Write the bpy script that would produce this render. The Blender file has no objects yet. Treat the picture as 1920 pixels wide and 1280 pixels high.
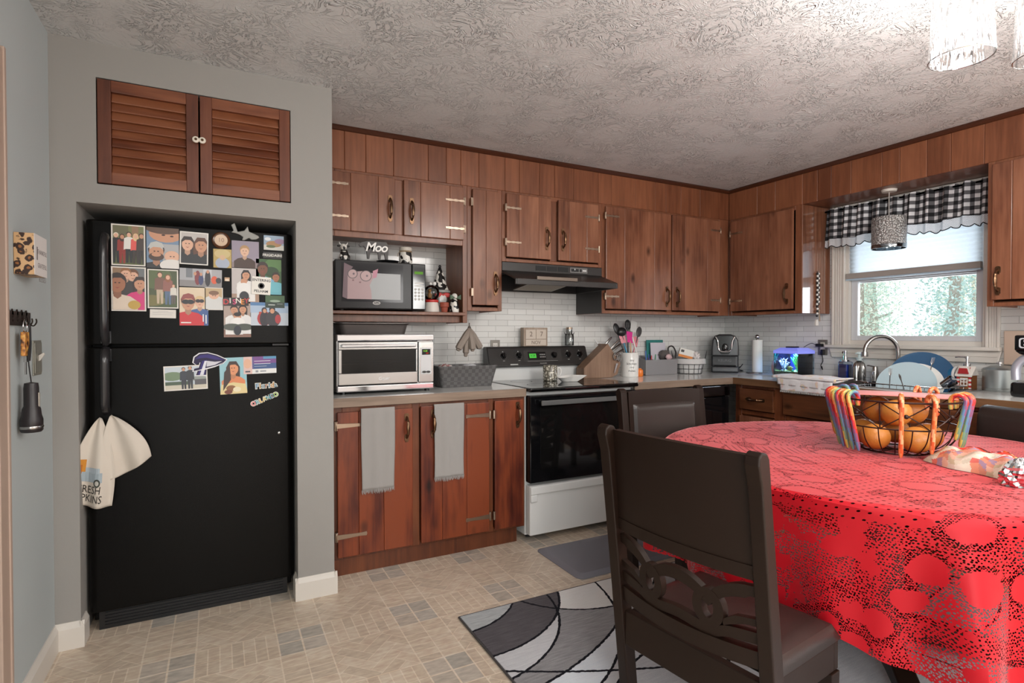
import bpy, bmesh, math, random
from mathutils import Vector, Matrix, Euler
random.seed(11)
S = bpy.context.scene
COL = S.collection
PI = math.pi
# ------------------------------------------------------------------ camera (solved from the photograph's perspective)
FPX = 1043.72
YAW, PITCH, ROLL = math.radians(-27.7129), math.radians(-0.7997), math.radians(-0.0577)
CAM = Vector((-4.0011, -3.5248, 1.24))
FWD = Vector((-math.sin(YAW)*math.cos(PITCH), math.cos(YAW)*math.cos(PITCH), math.sin(PITCH)))
_rt = Vector((math.cos(YAW), math.sin(YAW), 0)); _up = _rt.cross(FWD)
RT = _rt*math.cos(ROLL)+_up*math.sin(ROLL)
UP = -_rt*math.sin(ROLL)+_up*math.cos(ROLL)
cd = bpy.data.cameras.new('camera'); cam = bpy.data.objects.new('camera', cd); COL.objects.link(cam)
cd.sensor_fit = 'HORIZONTAL'; cd.sensor_width = 36.0; cd.lens = FPX/1920*36.0; cd.clip_start = .05
cam.matrix_world = Matrix(((RT.x, UP.x, -FWD.x, CAM.x), (RT.y, UP.y, -FWD.y, CAM.y), (RT.z, UP.z, -FWD.z, CAM.z), (0, 0, 0, 1)))
S.camera = cam
def ray(u, v): return FWD + RT*((u-960)/FPX) + UP*((640-v)/FPX)
def hit(u, v, ax, val):
    d = ray(u, v); return CAM + d*((val-CAM[ax])/d[ax])
def XB(u, v, y): return hit(u, v, 1, y).x          # x and z of a point of a plane y = const ...
def ZB(u, v, y): return hit(u, v, 1, y).z
def YR(u, v, x): return hit(u, v, 0, x).y
def ZR(u, v, x): return hit(u, v, 0, x).z
def mpp(p): return (Vector(p)-CAM).dot(FWD)/FPX     # metres per pixel there

# ------------------------------------------------------------------ mesh builder
def lin(c):
    return tuple(((x/255.0)/12.92 if x/255.0 <= .04045 else ((x/255.0+.055)/1.055)**2.4) for x in c)
class MB:
    def __init__(s, root=None):
        s.v, s.f, s.m, s.s, s.c, s.uv = [], [], [], [], [], None
        s.M = root.matrix_world.inverted() if root is not None else Matrix()
        s.cur = 0; s.sm = False; s.col = None
    def add(s, vs, fs, smooth=None):
        b = len(s.v); M = s.M
        s.v += [tuple(M @ Vector(p)) for p in vs]
        for f in fs:
            s.f.append([b+i for i in f]); s.m.append(s.cur); s.s.append(s.sm if smooth is None else smooth); s.c.append(s.col)
        return s
    def push(s, M): s.M = s.M @ M; return s
    def box(s, x0, x1, y0, y1, z0, z1):
        v = [(x0,y0,z0),(x1,y0,z0),(x1,y1,z0),(x0,y1,z0),(x0,y0,z1),(x1,y0,z1),(x1,y1,z1),(x0,y1,z1)]
        return s.add(v, [(0,3,2,1),(4,5,6,7),(0,1,5,4),(1,2,6,5),(2,3,7,6),(3,0,4,7)])
    def poly(s, pts): return s.add(pts, [tuple(range(len(pts)))])
    def prism(s, pts, ax, a0, a1, pts1=None):
        """pts 2D outline; ax 'z': (x,y), 'y': (x,z), 'x': (y,z), extruded from a0 to a1"""
        def P(p, a): return (p[0],p[1],a) if ax=='z' else ((p[0],a,p[1]) if ax=='y' else (a,p[0],p[1]))
        n = len(pts); q = pts1 or pts
        v = [P(p,a0) for p in pts]+[P(p,a1) for p in q]
        return s.add(v, [tuple(range(n))[::-1], tuple(range(n,2*n))]+[(i,(i+1)%n,n+(i+1)%n,n+i) for i in range(n)])
    def grid(s, fn, nu, nv, cu=False, cv=False, smooth=True):
        v = [fn(i/(nu if cu else max(nu-1,1)), j/(nv if cv else max(nv-1,1))) for j in range(nv) for i in range(nu)]
        f = []
        for j in range(nv if cv else nv-1):
            for i in range(nu if cu else nu-1):
                f.append((j*nu+i, j*nu+(i+1)%nu, ((j+1)%nv)*nu+(i+1)%nu, ((j+1)%nv)*nu+i))
        return s.add(v, f, smooth)
    def lathe(s, prof, c=(0,0,0), n=24, ax='z', a0=0.0, a1=2*PI, sx=1.0, sy=1.0):
        full = abs(a1-a0-2*PI) < 1e-6
        m = n if full else n+1
        v, f = [], []
        for r, h in prof:
            for i in range(m):
                a = a0+(a1-a0)*i/n; x, y = r*math.cos(a)*sx, r*math.sin(a)*sy
                p = (x,y,h) if ax=='z' else ((x,h,y) if ax=='y' else (h,x,y))
                v.append((c[0]+p[0], c[1]+p[1], c[2]+p[2]))
        for j in range(len(prof)-1):
            for i in range(n):
                k = (i+1) % m
                f.append((j*m+i, j*m+k, (j+1)*m+k, (j+1)*m+i))
        if full and tuple(prof[0]) != tuple(prof[-1]):
            if prof[0][0] > 1e-6: f.append(tuple(range(m))[::-1])
            if prof[-1][0] > 1e-6: f.append(tuple((len(prof)-1)*m+i for i in range(m)))
        return s.add(v, f, True)
    def cyl(s, r, z0, z1, c=(0,0), n=24, r1=None): return s.lathe([(r,z0),(r if r1 is None else r1,z1)], (c[0],c[1],0), n)
    def sph(s, c, r, n=16, m=10):
        rx, ry, rz = (r,r,r) if not hasattr(r,'__len__') else r
        def fn(u, v):
            t = -PI/2+PI*v; a = 2*PI*u
            return (c[0]+rx*math.cos(t)*math.cos(a), c[1]+ry*math.cos(t)*math.sin(a), c[2]+rz*math.sin(t))
        return s.grid(fn, n, m, cu=True)
    def tube(s, pts, r, n=8, closed=False, cap=True, colf=None, flat=None):
        pts = [Vector(p) for p in pts]; N = len(pts)
        rad = r if hasattr(r,'__len__') else [r]*N
        tang = []
        for i in range(N):
            a = pts[(i-1)%N] if (closed or i>0) else pts[i]; b = pts[(i+1)%N] if (closed or i<N-1) else pts[i]
            t = (b-a); tang.append(t.normalized() if t.length>1e-9 else Vector((0,0,1)))
        nrm = tang[0].orthogonal().normalized(); fr = []
        for i in range(N):
            nrm = (nrm - tang[i]*nrm.dot(tang[i])); nrm = nrm.normalized() if nrm.length>1e-6 else tang[i].orthogonal().normalized()
            fr.append((nrm.copy(), tang[i].cross(nrm)))
        v, f, cc = [], [], []
        for i in range(N):
            for k in range(n):
                a = 2*PI*k/n; v.append(tuple(pts[i]+(fr[i][0]*math.cos(a)+fr[i][1]*math.sin(a)*(flat or 1.0))*rad[i]))
        for i in range(N if closed else N-1):
            for k in range(n):
                f.append((i*n+k, i*n+(k+1)%n, ((i+1)%N)*n+(k+1)%n, ((i+1)%N)*n+k)); cc.append((i,k))
        if cap and not closed:
            f.append(tuple(range(n))[::-1]); f.append(tuple((N-1)*n+k for k in range(n))); cc += [(0,0),(N-2,0)]
        base = len(s.f); s.add(v, f, True)
        if colf:
            for q, (i,k) in enumerate(cc): s.c[base+q] = colf(i/(N-1), k/n)
        return s
    def mesh(s, vf, M=None):
        vs, fs = vf
        return s.add([M @ Vector(p) for p in vs] if M is not None else vs, fs)
    def build(s, name, mats, parent=None, bevel=0, seg=2, ang=35, sub=0, recalc=True, weld=False, solid=0):
        me = bpy.data.meshes.new(name)
        v = s.v; off = None
        if parent is None and v:
            lo = [min(p[i] for p in v) for i in range(3)]; hi = [max(p[i] for p in v) for i in range(3)]
            off = ((lo[0]+hi[0])/2, (lo[1]+hi[1])/2, lo[2])
            v = [(p[0]-off[0], p[1]-off[1], p[2]-off[2]) for p in v]
        me.from_pydata(v, [], s.f)
        for mt in (mats if isinstance(mats, (list,tuple)) else [mats]): me.materials.append(mt)
        me.polygons.foreach_set('material_index', s.m); me.polygons.foreach_set('use_smooth', s.s)
        if any(c is not None for c in s.c):
            at = me.color_attributes.new('Col', 'FLOAT_COLOR', 'CORNER'); i = 0
            for c, p in zip(s.c, me.polygons):
                q = lin(c) if c is not None else (.8,.8,.8)
                for k in range(p.loop_total): at.data[i].color = (q[0],q[1],q[2],1); i += 1
        if s.uv:
            ul = me.uv_layers.new(name='UV'); i = 0
            for p in me.polygons:
                for k in p.vertices: ul.data[i].uv = s.uv[k]; i += 1
        if recalc or weld:
            bm = bmesh.new(); bm.from_mesh(me)
            if weld: bmesh.ops.remove_doubles(bm, verts=bm.verts, dist=1e-5)
            if recalc: bmesh.ops.recalc_face_normals(bm, faces=bm.faces)
            bm.to_mesh(me); bm.free()
        if any(s.s): me.set_sharp_from_angle(angle=math.radians(ang))
        o = bpy.data.objects.new(name, me); COL.objects.link(o)
        if parent is not None: o.parent = parent
        elif off: o.location = off
        if solid:
            d = o.modifiers.new('solid','SOLIDIFY'); d.thickness = solid; d.offset = 0
        if bevel:
            d = o.modifiers.new('bevel','BEVEL'); d.width = bevel; d.segments = seg; d.limit_method = 'ANGLE'; d.angle_limit = math.radians(40)
            d.harden_normals = False
        if sub:
            d = o.modifiers.new('sub','SUBSURF'); d.levels = sub; d.render_levels = sub
        return o
def tag(o, label, cat, group=None, kind=None):
    o['label'] = label; o['category'] = cat
    if group: o['group'] = group
    if kind: o['kind'] = kind
    return o
def struct(o): o['kind'] = 'structure'; return o
def thing(name, label, cat, loc=(0,0,0), rz=0.0, group=None):
    o = bpy.data.objects.new(name, None); COL.objects.link(o)
    o.location = loc; o.rotation_euler = (0,0,rz); o.empty_display_size = .05
    o.matrix_world = Matrix.Translation(loc) @ Matrix.Rotation(rz,4,'Z')
    return tag(o, label, cat, group)
def copy_tree(o, parent=None):
    c = o.copy(); COL.objects.link(c)
    if parent is not None: c.parent = parent
    for ch in [q for q in bpy.data.objects if q.parent is o]: copy_tree(ch, c)
    return c
def eval_curve(cu):
    ob = bpy.data.objects.new('tmp', cu); COL.objects.link(ob)
    dg = bpy.context.evaluated_depsgraph_get(); me = bpy.data.meshes.new_from_object(ob.evaluated_get(dg))
    r = ([tuple(v.co) for v in me.vertices], [tuple(p.vertices) for p in me.polygons])
    bpy.data.objects.remove(ob); bpy.data.meshes.remove(me); bpy.data.curves.remove(cu)
    return r
def text(body, size, depth=.0004, shear=0.0, bold=0.0, space=1.0, res=3, align='CENTER'):
    cu = bpy.data.curves.new('txt','FONT'); cu.body = body; cu.size = size; cu.extrude = depth; cu.shear = shear
    cu.offset = bold; cu.space_character = space; cu.resolution_u = res; cu.align_x = align; cu.align_y = 'CENTER'
    return eval_curve(cu)
def outline(loops, depth):
    """solid board of half-thickness depth from closed 2D loops (inner loops are holes)"""
    cu = bpy.data.curves.new('shape','CURVE'); cu.dimensions = '2D'; cu.fill_mode = 'BOTH'; cu.extrude = depth
    for L in loops:
        sp = cu.splines.new('POLY'); sp.points.add(len(L)-1); sp.use_cyclic_u = True
        for p, q in zip(sp.points, L): p.co = (q[0], q[1], 0, 1)
    return eval_curve(cu)
def face_back(x, y, z): return Matrix(((1,0,0,x),(0,0,-1,y),(0,1,0,z),(0,0,0,1)))       # text plane seen from -y
def face_right(x, y, z): return Matrix(((0,0,-1,x),(-1,0,0,y),(0,1,0,z),(0,0,0,1)))     # text plane seen from -x (on the right wall)
def face_left(x, y, z): return Matrix(((0,0,1,x),(1,0,0,y),(0,1,0,z),(0,0,0,1)))        # seen from +x (on the left wall)
def ell(cx, cy, rx, ry, n=18, a0=0, a1=2*PI):
    return [(cx+rx*math.cos(a0+(a1-a0)*i/n), cy+ry*math.sin(a0+(a1-a0)*i/n)) for i in range(n if abs(a1-a0-2*PI)<1e-6 else n+1)]
def clip(P, x0, x1, y0, y1):
    for ax, lim, sg in ((0,x0,1),(0,x1,-1),(1,y0,1),(1,y1,-1)):
        out = []
        for i in range(len(P)):
            a, b = P[i], P[(i+1)%len(P)]; da, db = (a[ax]-lim)*sg, (b[ax]-lim)*sg
            if da >= 0: out.append(a)
            if (da >= 0) != (db >= 0):
                t = da/(da-db); out.append((a[0]+(b[0]-a[0])*t, a[1]+(b[1]-a[1])*t))
        P = out
        if not P: return []
    return P
def bez(pts, n=12):
    """Catmull-Rom through pts"""
    P = [Vector(p) for p in pts]; out = []
    for i in range(len(P)-1):
        p0, p1, p2, p3 = P[max(i-1,0)], P[i], P[i+1], P[min(i+2,len(P)-1)]
        for k in range(n):
            t = k/n; out.append(.5*((2*p1)+(p2-p0)*t+(2*p0-5*p1+4*p2-p3)*t*t+(3*p1-p0-3*p2+p3)*t**3))
    out.append(P[-1]); return out

# ------------------------------------------------------------------ materials
class G:
    def __init__(s, name):
        s.m = bpy.data.materials.new(name); s.m.use_nodes = True; s.t = s.m.node_tree; s.t.nodes.clear()
        s.out = s.t.nodes.new('ShaderNodeOutputMaterial')
    def n(s, typ, ins=None, **at):
        nd = s.t.nodes.new('ShaderNode'+typ)
        for k, v in at.items(): setattr(nd, k, v)
        for k, v in (ins or {}).items():
            sk = nd.inputs[k]
            if isinstance(v, tuple) and len(v)==2 and hasattr(v[0],'outputs'): s.t.links.new(v[0].outputs[v[1]], sk)
            elif hasattr(v,'outputs'): s.t.links.new(v.outputs[0], sk)
            else:
                dv = sk.default_value
                if hasattr(dv,'__len__'):
                    if not hasattr(v,'__len__'): v = (v,)*len(dv)
                    if len(dv)==4 and len(v)==3: v = (*v,1)
                sk.default_value = v
        return nd
    def math(s, op, a, b=0.0, c=0.0, clamp=False): return s.n('Math', {0:a,1:b,2:c}, operation=op, use_clamp=clamp)
    def mix(s, f, a, b, typ='MIX'):
        nd = s.t.nodes.new('ShaderNodeMix'); nd.data_type = 'RGBA'; nd.blend_type = typ
        for k, v in ((0,f),(6,a),(7,b)):
            if isinstance(v, tuple) and len(v)==2 and hasattr(v[0],'outputs'): s.t.links.new(v[0].outputs[v[1]], nd.inputs[k])
            elif hasattr(v,'outputs'): s.t.links.new(v.outputs[0] if v.bl_idname!='ShaderNodeMix' else v.outputs[2], nd.inputs[k])
            elif k==0: nd.inputs[k].default_value = v
            else: nd.inputs[k].default_value = (*v,1) if len(v)==3 else v
        return (nd, 2)
    def ramp(s, f, stops, interp='LINEAR'):
        nd = s.n('ValToRGB', {0:f}); e = nd.color_ramp; e.interpolation = interp
        while len(e.elements) < len(stops): e.elements.new(.5)
        for q, (p, c) in zip(e.elements, stops): q.position = p; q.color = (*c,1) if len(c)==3 else c
        return nd
    def bsdf(s, **k):
        b = s.n('BsdfPrincipled', k); s.t.links.new(b.outputs[0], s.out.inputs[0]); s.b = b; return s.m
    def bump(s, h, strength=.3, dist=.002): return s.n('Bump', {'Strength':strength,'Distance':dist,'Height':h})
def plain(name, rgb, rough=.5, metal=0.0, noise=0.0, nscale=300, **k):
    g = G(name); d = {'Base Color':lin(rgb),'Roughness':rough,'Metallic':metal}
    if noise:
        p = g.n('NewGeometry'); nz = g.n('TexNoise', {'Vector':(p,'Position'),'Scale':nscale,'Detail':3.0})
        d['Normal'] = g.bump((nz,0), noise, .001)
    for a, b in k.items(): d[a.replace('_',' ')] = b
    return g.bsdf(**d)
def painted(name, rough=.5, **k):
    g = G(name); a = g.n('Attribute', attribute_name='Col')
    return g.bsdf(**{'Base Color':(a,'Color'),'Roughness':rough}, **{x.replace('_',' '):y for x,y in k.items()})
def glow(name, rgb, st):
    g = G(name); e = g.n('Emission', {'Color':lin(rgb),'Strength':st}); g.t.links.new(e.outputs[0], g.out.inputs[0]); return g.m
def clear(name, tint=(255,255,255), ior=1.45, rough=0.0, gl=.12):
    """thin clear pane: straight-through light with a fresnel sheen"""
    g = G(name); t = g.n('BsdfTransparent', {'Color':lin(tint)}); r = g.n('BsdfGlossy', {'Roughness':max(rough,.02)})
    f = g.n('Fresnel', {'IOR':ior}); fm = g.math('MULTIPLY_ADD', f, 1.0, gl*.4, clamp=True)
    m = g.n('MixShader', {0:fm,1:t,2:r}); g.t.links.new(m.outputs[0], g.out.inputs[0]); return g.m
def wood(name, dark, mid, light, axis='z', rough=.32, grain=1.0, knots=True, spec=.5, blotch=.5, sheen=.0):
    g = G(name); p = g.n('NewGeometry'); o = g.n('ObjectInfo')
    isl = g.math('MULTIPLY', (p,'Random Per Island'), 7.0)
    off = g.n('CombineXYZ', {0:isl,1:isl,2:g.math('MULTIPLY',(p,'Random Per Island'),3.0)})
    v = g.n('VectorMath', {0:(p,'Position'),1:off}, operation='ADD')
    k = {'z':(1,1,.06),'x':(.06,1,1),'y':(1,.06,1)}[axis]; k2 = {'z':(1,1,.28),'x':(.28,1,1),'y':(1,.28,1)}[axis]
    v1 = g.n('VectorMath', {0:v,1:k}, operation='MULTIPLY'); v2 = g.n('VectorMath', {0:v,1:k2}, operation='MULTIPLY')
    n1 = g.n('TexNoise', {'Vector':v1,'Scale':55.0*grain,'Detail':4.0,'Roughness':.6})
    n2 = g.n('TexNoise', {'Vector':v2,'Scale':7.0,'Detail':3.0,'Roughness':.55})
    a = g.math('MULTIPLY_ADD', n1, .45, g.math('MULTIPLY', n2, blotch*1.2))
    a = g.math('ADD', a, g.math('MULTIPLY', (p,'Random Per Island'), .16))
    a = g.math('SUBTRACT', a, .22+blotch*.1)
    c = g.ramp(a, [(.12,lin(dark)),(.36,lin(mid)),(.62,lin(light))])
    col = (c, 0)
    if knots:
        kv = g.n('VectorMath', {0:v,1:{'z':(1,1,.55),'x':(.55,1,1),'y':(1,.55,1)}[axis]}, operation='MULTIPLY')
        w = g.n('TexVoronoi', {'Vector':kv,'Scale':5.5,'Randomness':1.0})
        kd = g.ramp((w,'Distance'), [(.04,(1,1,1)),(.15,(0,0,0))])
        col = g.mix(g.math('MULTIPLY', kd, .8), col, tuple(x*.35 for x in lin(dark)))
    return g.bsdf(**{'Base Color':col,'Roughness':rough,'Specular IOR Level':spec,'Normal':g.bump((n1,0),.08,.001)})
# ================================================================== materials of the place
M_wall = plain('wall_paint', (152,149,145), .75, noise=.15, nscale=180)
M_wallblue = plain('wall_paint_blue', (180,188,190), .75, noise=.15, nscale=180)
M_white = plain('white_trim', (216,210,202), .45)
M_woodU = wood('pine_dark_varnish', (74,41,28), (122,77,56), (150,101,76), rough=.25, blotch=.62)
M_woodS = wood('pine_soffit', (102,58,36), (134,82,55), (156,101,70), rough=.38, blotch=.35, knots=False)
M_woodB = wood('pine_red_stain', (26,10,8), (80,31,19), (128,60,32), rough=.36, blotch=.95)
M_woodBf = wood('pine_red_frame', (68,33,18), (106,57,33), (136,82,50), rough=.36, blotch=.5, knots=False)
M_woodUf = wood('pine_frame', (94,54,36), (128,80,56), (152,101,74), rough=.32, blotch=.4, knots=False)
M_woodH = wood('pine_louver', (62,30,18), (104,54,32), (136,82,54), axis='x', rough=.4, blotch=.9, knots=False)
M_mould = plain('dark_moulding', (70,36,20), .35)
M_bronze = plain('antique_bronze', (120,92,70), .32, 1.0, noise=.5, nscale=90)
M_pewter = plain('hammered_pewter', (170,150,132), .3, 1.0, noise=1.0, nscale=60)
M_steel = plain('brushed_steel', (172,170,168), .27, 1.0)
M_chrome = plain('chrome', (225,225,228), .08, 1.0)
M_black = plain('black_plastic', (22,22,24), .35)
M_blackg = plain('black_gloss', (14,14,16), .08)
M_espresso = plain('espresso_wood', (32,20,14), .42,Specular_IOR_Level=.22, noise=.1, nscale=60)
M_leather = plain('dark_leather', (46,38,35), .33, noise=.25, nscale=260)
M_paint = painted('printed_matte', .55)
M_gloss = painted('printed_gloss', .16)
M_photo = painted('photo_print', .32)
M_glass = clear('clear_glass')
M_whitep = plain('white_enamel', (226,226,224), .22)
M_ceram = plain('white_ceramic', (232,230,226), .18)

# floor: printed vinyl, every printed tile a face of the floor mesh
g = G('vinyl_tile'); p = g.n('NewGeometry'); a = g.n('Attribute', attribute_name='Col')
nz = g.n('TexNoise', {'Vector':g.n('VectorMath', {0:(p,'Position'),1:(22,60,1)}, operation='MULTIPLY'),'Scale':1.0,'Detail':4.0})
col = g.mix(g.math('MULTIPLY', (p,'Random Per Island'), .35), (a,'Color'), lin((210,190,170)))
col = g.mix(.5, col, g.ramp((nz,0), [(.3,(.30,.30,.30)),(.7,(.72,.72,.72))]), 'OVERLAY')
M_floor = g.bsdf(**{'Base Color':col,'Roughness':.36,'Specular IOR Level':.4})
# backsplash tile
g = G('subway_tile'); p = g.n('NewGeometry'); sp = g.n('SeparateXYZ', {0:(p,'Position')})
v = g.n('CombineXYZ', {0:g.math('SUBTRACT',(sp,0),(sp,1)),1:(sp,2)})
bk = g.n('TexBrick', {'Vector':v,'Color1':lin((228,227,224)),'Color2':lin((218,217,214)),'Mortar':lin((176,174,171)),'Scale':1.0,'Mortar Size':.0016,'Mortar Smooth':.3,'Brick Width':.152,'Row Height':.0405}, offset=.37, offset_frequency=2)
M_tile = g.bsdf(**{'Base Color':(bk,0),'Roughness':.2,'Normal':g.bump(g.math('SUBTRACT',1.0,(bk,1)),.4,.002)})
# stomped ceiling plaster
g = G('stomped_plaster'); p = g.n('NewGeometry')
w0 = g.n('TexNoise', {'Vector':(p,'Position'),'Scale':5.0,'Detail':2.0})
dv = g.n('VectorMath', {0:(p,'Position'),1:g.n('VectorMath', {0:(w0,1),1:(.25,.25,0)}, operation='MULTIPLY')}, operation='ADD')
w1 = g.n('TexNoise', {'Vector':dv,'Scale':58.0,'Detail':2.0,'Roughness':.5,'Distortion':.7})
r1 = g.ramp((w1,0), [(.51,(0,0,0)),(.57,(1,1,1)),(.68,(.65,.65,.65))])
w2 = g.n('TexNoise', {'Vector':(p,'Position'),'Scale':4.2,'Detail':2.0})
r2 = g.ramp((w2,0), [(.40,(.10,.10,.10)),(.60,(1,1,1))])
w3 = g.n('TexNoise', {'Vector':(p,'Position'),'Scale':140.0,'Detail':2.0})
h = g.math('MULTIPLY_ADD', (w3,0), .12, g.math('MULTIPLY', r1, r2))
M_ceil = g.bsdf(**{'Base Color':lin((208,209,210)),'Roughness':.55,'Specular IOR Level':.3,'Normal':g.bump(h,1.0,.010)})
# worktop laminate
g = G('worktop_laminate'); p = g.n('NewGeometry'); nz = g.n('TexNoise', {'Vector':(p,'Position'),'Scale':14.0,'Detail':5.0})
M_top = g.bsdf(**{'Base Color':g.ramp((nz,0), [(.3,lin((216,216,213))),(.7,lin((228,228,226)))]),'Roughness':.14})
M_edge = wood('worktop_edge', (112,94,80), (142,122,106), (164,144,128), axis='x', rough=.35, knots=False, blotch=.5)
M_edge2 = wood('worktop_edge_dark', (88,60,40), (112,80,54), (132,98,68), axis='y', rough=.35, knots=False, blotch=.5)

# ================================================================== room shell
H, XL, YF, XF = 2.399, -4.579, -.782, -3.5225
ZS, ZB_, DU, DC = 2.1588, 1.384, .3206, .645
CT = .915
mb = MB(); mb.cur = 0; mb.col = (226,211,192); mb.box(-4.75, .15, -6.6, .15, -.06, 0)
rnd = random.Random(3)
X0, Y0, PX, PY, BW, BH, GR = -3.803, -1.235, .466, .478, .178, .188, .0035
XLO, XHI, YLO, YHI = -4.579, -.6, -4.3, -.5
TC = [(198,180,160),(206,188,168),(194,177,158),(208,191,172)]
def tile(P, c):
    P = clip(P, XLO, XHI, YLO, YHI)
    if len(P) > 2: mb.col = c; mb.poly([(x,y,.0004) for x,y in P])
def rt(x0,x1,y0,y1,c,gr=GR): tile([(x0+gr,y0+gr),(x1-gr,y0+gr),(x1-gr,y1-gr),(x0+gr,y1-gr)], c)
for i in range(-2, 8):
    for j in range(-7, 3):
        x, y = X0+i*PX, Y0+j*PY
        for a in range(2):
            for b in range(2): rt(x+a*BW/2, x+(a+1)*BW/2, y+b*BH/2, y+(b+1)*BH/2, (180,172,162) if (a+b)%2 else (170,163,153))
        for k in range(7):                                     # row band: two courses of small squares
            w = (PX-BW)/7
            for b in range(2): rt(x+BW+k*w, x+BW+(k+1)*w, y+b*BH/2, y+(b+1)*BH/2, rnd.choice(TC), .0022)
        for k in range(7):                                     # column band: two stacks of strips
            w = (PY-BH)/7
            for a in range(2): rt(x+a*BW/2, x+(a+1)*BW/2, y+BH+k*w, y+BH+(k+1)*w, rnd.choice(TC), .0018 if k else .003)
        px0, px1, py0, py1 = x+BW+GR, x+PX-GR, y+BH+GR, y+PY-GR  # herringbone panel
        cx, cy = (px0+px1)/2, (py0+py1)/2; W, L = .047, .141; s2 = math.sqrt(.5)
        for a in range(-8, 9):
            for b in range(-4, 5):
                # classic herringbone lattice in the rotated frame
                for kind in (0,1):
                    ox = a*W + b*2*L*0 ; 
                    u0, v0 = (a*W + b*L*1.0, a*W - b*L*1.0)
                    if kind == 0: R = (u0, u0+L, v0, v0+W)
                    else: R = (u0, u0+W, v0+W, v0+W+L)
                    e = .0014
                    Q = [(R[0]+e,R[2]+e),(R[1]-e,R[2]+e),(R[1]-e,R[3]-e),(R[0]+e,R[3]-e)]
                    Q = [(cx+(q[0]-q[1])*s2, cy+(q[0]+q[1])*s2) for q in Q]
                    Q = clip(Q, px0, px1, py0, py1)
                    if len(Q) > 2: tile(Q, rnd.choice(TC))
struct(mb.build('floor', M_floor, recalc=False))
mb = MB(); mb.box(-4.75,.15,-6.6,.15,H,H+.1); struct(mb.build('ceiling', M_ceil))
mb = MB(); mb.box(-4.75,.15,0,.15,0,H); struct(mb.build('wall_back', M_tile))
WY0, WY1, WZ0, WZ1 = -1.922, -1.086, 1.160, 2.09          # window opening in the right wall
mb = MB(); mb.box(0,.15,WY1,0,0,H); mb.box(0,.15,-6.6,WY0,0,H); mb.box(0,.15,WY0,WY1,0,WZ0); mb.box(0,.15,WY0,WY1,WZ1,H)
struct(mb.build('wall_right', M_tile))
mb = MB(); mb.box(XL-.15,XL,-6.6,0,0,H); struct(mb.build('wall_left', M_wallblue))
mb = MB(); mb.box(-4.75,.15,-6.75,-6.6,0,H); struct(mb.build('wall_rear', plain('rear_wall_taupe',(128,116,104),.8)))
OX0, OX1, OZ = -4.497, -3.686, 1.761; CX0, CX1, CZ0, CZ1 = -4.430, -3.706, 1.840, 2.263
mb = MB()
mb.box(XL,OX0,YF,0,0,H); mb.box(OX1,XF,YF,0,0,H); mb.box(OX0,OX1,YF,0,OZ,CZ0); mb.box(OX0,OX1,YF,0,CZ1,H)
mb.box(OX0,CX0,YF,0,CZ0,CZ1); mb.box(CX1,OX1,YF,0,CZ0,CZ1)
struct(mb.build('wall_alcove', M_wall))
# baseboards
def base_prof(t=.013, h=.105): return [(0,0),(t,0),(t,h*.78),(t*.55,h*.9),(t*.3,h),(0,h)]
mb = MB(); mb.prism([(YF-d, z) for d,z in base_prof()], 'x', XL, OX0+.0125); mb.prism([(OX0+d, z) for d,z in base_prof()], 'y', YF-.0125, -.70)
mb.prism([(YF-d, z) for d,z in base_prof()], 'x', OX1-.0125, XF+.0126); mb.prism([(XF+d, z) for d,z in base_prof()], 'y', YF-.0125, -.625)
mb.prism([(OX1-d, z) for d,z in base_prof()], 'y', YF-.0125, -.70)
struct(mb.build('baseboard_alcove', M_white))
mb = MB(); mb.prism([(XL+d, z) for d,z in base_prof()], 'y', -1.31, YF-.012); struct(mb.build('baseboard_left', M_white))
mb = MB(); mb.box(XL, XL+.018, -1.43, -1.352, 0, 2.08); mb.box(XL, XL+.022, -1.366, -1.348, 0, 2.09)
struct(mb.build('trim_1', plain('casing_beige', (176,154,140), .5), bevel=.003))
# soffit of vertical boards above the wall cabinets, one board per face of the mesh
def boards_mesh(root, axis, cuts, d0, d1, z0, z1, m=None):
    m = m or MB(root)
    for a, b in zip(cuts[:-1], cuts[1:]):
        lo, hi = min(a,b)+.0006, max(a,b)-.0006
        if axis=='x': m.box(lo, hi, -d1, -d0, z0, z1)
        else: m.box(-d1, -d0, lo, hi, z0, z1)
    return m
cuts = [XF]+[XB(u,300,-DU) for u in (646,686,738,803,837,864,898,947,974,1012,1040,1076,1122,1147,1192,1229,1249,1277,1313)]+[-DU]
struct(boards_mesh(None,'x',cuts,DU-.018,DU,ZS,H-.002).build('trim_2', M_woodS, bevel=.0025, seg=1))
cuts = [-DU]+[YR(u,330-(u-1420)*.2,-DU) for u in (1420,1454,1505,1533,1559,1596,1654,1687,1738,1783,1846)]+[-2.25,-2.42,-2.61,-2.78,-2.95,-3.2]
struct(boards_mesh(None,'y',cuts,DU-.018,DU,ZS,H-.002).build('trim_3', M_woodS, bevel=.0025, seg=1))
mb = MB(); mb.box(XF,-.302,-.302,0,ZS+.001,H-.003); mb.box(-.302,0,-3.2,-.302,ZS+.001,H-.003)
struct(mb.build('trim_4', M_woodUf))                                             # underside of the soffit
mb = MB(); pr = [(0,0),(.018,0),(.022,-.012),(.010,-.024),(0,-.026)]
mb.prism([(-DU-d, H+z) for d,z in pr], 'x', XF, -DU); mb.prism([(-DU-d, H+z) for d,z in pr], 'y', -3.2, -DU)
struct(mb.build('trim_5', M_mould))                                              # dark moulding at the ceiling

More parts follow.
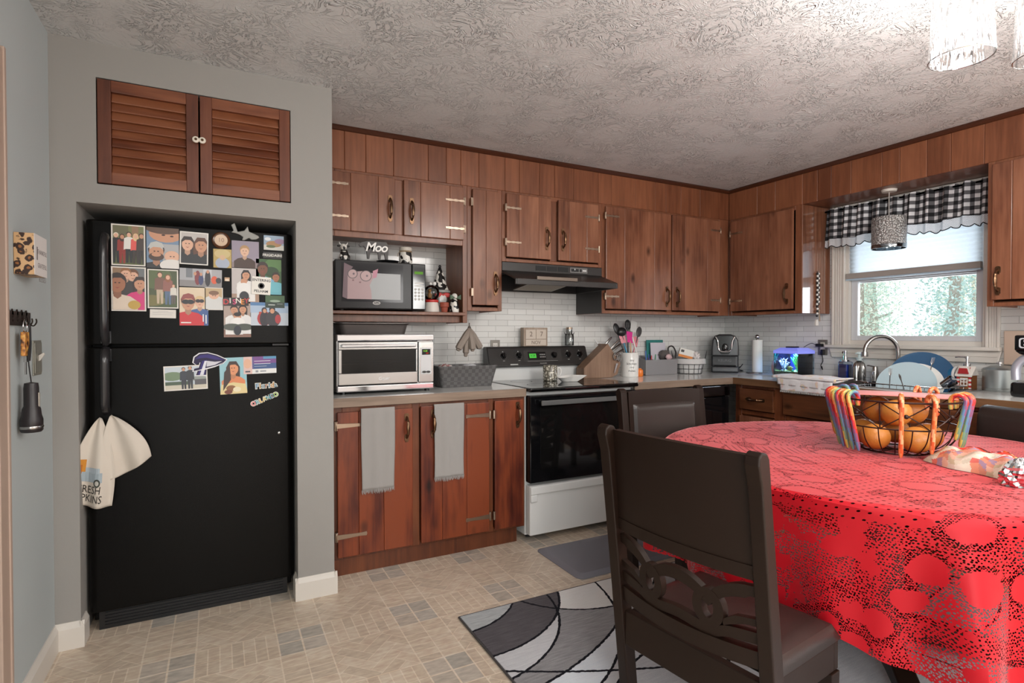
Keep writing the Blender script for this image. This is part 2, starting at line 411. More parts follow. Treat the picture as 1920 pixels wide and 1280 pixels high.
# ================================================================== window
w = bpy.data.objects.new('window_1', None); COL.objects.link(w); w.location = (0,(WY0+WY1)/2,WZ0); struct(w)
w.matrix_world = Matrix.Translation(w.location)
mb = MB(w)
for s0, s1 in ((WY1, -.993), (-1.990, WY0)):                                        # fluted side casings
    lo, hi = min(s0,s1), max(s0,s1)
    mb.box(-.014,0,lo,hi,1.148,2.158); mb.box(-.022,-.010,hi-.014,hi,1.148,2.158); mb.box(-.022,-.010,lo,lo+.014,1.148,2.158)
    for k in (.32,.5,.68): mb.box(-.019,-.010,lo+(hi-lo)*k-.006,lo+(hi-lo)*k+.006,1.148,2.158)
mb.box(-.016,0,WY0,WY1,WZ1-.02,2.158)
mb.build('window_casing', M_white, w, bevel=.0025)
mb = MB(w); mb.box(-.045,.09,-2.0,-.955,1.136,1.158); mb.build('window_stool', M_white, w, bevel=.005)
mb = MB(w); mb.prism([(-1.983,1.066),(-.995,1.066),(-.972,1.136),(-2.0,1.136)],'x',-.018,0); mb.box(-.022,-.01,-1.982,-.99,1.100,1.106); mb.build('apron', M_white, w, bevel=.003)
M_vinyl = plain('window_vinyl', (206,208,212), .4)
mb = MB(w)                                                                         # jamb liner
mb.box(.0,.12,WY1-.02,WY1,WZ0,WZ1); mb.box(.0,.12,WY0,WY0+.02,WZ0,WZ1); mb.box(0,.12,WY0,WY1,WZ1-.02,WZ1); mb.box(.02,.13,WY0,WY1,WZ0-.004,WZ0+.03)
mb.build('jamb', M_white, w)
def sash(name, x, z0, z1, fr):
    y0, y1 = WY0+.022, WY1-.022
    m = MB(w); m.box(x,x+.03,y0,y0+fr,z0,z1); m.box(x,x+.03,y1-fr,y1,z0,z1); m.box(x,x+.03,y0+fr,y1-fr,z0,z0+fr*.75); m.box(x,x+.03,y0+fr,y1-fr,z1-fr*.7,z1)
    s_ = m.build(name, M_vinyl, w, bevel=.003)
    m = MB(w); m.box(x+.013,x+.017,y0+fr,y1-fr,z0+fr*.7,z1-fr*.6); m.build('pane', M_glass, s_)
    return s_
sash('lower_sash', .03, WZ0+.03, 1.640, .045); sash('upper_sash', .065, 1.60, WZ1-.02, .04)

# cellular shade, valance and rod
M_shade = G('shade_fabric'); g = M_shade
d = g.n('BsdfDiffuse', {'Color':lin((214,219,222))}); t = g.n('BsdfTranslucent', {'Color':lin((205,214,222))})
mx = g.n('MixShader', {0:.55,1:d,2:t}); g.t.links.new(mx.outputs[0], g.out.inputs[0]); M_shade = g.m
sh = thing('cellular_shade', 'white pleated cellular shade half lowered in the window above the sink', 'window blind', (.01,(WY0+WY1)/2,1.62))
mb = MB(sh); zt, zb = 2.09, 1.665; n = 30
pts = [(.012+(.007 if k%2 else -.004), zt-(zt-zb)*k/n) for k in range(n+1)]
for a, b in zip(pts[:-1], pts[1:]): mb.add([(a[0],WY0+.03,a[1]),(a[0],WY1-.012,a[1]),(b[0],WY1-.012,b[1]),(b[0],WY0+.03,b[1])],[(0,1,2,3)])
mb.build('pleated_fabric', M_shade, sh, recalc=False)
mb = MB(sh); mb.box(-.012,.022,WY0+.03,WY1-.004,1.628,1.668); mb.build('bottom_rail', plain('rail_taupe',(160,152,146),.5), sh, bevel=.004)
mb = MB(sh); mb.box(-.010,.020,WY0+.03,WY1-.004,1.618,1.628); mb.box(-.016,-.01,-1.545,-1.48,1.618,1.626); mb.build('rail_cap', plain('rail_pale_blue',(176,196,212),.4), sh)

g = G('buffalo_check'); u = g.n('UVMap'); sp = g.n('SeparateXYZ', {0:u})
def stripe(sock): return g.math('LESS_THAN', g.math('FRACT', g.math('MULTIPLY', sock, 1/.047)), .5)
sa, sb = stripe((sp,0)), stripe((sp,1)); sm = g.math('ADD', sa, sb)
ck = g.ramp(g.math('MULTIPLY', sm, .5), [(0,lin((222,222,224))),(.3,lin((98,97,100))),(.8,lin((26,26,29)))], 'CONSTANT')
g.bsdf(**{'Base Color':(ck,0),'Roughness':.9}); M_check = g.m
g = G('valance_lace'); u = g.n('UVMap'); sp = g.n('SeparateXYZ', {0:u})
def diag(sg): return g.math('LESS_THAN', g.math('FRACT', g.math('MULTIPLY', g.math('MULTIPLY_ADD',(sp,1),sg,(sp,0)), 1/.010)), .42)
hol = g.math('MAXIMUM', diag(1.0), diag(-1.0))
tr = g.n('BsdfTransparent'); df = g.n('BsdfPrincipled', {'Base Color':lin((214,216,220)),'Roughness':.9})
mx = g.n('MixShader', {0:g.math('MULTIPLY_ADD', hol, .75, .25),1:tr,2:df}); g.t.links.new(mx.outputs[0], g.out.inputs[0]); M_vlace = g.m
va = thing('window_valance', 'black and white buffalo check valance with a lace hem over the window', 'curtain', (-.09,-1.5,1.88))
VY0, VY1 = -2.06, -.985
def vx(t, h): return -.075+.016*math.sin(t*62)+.007*math.sin(t*131+1)-.018*h*(1+.5*math.sin(t*31))
def strip(zfa, zfb, nv, vofs=0.0):
    m = MB(va); n = 240; uv = []
    def fn(a, b):
        t = VY1+(VY0-VY1)*a; zz = zfa(a)+(zfb(a)-zfa(a))*b; h = min(1,max(0,(2.13-zz)/.25))
        uv.append(((VY1-t)*1.12, 2.13-zz)); return (vx(t,h), t, zz)
    m.grid(fn, n, nv); m.uv = uv; return m
zt = lambda a: 2.136+.006*math.sin(a*95)
zc = lambda a: 1.935-.02*(1-a)+.006*math.sin(a*26)
zl = lambda a: zc(a)-.050-.016*abs(math.sin(a*PI*19))
strip(zt, zc, 12).build('checked_panel', M_check, va, recalc=False)
lace = strip(zc, zl, 4).build('lace_hem', M_vlace, va, recalc=False)
edge = []
for i in range(241):
    a = i/240; t = VY1+(VY0-VY1)*a; edge.append((vx(t,1)-.002, t, zl(a)))
mb = MB(va); mb.tube(edge, .003, 5)
edge = [(vx(VY1+(VY0-VY1)*i/240,.8)-.003, VY1+(VY0-VY1)*i/240, zc(i/240)) for i in range(241)]
mb.tube(edge, .0025, 5); mb.build('black_piping', plain('piping_black',(24,24,26),.8), va)
mb = MB(); mb.cyl(.006,-2.06,-.97,(0,0)); mb.v = [(-.07,z,2.125+x) for x,y,z in mb.v]
tag(mb.build('curtain_rod', M_white), 'thin white rod carrying the checked valance under the soffit', 'curtain rod')
# ================================================================== cabinets
FB = Matrix(((1,0,0,0),(0,-1,0,0),(0,0,1,0),(0,0,0,1)))     # (a, depth, z) of the back run: a = x
FR = Matrix(((0,-1,0,0),(-1,0,0,0),(0,0,1,0),(0,0,0,1)))    # (a, depth, z) of the right run: a = -y
def fm(root, F): return MB(root).push(F)
def handle(door, root, F, a, d, z, horiz=False, mat=None):
    """antique pull: two stepped plates and a turned grip"""
    m = fm(root, F); L = .056
    if horiz: m.push(Matrix.Translation((a,d,z)) @ Matrix.Rotation(PI/2,4,'Y'))
    else: m.push(Matrix.Translation((a,d,z)))
    for s in (-1,1):
        m.prism([(-.012,s*L-.014),(.012,s*L-.014),(.012,s*L+.014),(.006,s*L+.019),(-.006,s*L+.019),(-.012,s*L+.014)],'y',0,.004)
        m.prism([(-.008,s*L-.022),(.008,s*L-.022),(.006,s*L-.012),(-.006,s*L-.012)],'y',0,.006)
    pts = bez([(0,.002,-L),(0,.020,-L*.8),(0,.030,-L*.45),(0,.032,0),(0,.030,L*.45),(0,.020,L*.8),(0,.002,L)],4)
    n = len(pts)-1
    m.tube(pts, [.0055+.0045*math.exp(-((i/n-.5)*6)**2)+(.002 if abs(i/n-.28)<.03 or abs(i/n-.72)<.03 else 0) for i in range(n+1)], 8)
    return m.build('handle', mat or M_bronze, door, bevel=0)
def hinge(door, root, F, a, d, z, sg, L=.075, straight=False):
    """hammered strap running from the barrel at a, in direction sg"""
    m = fm(root, F).push(Matrix.Translation((a,d,z)))
    m.cyl(.0045,-.024,.024,(0,0),8); m.box(-.007,.007,-.012,.001,-.024,.024)
    if straight:
        m.prism([(0,-.013),(sg*L*.8,-.008),(sg*L,-.011),(sg*L*1.02,0),(sg*L,.011),(sg*L*.8,.008),(0,.013)],'y',0,.003)
    else:
        up, dn = [], []
        for i in range(11):
            t = i/10; wv = .004+.0045*abs(math.sin(t*PI*3.2)); up.append((sg*L*t, wv)); dn.append((sg*L*t, -wv))
        m.prism(up+dn[::-1],'y',0,.003)
    return m.build('hinge', M_pewter, door, bevel=.0008, seg=1)
def door(root, F, a0, a1, z0, z1, d, cuts, mat, hnd=None, hng=(), horiz=False, t=.021, L=.075, straight=False, name='door'):
    m = fm(root, F); c = [0]+list(cuts)+[1]
    for p, q in zip(c[:-1], c[1:]): m.box(a0+(a1-a0)*p+.0004, a0+(a1-a0)*q-.0004, d, d+t, z0, z1)
    o = m.build(name, mat, root, bevel=.003, seg=2)
    if hnd: handle(o, root, F, hnd[0], d+t, hnd[1], horiz)
    for (ha, hz, sg) in hng: hinge(o, root, F, ha, d+t, hz, sg, L, straight)
    return o
DF = DU+.001
UZ0, UZ1 = 1.384, ZS
def carcass(root, F, a0, a1, z0, z1, depth, mat, ft=.019, rails=(.02,.03), stiles=(.03,.03), mid=(), name='body', floor=True):
    m = fm(root, F); b = depth-ft
    m.box(a0,a0+.016,.002,b,z0,z1); m.box(a1-.016,a1,.002,b,z0,z1); m.box(a0+.016,a1-.016,.002,b,z1-.016,z1)
    if floor: m.box(a0+.016,a1-.016,.002,b,z0+.01,z0+.026)
    m.box(a0+.016,a1-.016,.002,.008,z0+.026,z1-.016)
    m.box(a0,a0+stiles[0],b,depth,z0,z1); m.box(a1-stiles[1],a1,b,depth,z0,z1)
    m.box(a0+stiles[0],a1-stiles[1],b,depth,z1-rails[1],z1); m.box(a0+stiles[0],a1-stiles[1],b,depth,z0,z0+rails[0])
    for x0, x1 in mid: m.box(x0,x1,b,depth,z0+rails[0],z1-rails[1])
    return m.build(name, mat, root, bevel=.0015, seg=1)
DT = 2.141
# --- cabinet with open microwave shelf
c = thing('wall_cabinet', 'dark pine wall cabinet with open shelf holding the microwave', 'cabinet', (-3.075,-.17,1.31), group=None)
m = fm(c, FB); a0, a1, ZN = XF+.002, -2.633, 1.785
m.box(a0,a0+.016,.002,.30,1.308,ZS); m.box(a1-.018,a1,.002,.3016,1.308,ZS); m.box(a0+.016,a1-.018,.002,.30,ZS-.016,ZS); m.box(a0+.016,a1-.018,.002,.30,1.81,1.826)
m.box(a0,a0+.09,.3016,DU,ZN,ZS); m.box(a1-.03,a1,.3016,DU,1.308,ZS); m.box(a0+.09,a1-.03,.3016,DU,ZN,ZN+.035); m.box(a0+.09,a1-.03,.3016,DU,ZS-.02,ZS); m.box(-3.095,-3.040,.3016,DU,ZN+.035,ZS-.02)
m.build('body', M_woodUf, c, bevel=.0015, seg=1)
m = fm(c, FB); m.box(a0+.017,a1-.02,.004,.46 if False else .345,1.352,1.372); m.build('shelf', M_woodUf, c, bevel=.003)
m = fm(c, FB); m.box(a0+.017,a1-.02,.262,.282,1.31,1.351); m.build('shelf_rail', M_woodUf, c, bevel=.002)
door(c, FB, -3.455,-3.094,1.817,DT, DF, (.3,.73), M_woodU, (-3.124,1.965), ((-3.459,2.075,1),(-3.459,1.895,1)), L=.1)
door(c, FB, -3.042,-2.663,1.817,DT, DF, (.27,.76), M_woodU, (-2.995,1.963), ((-2.658,2.055,-1),(-2.658,1.885,-1)), L=.125)
# --- narrow cabinet
c = thing('wall_cabinet', 'narrow tall dark pine wall cabinet between the microwave shelf and the range hood', 'cabinet', (-2.513,-.17,1.384))
carcass(c, FB, -2.632,-2.392,UZ0,ZS, DU, M_woodUf)
door(c, FB, -2.603,-2.421,1.420,DT, DF, (.5,), M_woodU, (-2.448,1.56), ((-2.607,2.06,0.1),(-2.607,1.50,0.1)), L=.02)
# --- over the hood
c = thing('wall_cabinet', 'short two-door dark pine wall cabinet above the black range hood', 'cabinet', (-1.99,-.17,1.706))
carcass(c, FB, -2.391,-1.599,1.706,ZS, DU, M_woodUf, mid=((-2.03,-1.975),))
door(c, FB, -2.366,-2.032,1.735,DT, DF, (.27,.72), M_woodU, (-2.066,1.875), ((-2.371,2.05,1),(-2.371,1.83,1)), L=.11)
door(c, FB, -1.974,-1.643,1.735,DT, DF, (.27,.70), M_woodU, (-1.940,1.875), ((-1.638,2.05,-1),(-1.638,1.83,-1)), L=.12)
# --- corner pair
c = thing('wall_cabinet', 'tall two-door dark pine wall cabinet between the hood and the corner', 'cabinet', (-.96,-.17,1.384))
carcass(c, FB, -1.598,-.322,UZ0,ZS, DU, M_woodUf, mid=((-.985,-.94),), stiles=(.03,.11))
door(c, FB, -1.576,-.965,1.416,DT, DF, (.27,.73), M_woodU, (-1.008,1.52), ((-1.581,2.075,1),(-1.581,1.505,1)), L=.12)
door(c, FB, -.952,-.442,1.416,DT, DF, (.26,.72), M_woodU, (-.905,1.52), ((-.437,2.06,-1),(-.437,1.505,-1)), L=.11)
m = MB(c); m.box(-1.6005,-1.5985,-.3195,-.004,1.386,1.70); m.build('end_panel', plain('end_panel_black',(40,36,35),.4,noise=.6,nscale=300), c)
# --- right run, beside the window
c = thing('wall_cabinet', 'single-door dark pine wall cabinet left of the window with a glossy end panel', 'cabinet', (-.17,-.65,1.384))
carcass(c, FR, .323,.968,UZ0,ZS, DU, M_woodUf, stiles=(.03,.055))
m = MB(c); m.box(-.318,-.004,-.9705,-.9685,1.386,ZS-.002); g = G('glossy_end_panel'); p_ = g.n('NewGeometry'); n_ = g.n('TexNoise', {'Vector':g.n('VectorMath',{0:(p_,'Position'),1:(1,1,.06)},operation='MULTIPLY'),'Scale':50.0}); m.build('end_panel', g.bsdf(**{'Base Color':(g.ramp((n_,0),[(.35,lin((104,64,44))),(.65,lin((138,90,66)))]),0),'Roughness':.35,'Coat Weight':1.0,'Coat Roughness':.04,'Coat IOR':2.1}), c)
door(c, FR, .355,.905,1.418,DT, DF, (.29,.66), M_woodU, (.862,1.53), ((.350,2.04,1),(.350,1.50,1)), L=.12)
c = thing('wall_cabinet', 'dark pine wall cabinet right of the window', 'cabinet', (-.17,-2.4,1.384))
carcass(c, FR, 2.049,2.86,UZ0,ZS, DU, M_woodUf)
door(c, FR, 2.075,2.47,1.418,DT, DF, (.22,.62), M_woodU, (2.105,1.52), (), L=.12)
door(c, FR, 2.482,2.83,1.418,DT, DF, (.3,.7), M_woodU, (2.79,1.52), ())
# --- louvred cupboard over the fridge
c = thing('louvered_cupboard', 'brown louvered double-door cupboard set in the wall above the refrigerator', 'cabinet', (-4.07,YF,CZ0))
M_knobw = plain('knob_ivory', (226,218,204), .25); M_brassd = plain('knob_bolt', (90,70,52), .35, 1.0)
m = MB(c); m.box(CX0+.003,CX1-.003,YF+.30,YF+.31,CZ0+.003,CZ1-.003); m.box(CX0+.003,CX0+.02,YF+.028,YF+.30,CZ0+.003,CZ1-.003); m.box(CX1-.02,CX1-.003,YF+.028,YF+.30,CZ0+.003,CZ1-.003); m.box(CX0+.003,CX1-.003,YF+.028,YF+.30,CZ0+.003,CZ0+.018); m.box(CX0+.003,CX1-.003,YF+.028,YF+.30,CZ1-.018,CZ1-.003)
m.build('body', plain('cupboard_inside', (50,30,20), .6), c)
mid = -4.072
M_lst = wood('louver_stile',(70,34,20),(104,56,36),(130,80,56),rough=.4,knots=False,blotch=.5)
for (x0, x1, kn) in ((CX0+.004, mid-.003, mid-.012), (mid+.003, CX1-.004, mid+.012)):
    z0, z1, y0, y1 = CZ0+.005, CZ1-.005, YF-.004, YF+.024; st, rl = .045, .046
    m = MB(c); n = 9; zz0, zz1 = z0+rl, z1-rl; hh = (zz1-zz0)/n
    for k in range(n):
        zc = zz0+(k+.5)*hh
        m.push(Matrix.Translation(((x0+x1)/2,(y0+y1)/2+.002,zc)) @ Matrix.Rotation(math.radians(-22),4,'X')); w_ = (x1-x0)/2-st-.0005
        m.box(-w_,w_,-.004,.004,-hh*.62,hh*.62); m.M = c.matrix_world.inverted()
    d = m.build('door', M_woodH, c, bevel=.0015, seg=1)
    for xa, xb in ((x0,x0+st),(x1-st,x1)):
        m = MB(c); m.box(xa,xb,y0,y1,z0,z1); m.build('stile', M_lst, d, bevel=.002)
    for za, zb in ((z0,z0+rl),(z1-rl,z1)):
        m = MB(c); m.box(x0+st,x1-st,y0,y1,za,zb); m.build('rail', M_woodH, d, bevel=.002)
    m = MB(c); m.lathe([(.006,y0-.012),(.012,y0-.018),(.014,y0-.024),(.012,y0-.029),(.006,y0-.030)], (kn,0,2.062), 16, 'y'); k_ = m.build('knob', M_knobw, d)
    m = MB(c); m.lathe([(.0055,y0-.0295),(.0055,y0-.0315)], (kn,0,2.062), 10, 'y'); m.lathe([(.005,y0),(.005,y0-.0125)], (kn,0,2.062), 10, 'y'); m.build('knob_bolt', M_brassd, k_)
# --- base cabinets
BD = .620
c = thing('base_cabinet', 'red stained pine base cabinet with three doors under the toaster oven', 'cabinet', (-2.96,-.3,0))
m = fm(c, FB); a0, a1 = XF+.002, -2.392
m.box(a0,a0+.016,.004,.60,.09,.868); m.box(a1-.016,a1,.004,.60,.09,.868); m.box(a0+.016,a1-.016,.004,.60,.09,.106); m.box(a0+.016,a1-.016,.004,.012,.106,.868)
for x0,x1 in ((a0,-3.452),(-3.085,-3.044),(-2.632,-2.600),(a1-.022,a1)): m.box(x0,x1,.60,BD,.09,.868)
for x0,x1 in ((-3.452,-3.085),(-3.044,-2.632),(-2.600,a1-.022)): m.box(x0,x1,.60,BD,.838,.868); m.box(x0,x1,.60,BD,.09,.115)
m.build('body', M_woodBf, c, bevel=.0015, seg=1)
m = fm(c, FB); m.box(a0,a1-.045,.02,.604,0,.089); m.build('toe_kick', M_woodBf, c, bevel=.001)
DB = BD+.001
M_doors = []
door(c, FB, -3.480,-3.088,.105,.842, DB, (.27,.60), M_woodB, (-3.122,.742), ((-3.486,.775,1),(-3.486,.212,1)), L=.15, straight=True)
door(c, FB, -3.042,-2.634,.105,.848, DB, (.30,.66), M_woodB, (-2.975,.752), ((-2.629,.775,-1),(-2.629,.190,-1)), L=.15, straight=True)
door(c, FB, -2.598,-2.412,.105,.852, DB, (), M_woodB, (-2.450,.765), ((-2.603,.775,.1),(-2.603,.19,.1)), L=.02)
c = thing('worktop', 'pale laminate worktop carrying the toaster oven', 'worktop', (-2.96,-.32,.87))
m = MB(c); m.box(XF+.002,-2.394,-DC+.02,-.003,.874,CT); m.build('top_slab', M_top, c, bevel=.002)
m = MB(c); m.box(XF+.002,-2.394,-DC-.002,-DC+.0195,.868,CT-.0005); m.build('front_edge', M_edge, c, bevel=.002)
m = MB(c); m.box(-2.394,-2.390,-DC+.005,-.02,.868,CT-.001); m.build('end_edge', plain('edge_end',(140,128,116),.4), c)
c = thing('base_cabinet', 'brown pine base cabinet run with drawers under the sink and window', 'cabinet', (-.31,-1.9,0))
m = fm(c, FR); b0, b1 = .650, 3.1
m.box(b0,b1,.004,.595,.09,.866) if False else m.box(b0,b1,.585,.60,.09,.866)
m.box(b0,b0+.016,.004,.585,.09,.866); m.box(b1-.016,b1,.004,.585,.09,.866); m.box(b0+.016,b1-.016,.004,.585,.09,.106)
for x0,x1 in ((b0,.705),(.976,1.06),(1.62,1.68),(2.24,2.30),(b1-.05,b1)): m.box(x0,x1,.60,BD,.09,.866)
for x0,x1 in ((.705,.976),(1.06,1.62),(1.68,2.24),(2.30,b1-.05)): m.box(x0,x1,.60,BD,.846,.866); m.box(x0,x1,.60,BD,.655,.685); m.box(x0,x1,.60,BD,.09,.115)
m.build('body', M_woodBf, c, bevel=.0015, seg=1)
m = fm(c, FR); m.box(b0,b1,.02,.56,0,.089); m.build('toe_kick', M_woodBf, c)
M_woodD = wood('pine_brown_drawer', (52,28,14), (92,52,30), (124,78,48), axis='y', rough=.34, blotch=.6)
for x0,x1 in ((.700,.981),(1.055,1.625),(1.675,2.245),(2.295,3.06)):
    d_ = door(c, FR, x0,x1,.694,.842, DB, (), M_woodD, ((x0+x1)/2,.77) if x1<1 or x0>2.2 else None, (), horiz=True, name='drawer' if x1<1 or x0>2.2 else 'false_front')
for x0,x1 in ((.700,.981),(1.055,1.336),(1.344,1.625),(1.675,1.956),(1.964,2.245),(2.295,2.67),(2.685,3.06)):
    door(c, FR, x0,x1,.105,.645, DB, (.33,.66), M_woodU, ((x0+x1)/2+.08,.56), ())
c = thing('worktop', 'L-shaped pale laminate worktop turning the corner under the window with sink cut in', 'worktop', (-.6,-1.2,.87))
m = MB(c); SY0, SY1, SX0, SX1 = -1.96, -1.10, -.545, -.15
m.box(-1.572,-.003,-DC+.02,-.003,.874,CT); m.box(-DC+.02,-.003,-3.12,-DC+.02,.874,CT) if False else None
m.box(SX1,-.003,-3.12,-DC+.02,.874,CT); m.box(-DC+.02,SX0,-3.12,-DC+.02,.874,CT); m.box(SX0,SX1,SY1,-DC+.02,.874,CT); m.box(SX0,SX1,-3.12,SY0,.874,CT)
m.build('top_slab', M_top, c)
m = MB(c); m.box(-1.572,-DC+.0195,-DC-.002,-DC+.0195,.868,CT-.0005); m.build('front_edge', M_edge, c, bevel=.001)
m = MB(c); m.box(-DC-.002,-DC+.0195,-3.12,-DC-.003,.868,CT-.0005); m.build('side_edge', M_edge2, c, bevel=.001)
# sink
c = thing('sink', 'double-bowl stainless steel sink set in the worktop under the window', 'sink', ((SX0+SX1)/2,(SY0+SY1)/2,CT))
m = MB(c)
for y0, y1 in ((SY0+.012,-1.47),(-1.45,SY1-.012)):
    x0, x1, zb = SX0+.012, SX1-.045, CT-.16
    m.add([(x0,y0,CT),(x1,y0,CT),(x1,y1,CT),(x0,y1,CT),(x0+.01,y0+.01,zb),(x1-.01,y0+.01,zb),(x1-.01,y1-.01,zb),(x0+.01,y1-.01,zb)],[(0,4,5,1),(1,5,6,2),(2,6,7,3),(3,7,4,0),(4,7,6,5)])
m.build('bowl', M_steel, c, recalc=False, solid=.001)
m = MB(c); zt = CT+.0055
x0,x1 = SX0+.012,SX1-.045
m.box(SX0-.02,x0,SY0-.02,SY1+.02,CT+.0005,zt); m.box(x1,SX1+.02,SY0-.02,SY1+.02,CT+.0005,zt); m.box(x0,x1,SY0-.02,SY0+.012,CT+.0005,zt); m.box(x0,x1,SY1-.012,SY1+.02,CT+.0005,zt); m.box(x0,x1,-1.47,-1.45,CT+.0005,zt)
m.build('rim', M_steel, c, bevel=.003)

# ================================================================== dishwasher, stove, hood
c = thing('dishwasher', 'black dishwasher under the worktop next to the corner', 'dishwasher', (-.98,-.32,0))
m = MB(c); m.box(-1.268,-.652,-.58,-.03,.02,.862); m.build('body', M_black, c)
m = MB(c); m.box(-1.262,-.658,-.622,-.585,.10,.775); m.build('door', M_blackg, c, bevel=.004)
m = MB(c); m.box(-1.262,-.658,-.632,-.585,.782,.858); m.build('control_panel', plain('panel_dark_chrome',(96,98,104),.2,1.0), c, bevel=.006)
m = MB(c); m.box(-1.25,-.67,-.56,-.54,.0,.09); m.build('kick_plate', M_black, c)
c = thing('base_cabinet', 'narrow base filler panel between the stove and the dishwasher', 'cabinet', (-1.4,-.3,0))
m = MB(c); m.box(-1.56,-1.276,-.60,-.03,.09,.866); m.box(-1.56,-1.276,-.56,-.03,0,.089); m.build('body', M_woodBf, c)
door(c, FB, -1.55,-1.286,.11,.845, .601, (.5,), M_woodB, (-1.32,.75), ())

sx0, sx1, sf = -2.386, -1.577, -.672
M_ring = plain('burner_print',(60,60,62),.3)
c = thing('stove', 'white electric stove with black glass top, black oven door and black backguard', 'stove', (-1.98,-.35,0))
m = MB(c); m.box(sx0,sx1,sf+.06,-.03,.03,.893); m.build('body', M_whitep, c, bevel=.003)
for x in (sx0+.05,sx1-.05):
    for y in (-.56,-.10):
        m = MB(c); m.cyl(.018,0,.031,(x,y),10); m.build('foot', M_black, c)
m = MB(c); m.box(sx0-.002,sx1+.008,sf-.012,-.085,.894,.918); m.build('glass_cooktop', plain('cooktop_glass',(9,9,10),.035,coat=0) if False else plain('cooktop_glass',(9,9,10),.035), c, bevel=.008, seg=3)
for x,y,r in ((-2.2,-.5,.09),(-1.78,-.5,.11),(-2.2,-.23,.07),(-1.78,-.23,.07)):
    bm_ = MB(c); bm_.lathe([(r,.9183),(r+.002,.9184),(r+.004,.9183)],(x,y,0),40); bm_.f=[f for f in bm_.f if len(f)==4]; k_=len(bm_.f); bm_.m,bm_.s,bm_.c=bm_.m[:k_],bm_.s[:k_],bm_.c[:k_]; bm_.build('burner_ring', M_ring, c)
m = MB(c); m.box(sx0+.004,sx1-.004,sf,sf+.058,.352,.872); od = m.build('oven_door', M_blackg, c, bevel=.006)
m = MB(c); m.box(sx0+.075,sx1-.075,sf-.0015,sf,.43,.80); m.build('oven_window', plain('oven_window_glass',(20,19,19),.05), od)
m = MB(c); m.box(sx0+.06,sx1-.06,sf-.045,sf-.028,.815,.845)
for x in (sx0+.09,sx1-.09): m.box(x-.014,x+.014,sf-.030,sf,.818,.842)
m.build('handle', plain('handle_grey',(92,92,92),.3), od, bevel=.005)
m = MB(c); m.box(sx0+.004,sx1-.004,sf+.002,sf+.058,.04,.335); dr = m.build('storage_drawer', M_whitep, c, bevel=.006)
m = MB(c); m.box(sx0+.004,sx1-.004,sf-.012,sf+.002,.285,.335); m.box(sx0+.004,sx0+.05,sf-.012,sf+.002,.24,.285); m.build('drawer_lip', M_whitep, dr, bevel=.006)
m = MB(c); m.box(sx0,sx1,-.085,-.025,.894,1.005); m.build('white_riser', M_whitep, c, bevel=.002)
bgm = MB(c); bgm.prism([(-.135,1.012),(-.105,1.006),(-.025,1.006),(-.025,1.150),(-.075,1.150),(-.088,1.146)],'x',sx0-.004,sx1+.006)
bg_ = bgm.build('backguard', plain('backguard_black',(38,36,35),.32), c, bevel=.008, seg=3)
# sloped face frame for controls
P0, P1 = Vector((0,-.1345,1.014)), Vector((0,-.0885,1.145)); sl = (P1-P0).normalized(); nn = Vector((0,-sl.z,sl.y))
def ctl(x, t, off=0.0):
    q = P0+(P1-P0)*t+nn*off; return Matrix(((1,0,-0.0,x),(0,sl.y,nn.y,q.y),(0,sl.z,nn.z,q.z),(0,0,0,1)))
for x in (-2.275,-2.155,-1.745,-1.645):
    m = MB(c).push(ctl(x,.55)); m.lathe([(.021,0),(.021,.004),(.017,.007),(.015,.022),(.013,.024)],(0,0,0),18); m.box(-.003,.003,-.017,.017,.022,.03); m.build('knob', M_blackg, bg_)
m = MB(c).push(ctl(-1.865,.55)); m.lathe([(.025,0),(.025,.003)],(0,0,0),20); m.lathe([(.020,.003),(.017,.02),(.015,.022)],(0,0,0),20); m.build('knob', M_blackg, bg_)
m = MB(c); m.push(ctl(-1.98,.52,.0008)); m.col = (58,57,56); m.poly([(-.135,-.04,0),(.18,-.04,0),(.18,.045,0),(-.135,.045,0)])
m.col = (20,20,20); m.poly([(-.10,-.028,.0004),(.045,-.028,.0004),(.045,.03,.0004),(-.10,.03,.0004)])
m.col = (150,150,148); m.box(-.11,.14,-.0385,-.0365,0,.0006)
for k in range(8): m.box(-.004+.012*(k%4),.004+.012*(k%4),-.012+.018*(k//4),-.004+.018*(k//4),.0004,.0008)
m.M = c.matrix_world.inverted()
m.col = (190,190,186)
for x in (-2.275,-2.155,-1.745,-1.645):
    m.push(ctl(x,.55,.0009)); m.poly([(-.004,.029,0),(.004,.029,0),(.004,.034,0),(-.004,.034,0)]); m.poly([(-.008,-.036,0),(.008,-.036,0),(.008,-.033,0),(-.008,-.033,0)])
    for k in range(11):
        a = math.radians(-50+k*28); m.box(.026*math.cos(a)-.0008,.026*math.cos(a)+.0008,.026*math.sin(a)-.0008,.026*math.sin(a)+.0008,0,.0004)
    m.M = c.matrix_world.inverted()
m.push(ctl(-2.20,.10,.0009)); m.poly([(-.03,-.004,0),(.03,-.004,0),(.03,.004,0),(-.03,.004,0)]); m.M = c.matrix_world.inverted()
m.push(ctl(-1.965,.12,.0009)); m.mesh(text('FRIGIDAIRE',.011,.0001)); m.M = c.matrix_world.inverted()
m.build('panel_print', M_gloss, bg_, recalc=False)
m = MB(c).push(ctl(-2.042,.53,.0014)); m.poly([(-.028,-.016,0),(.028,-.016,0),(.028,.016,0),(-.028,.016,0)]); d_ = m.build('clock_display', glow('display_green',(96,214,84),.75), bg_, recalc=False)
m = MB(c).push(ctl(-2.042,.53,.0018)); m.mesh(text('4:28',.022,.0001)); m.build('clock_digits', glow('digit_green',(40,120,40),.5), d_, recalc=False)

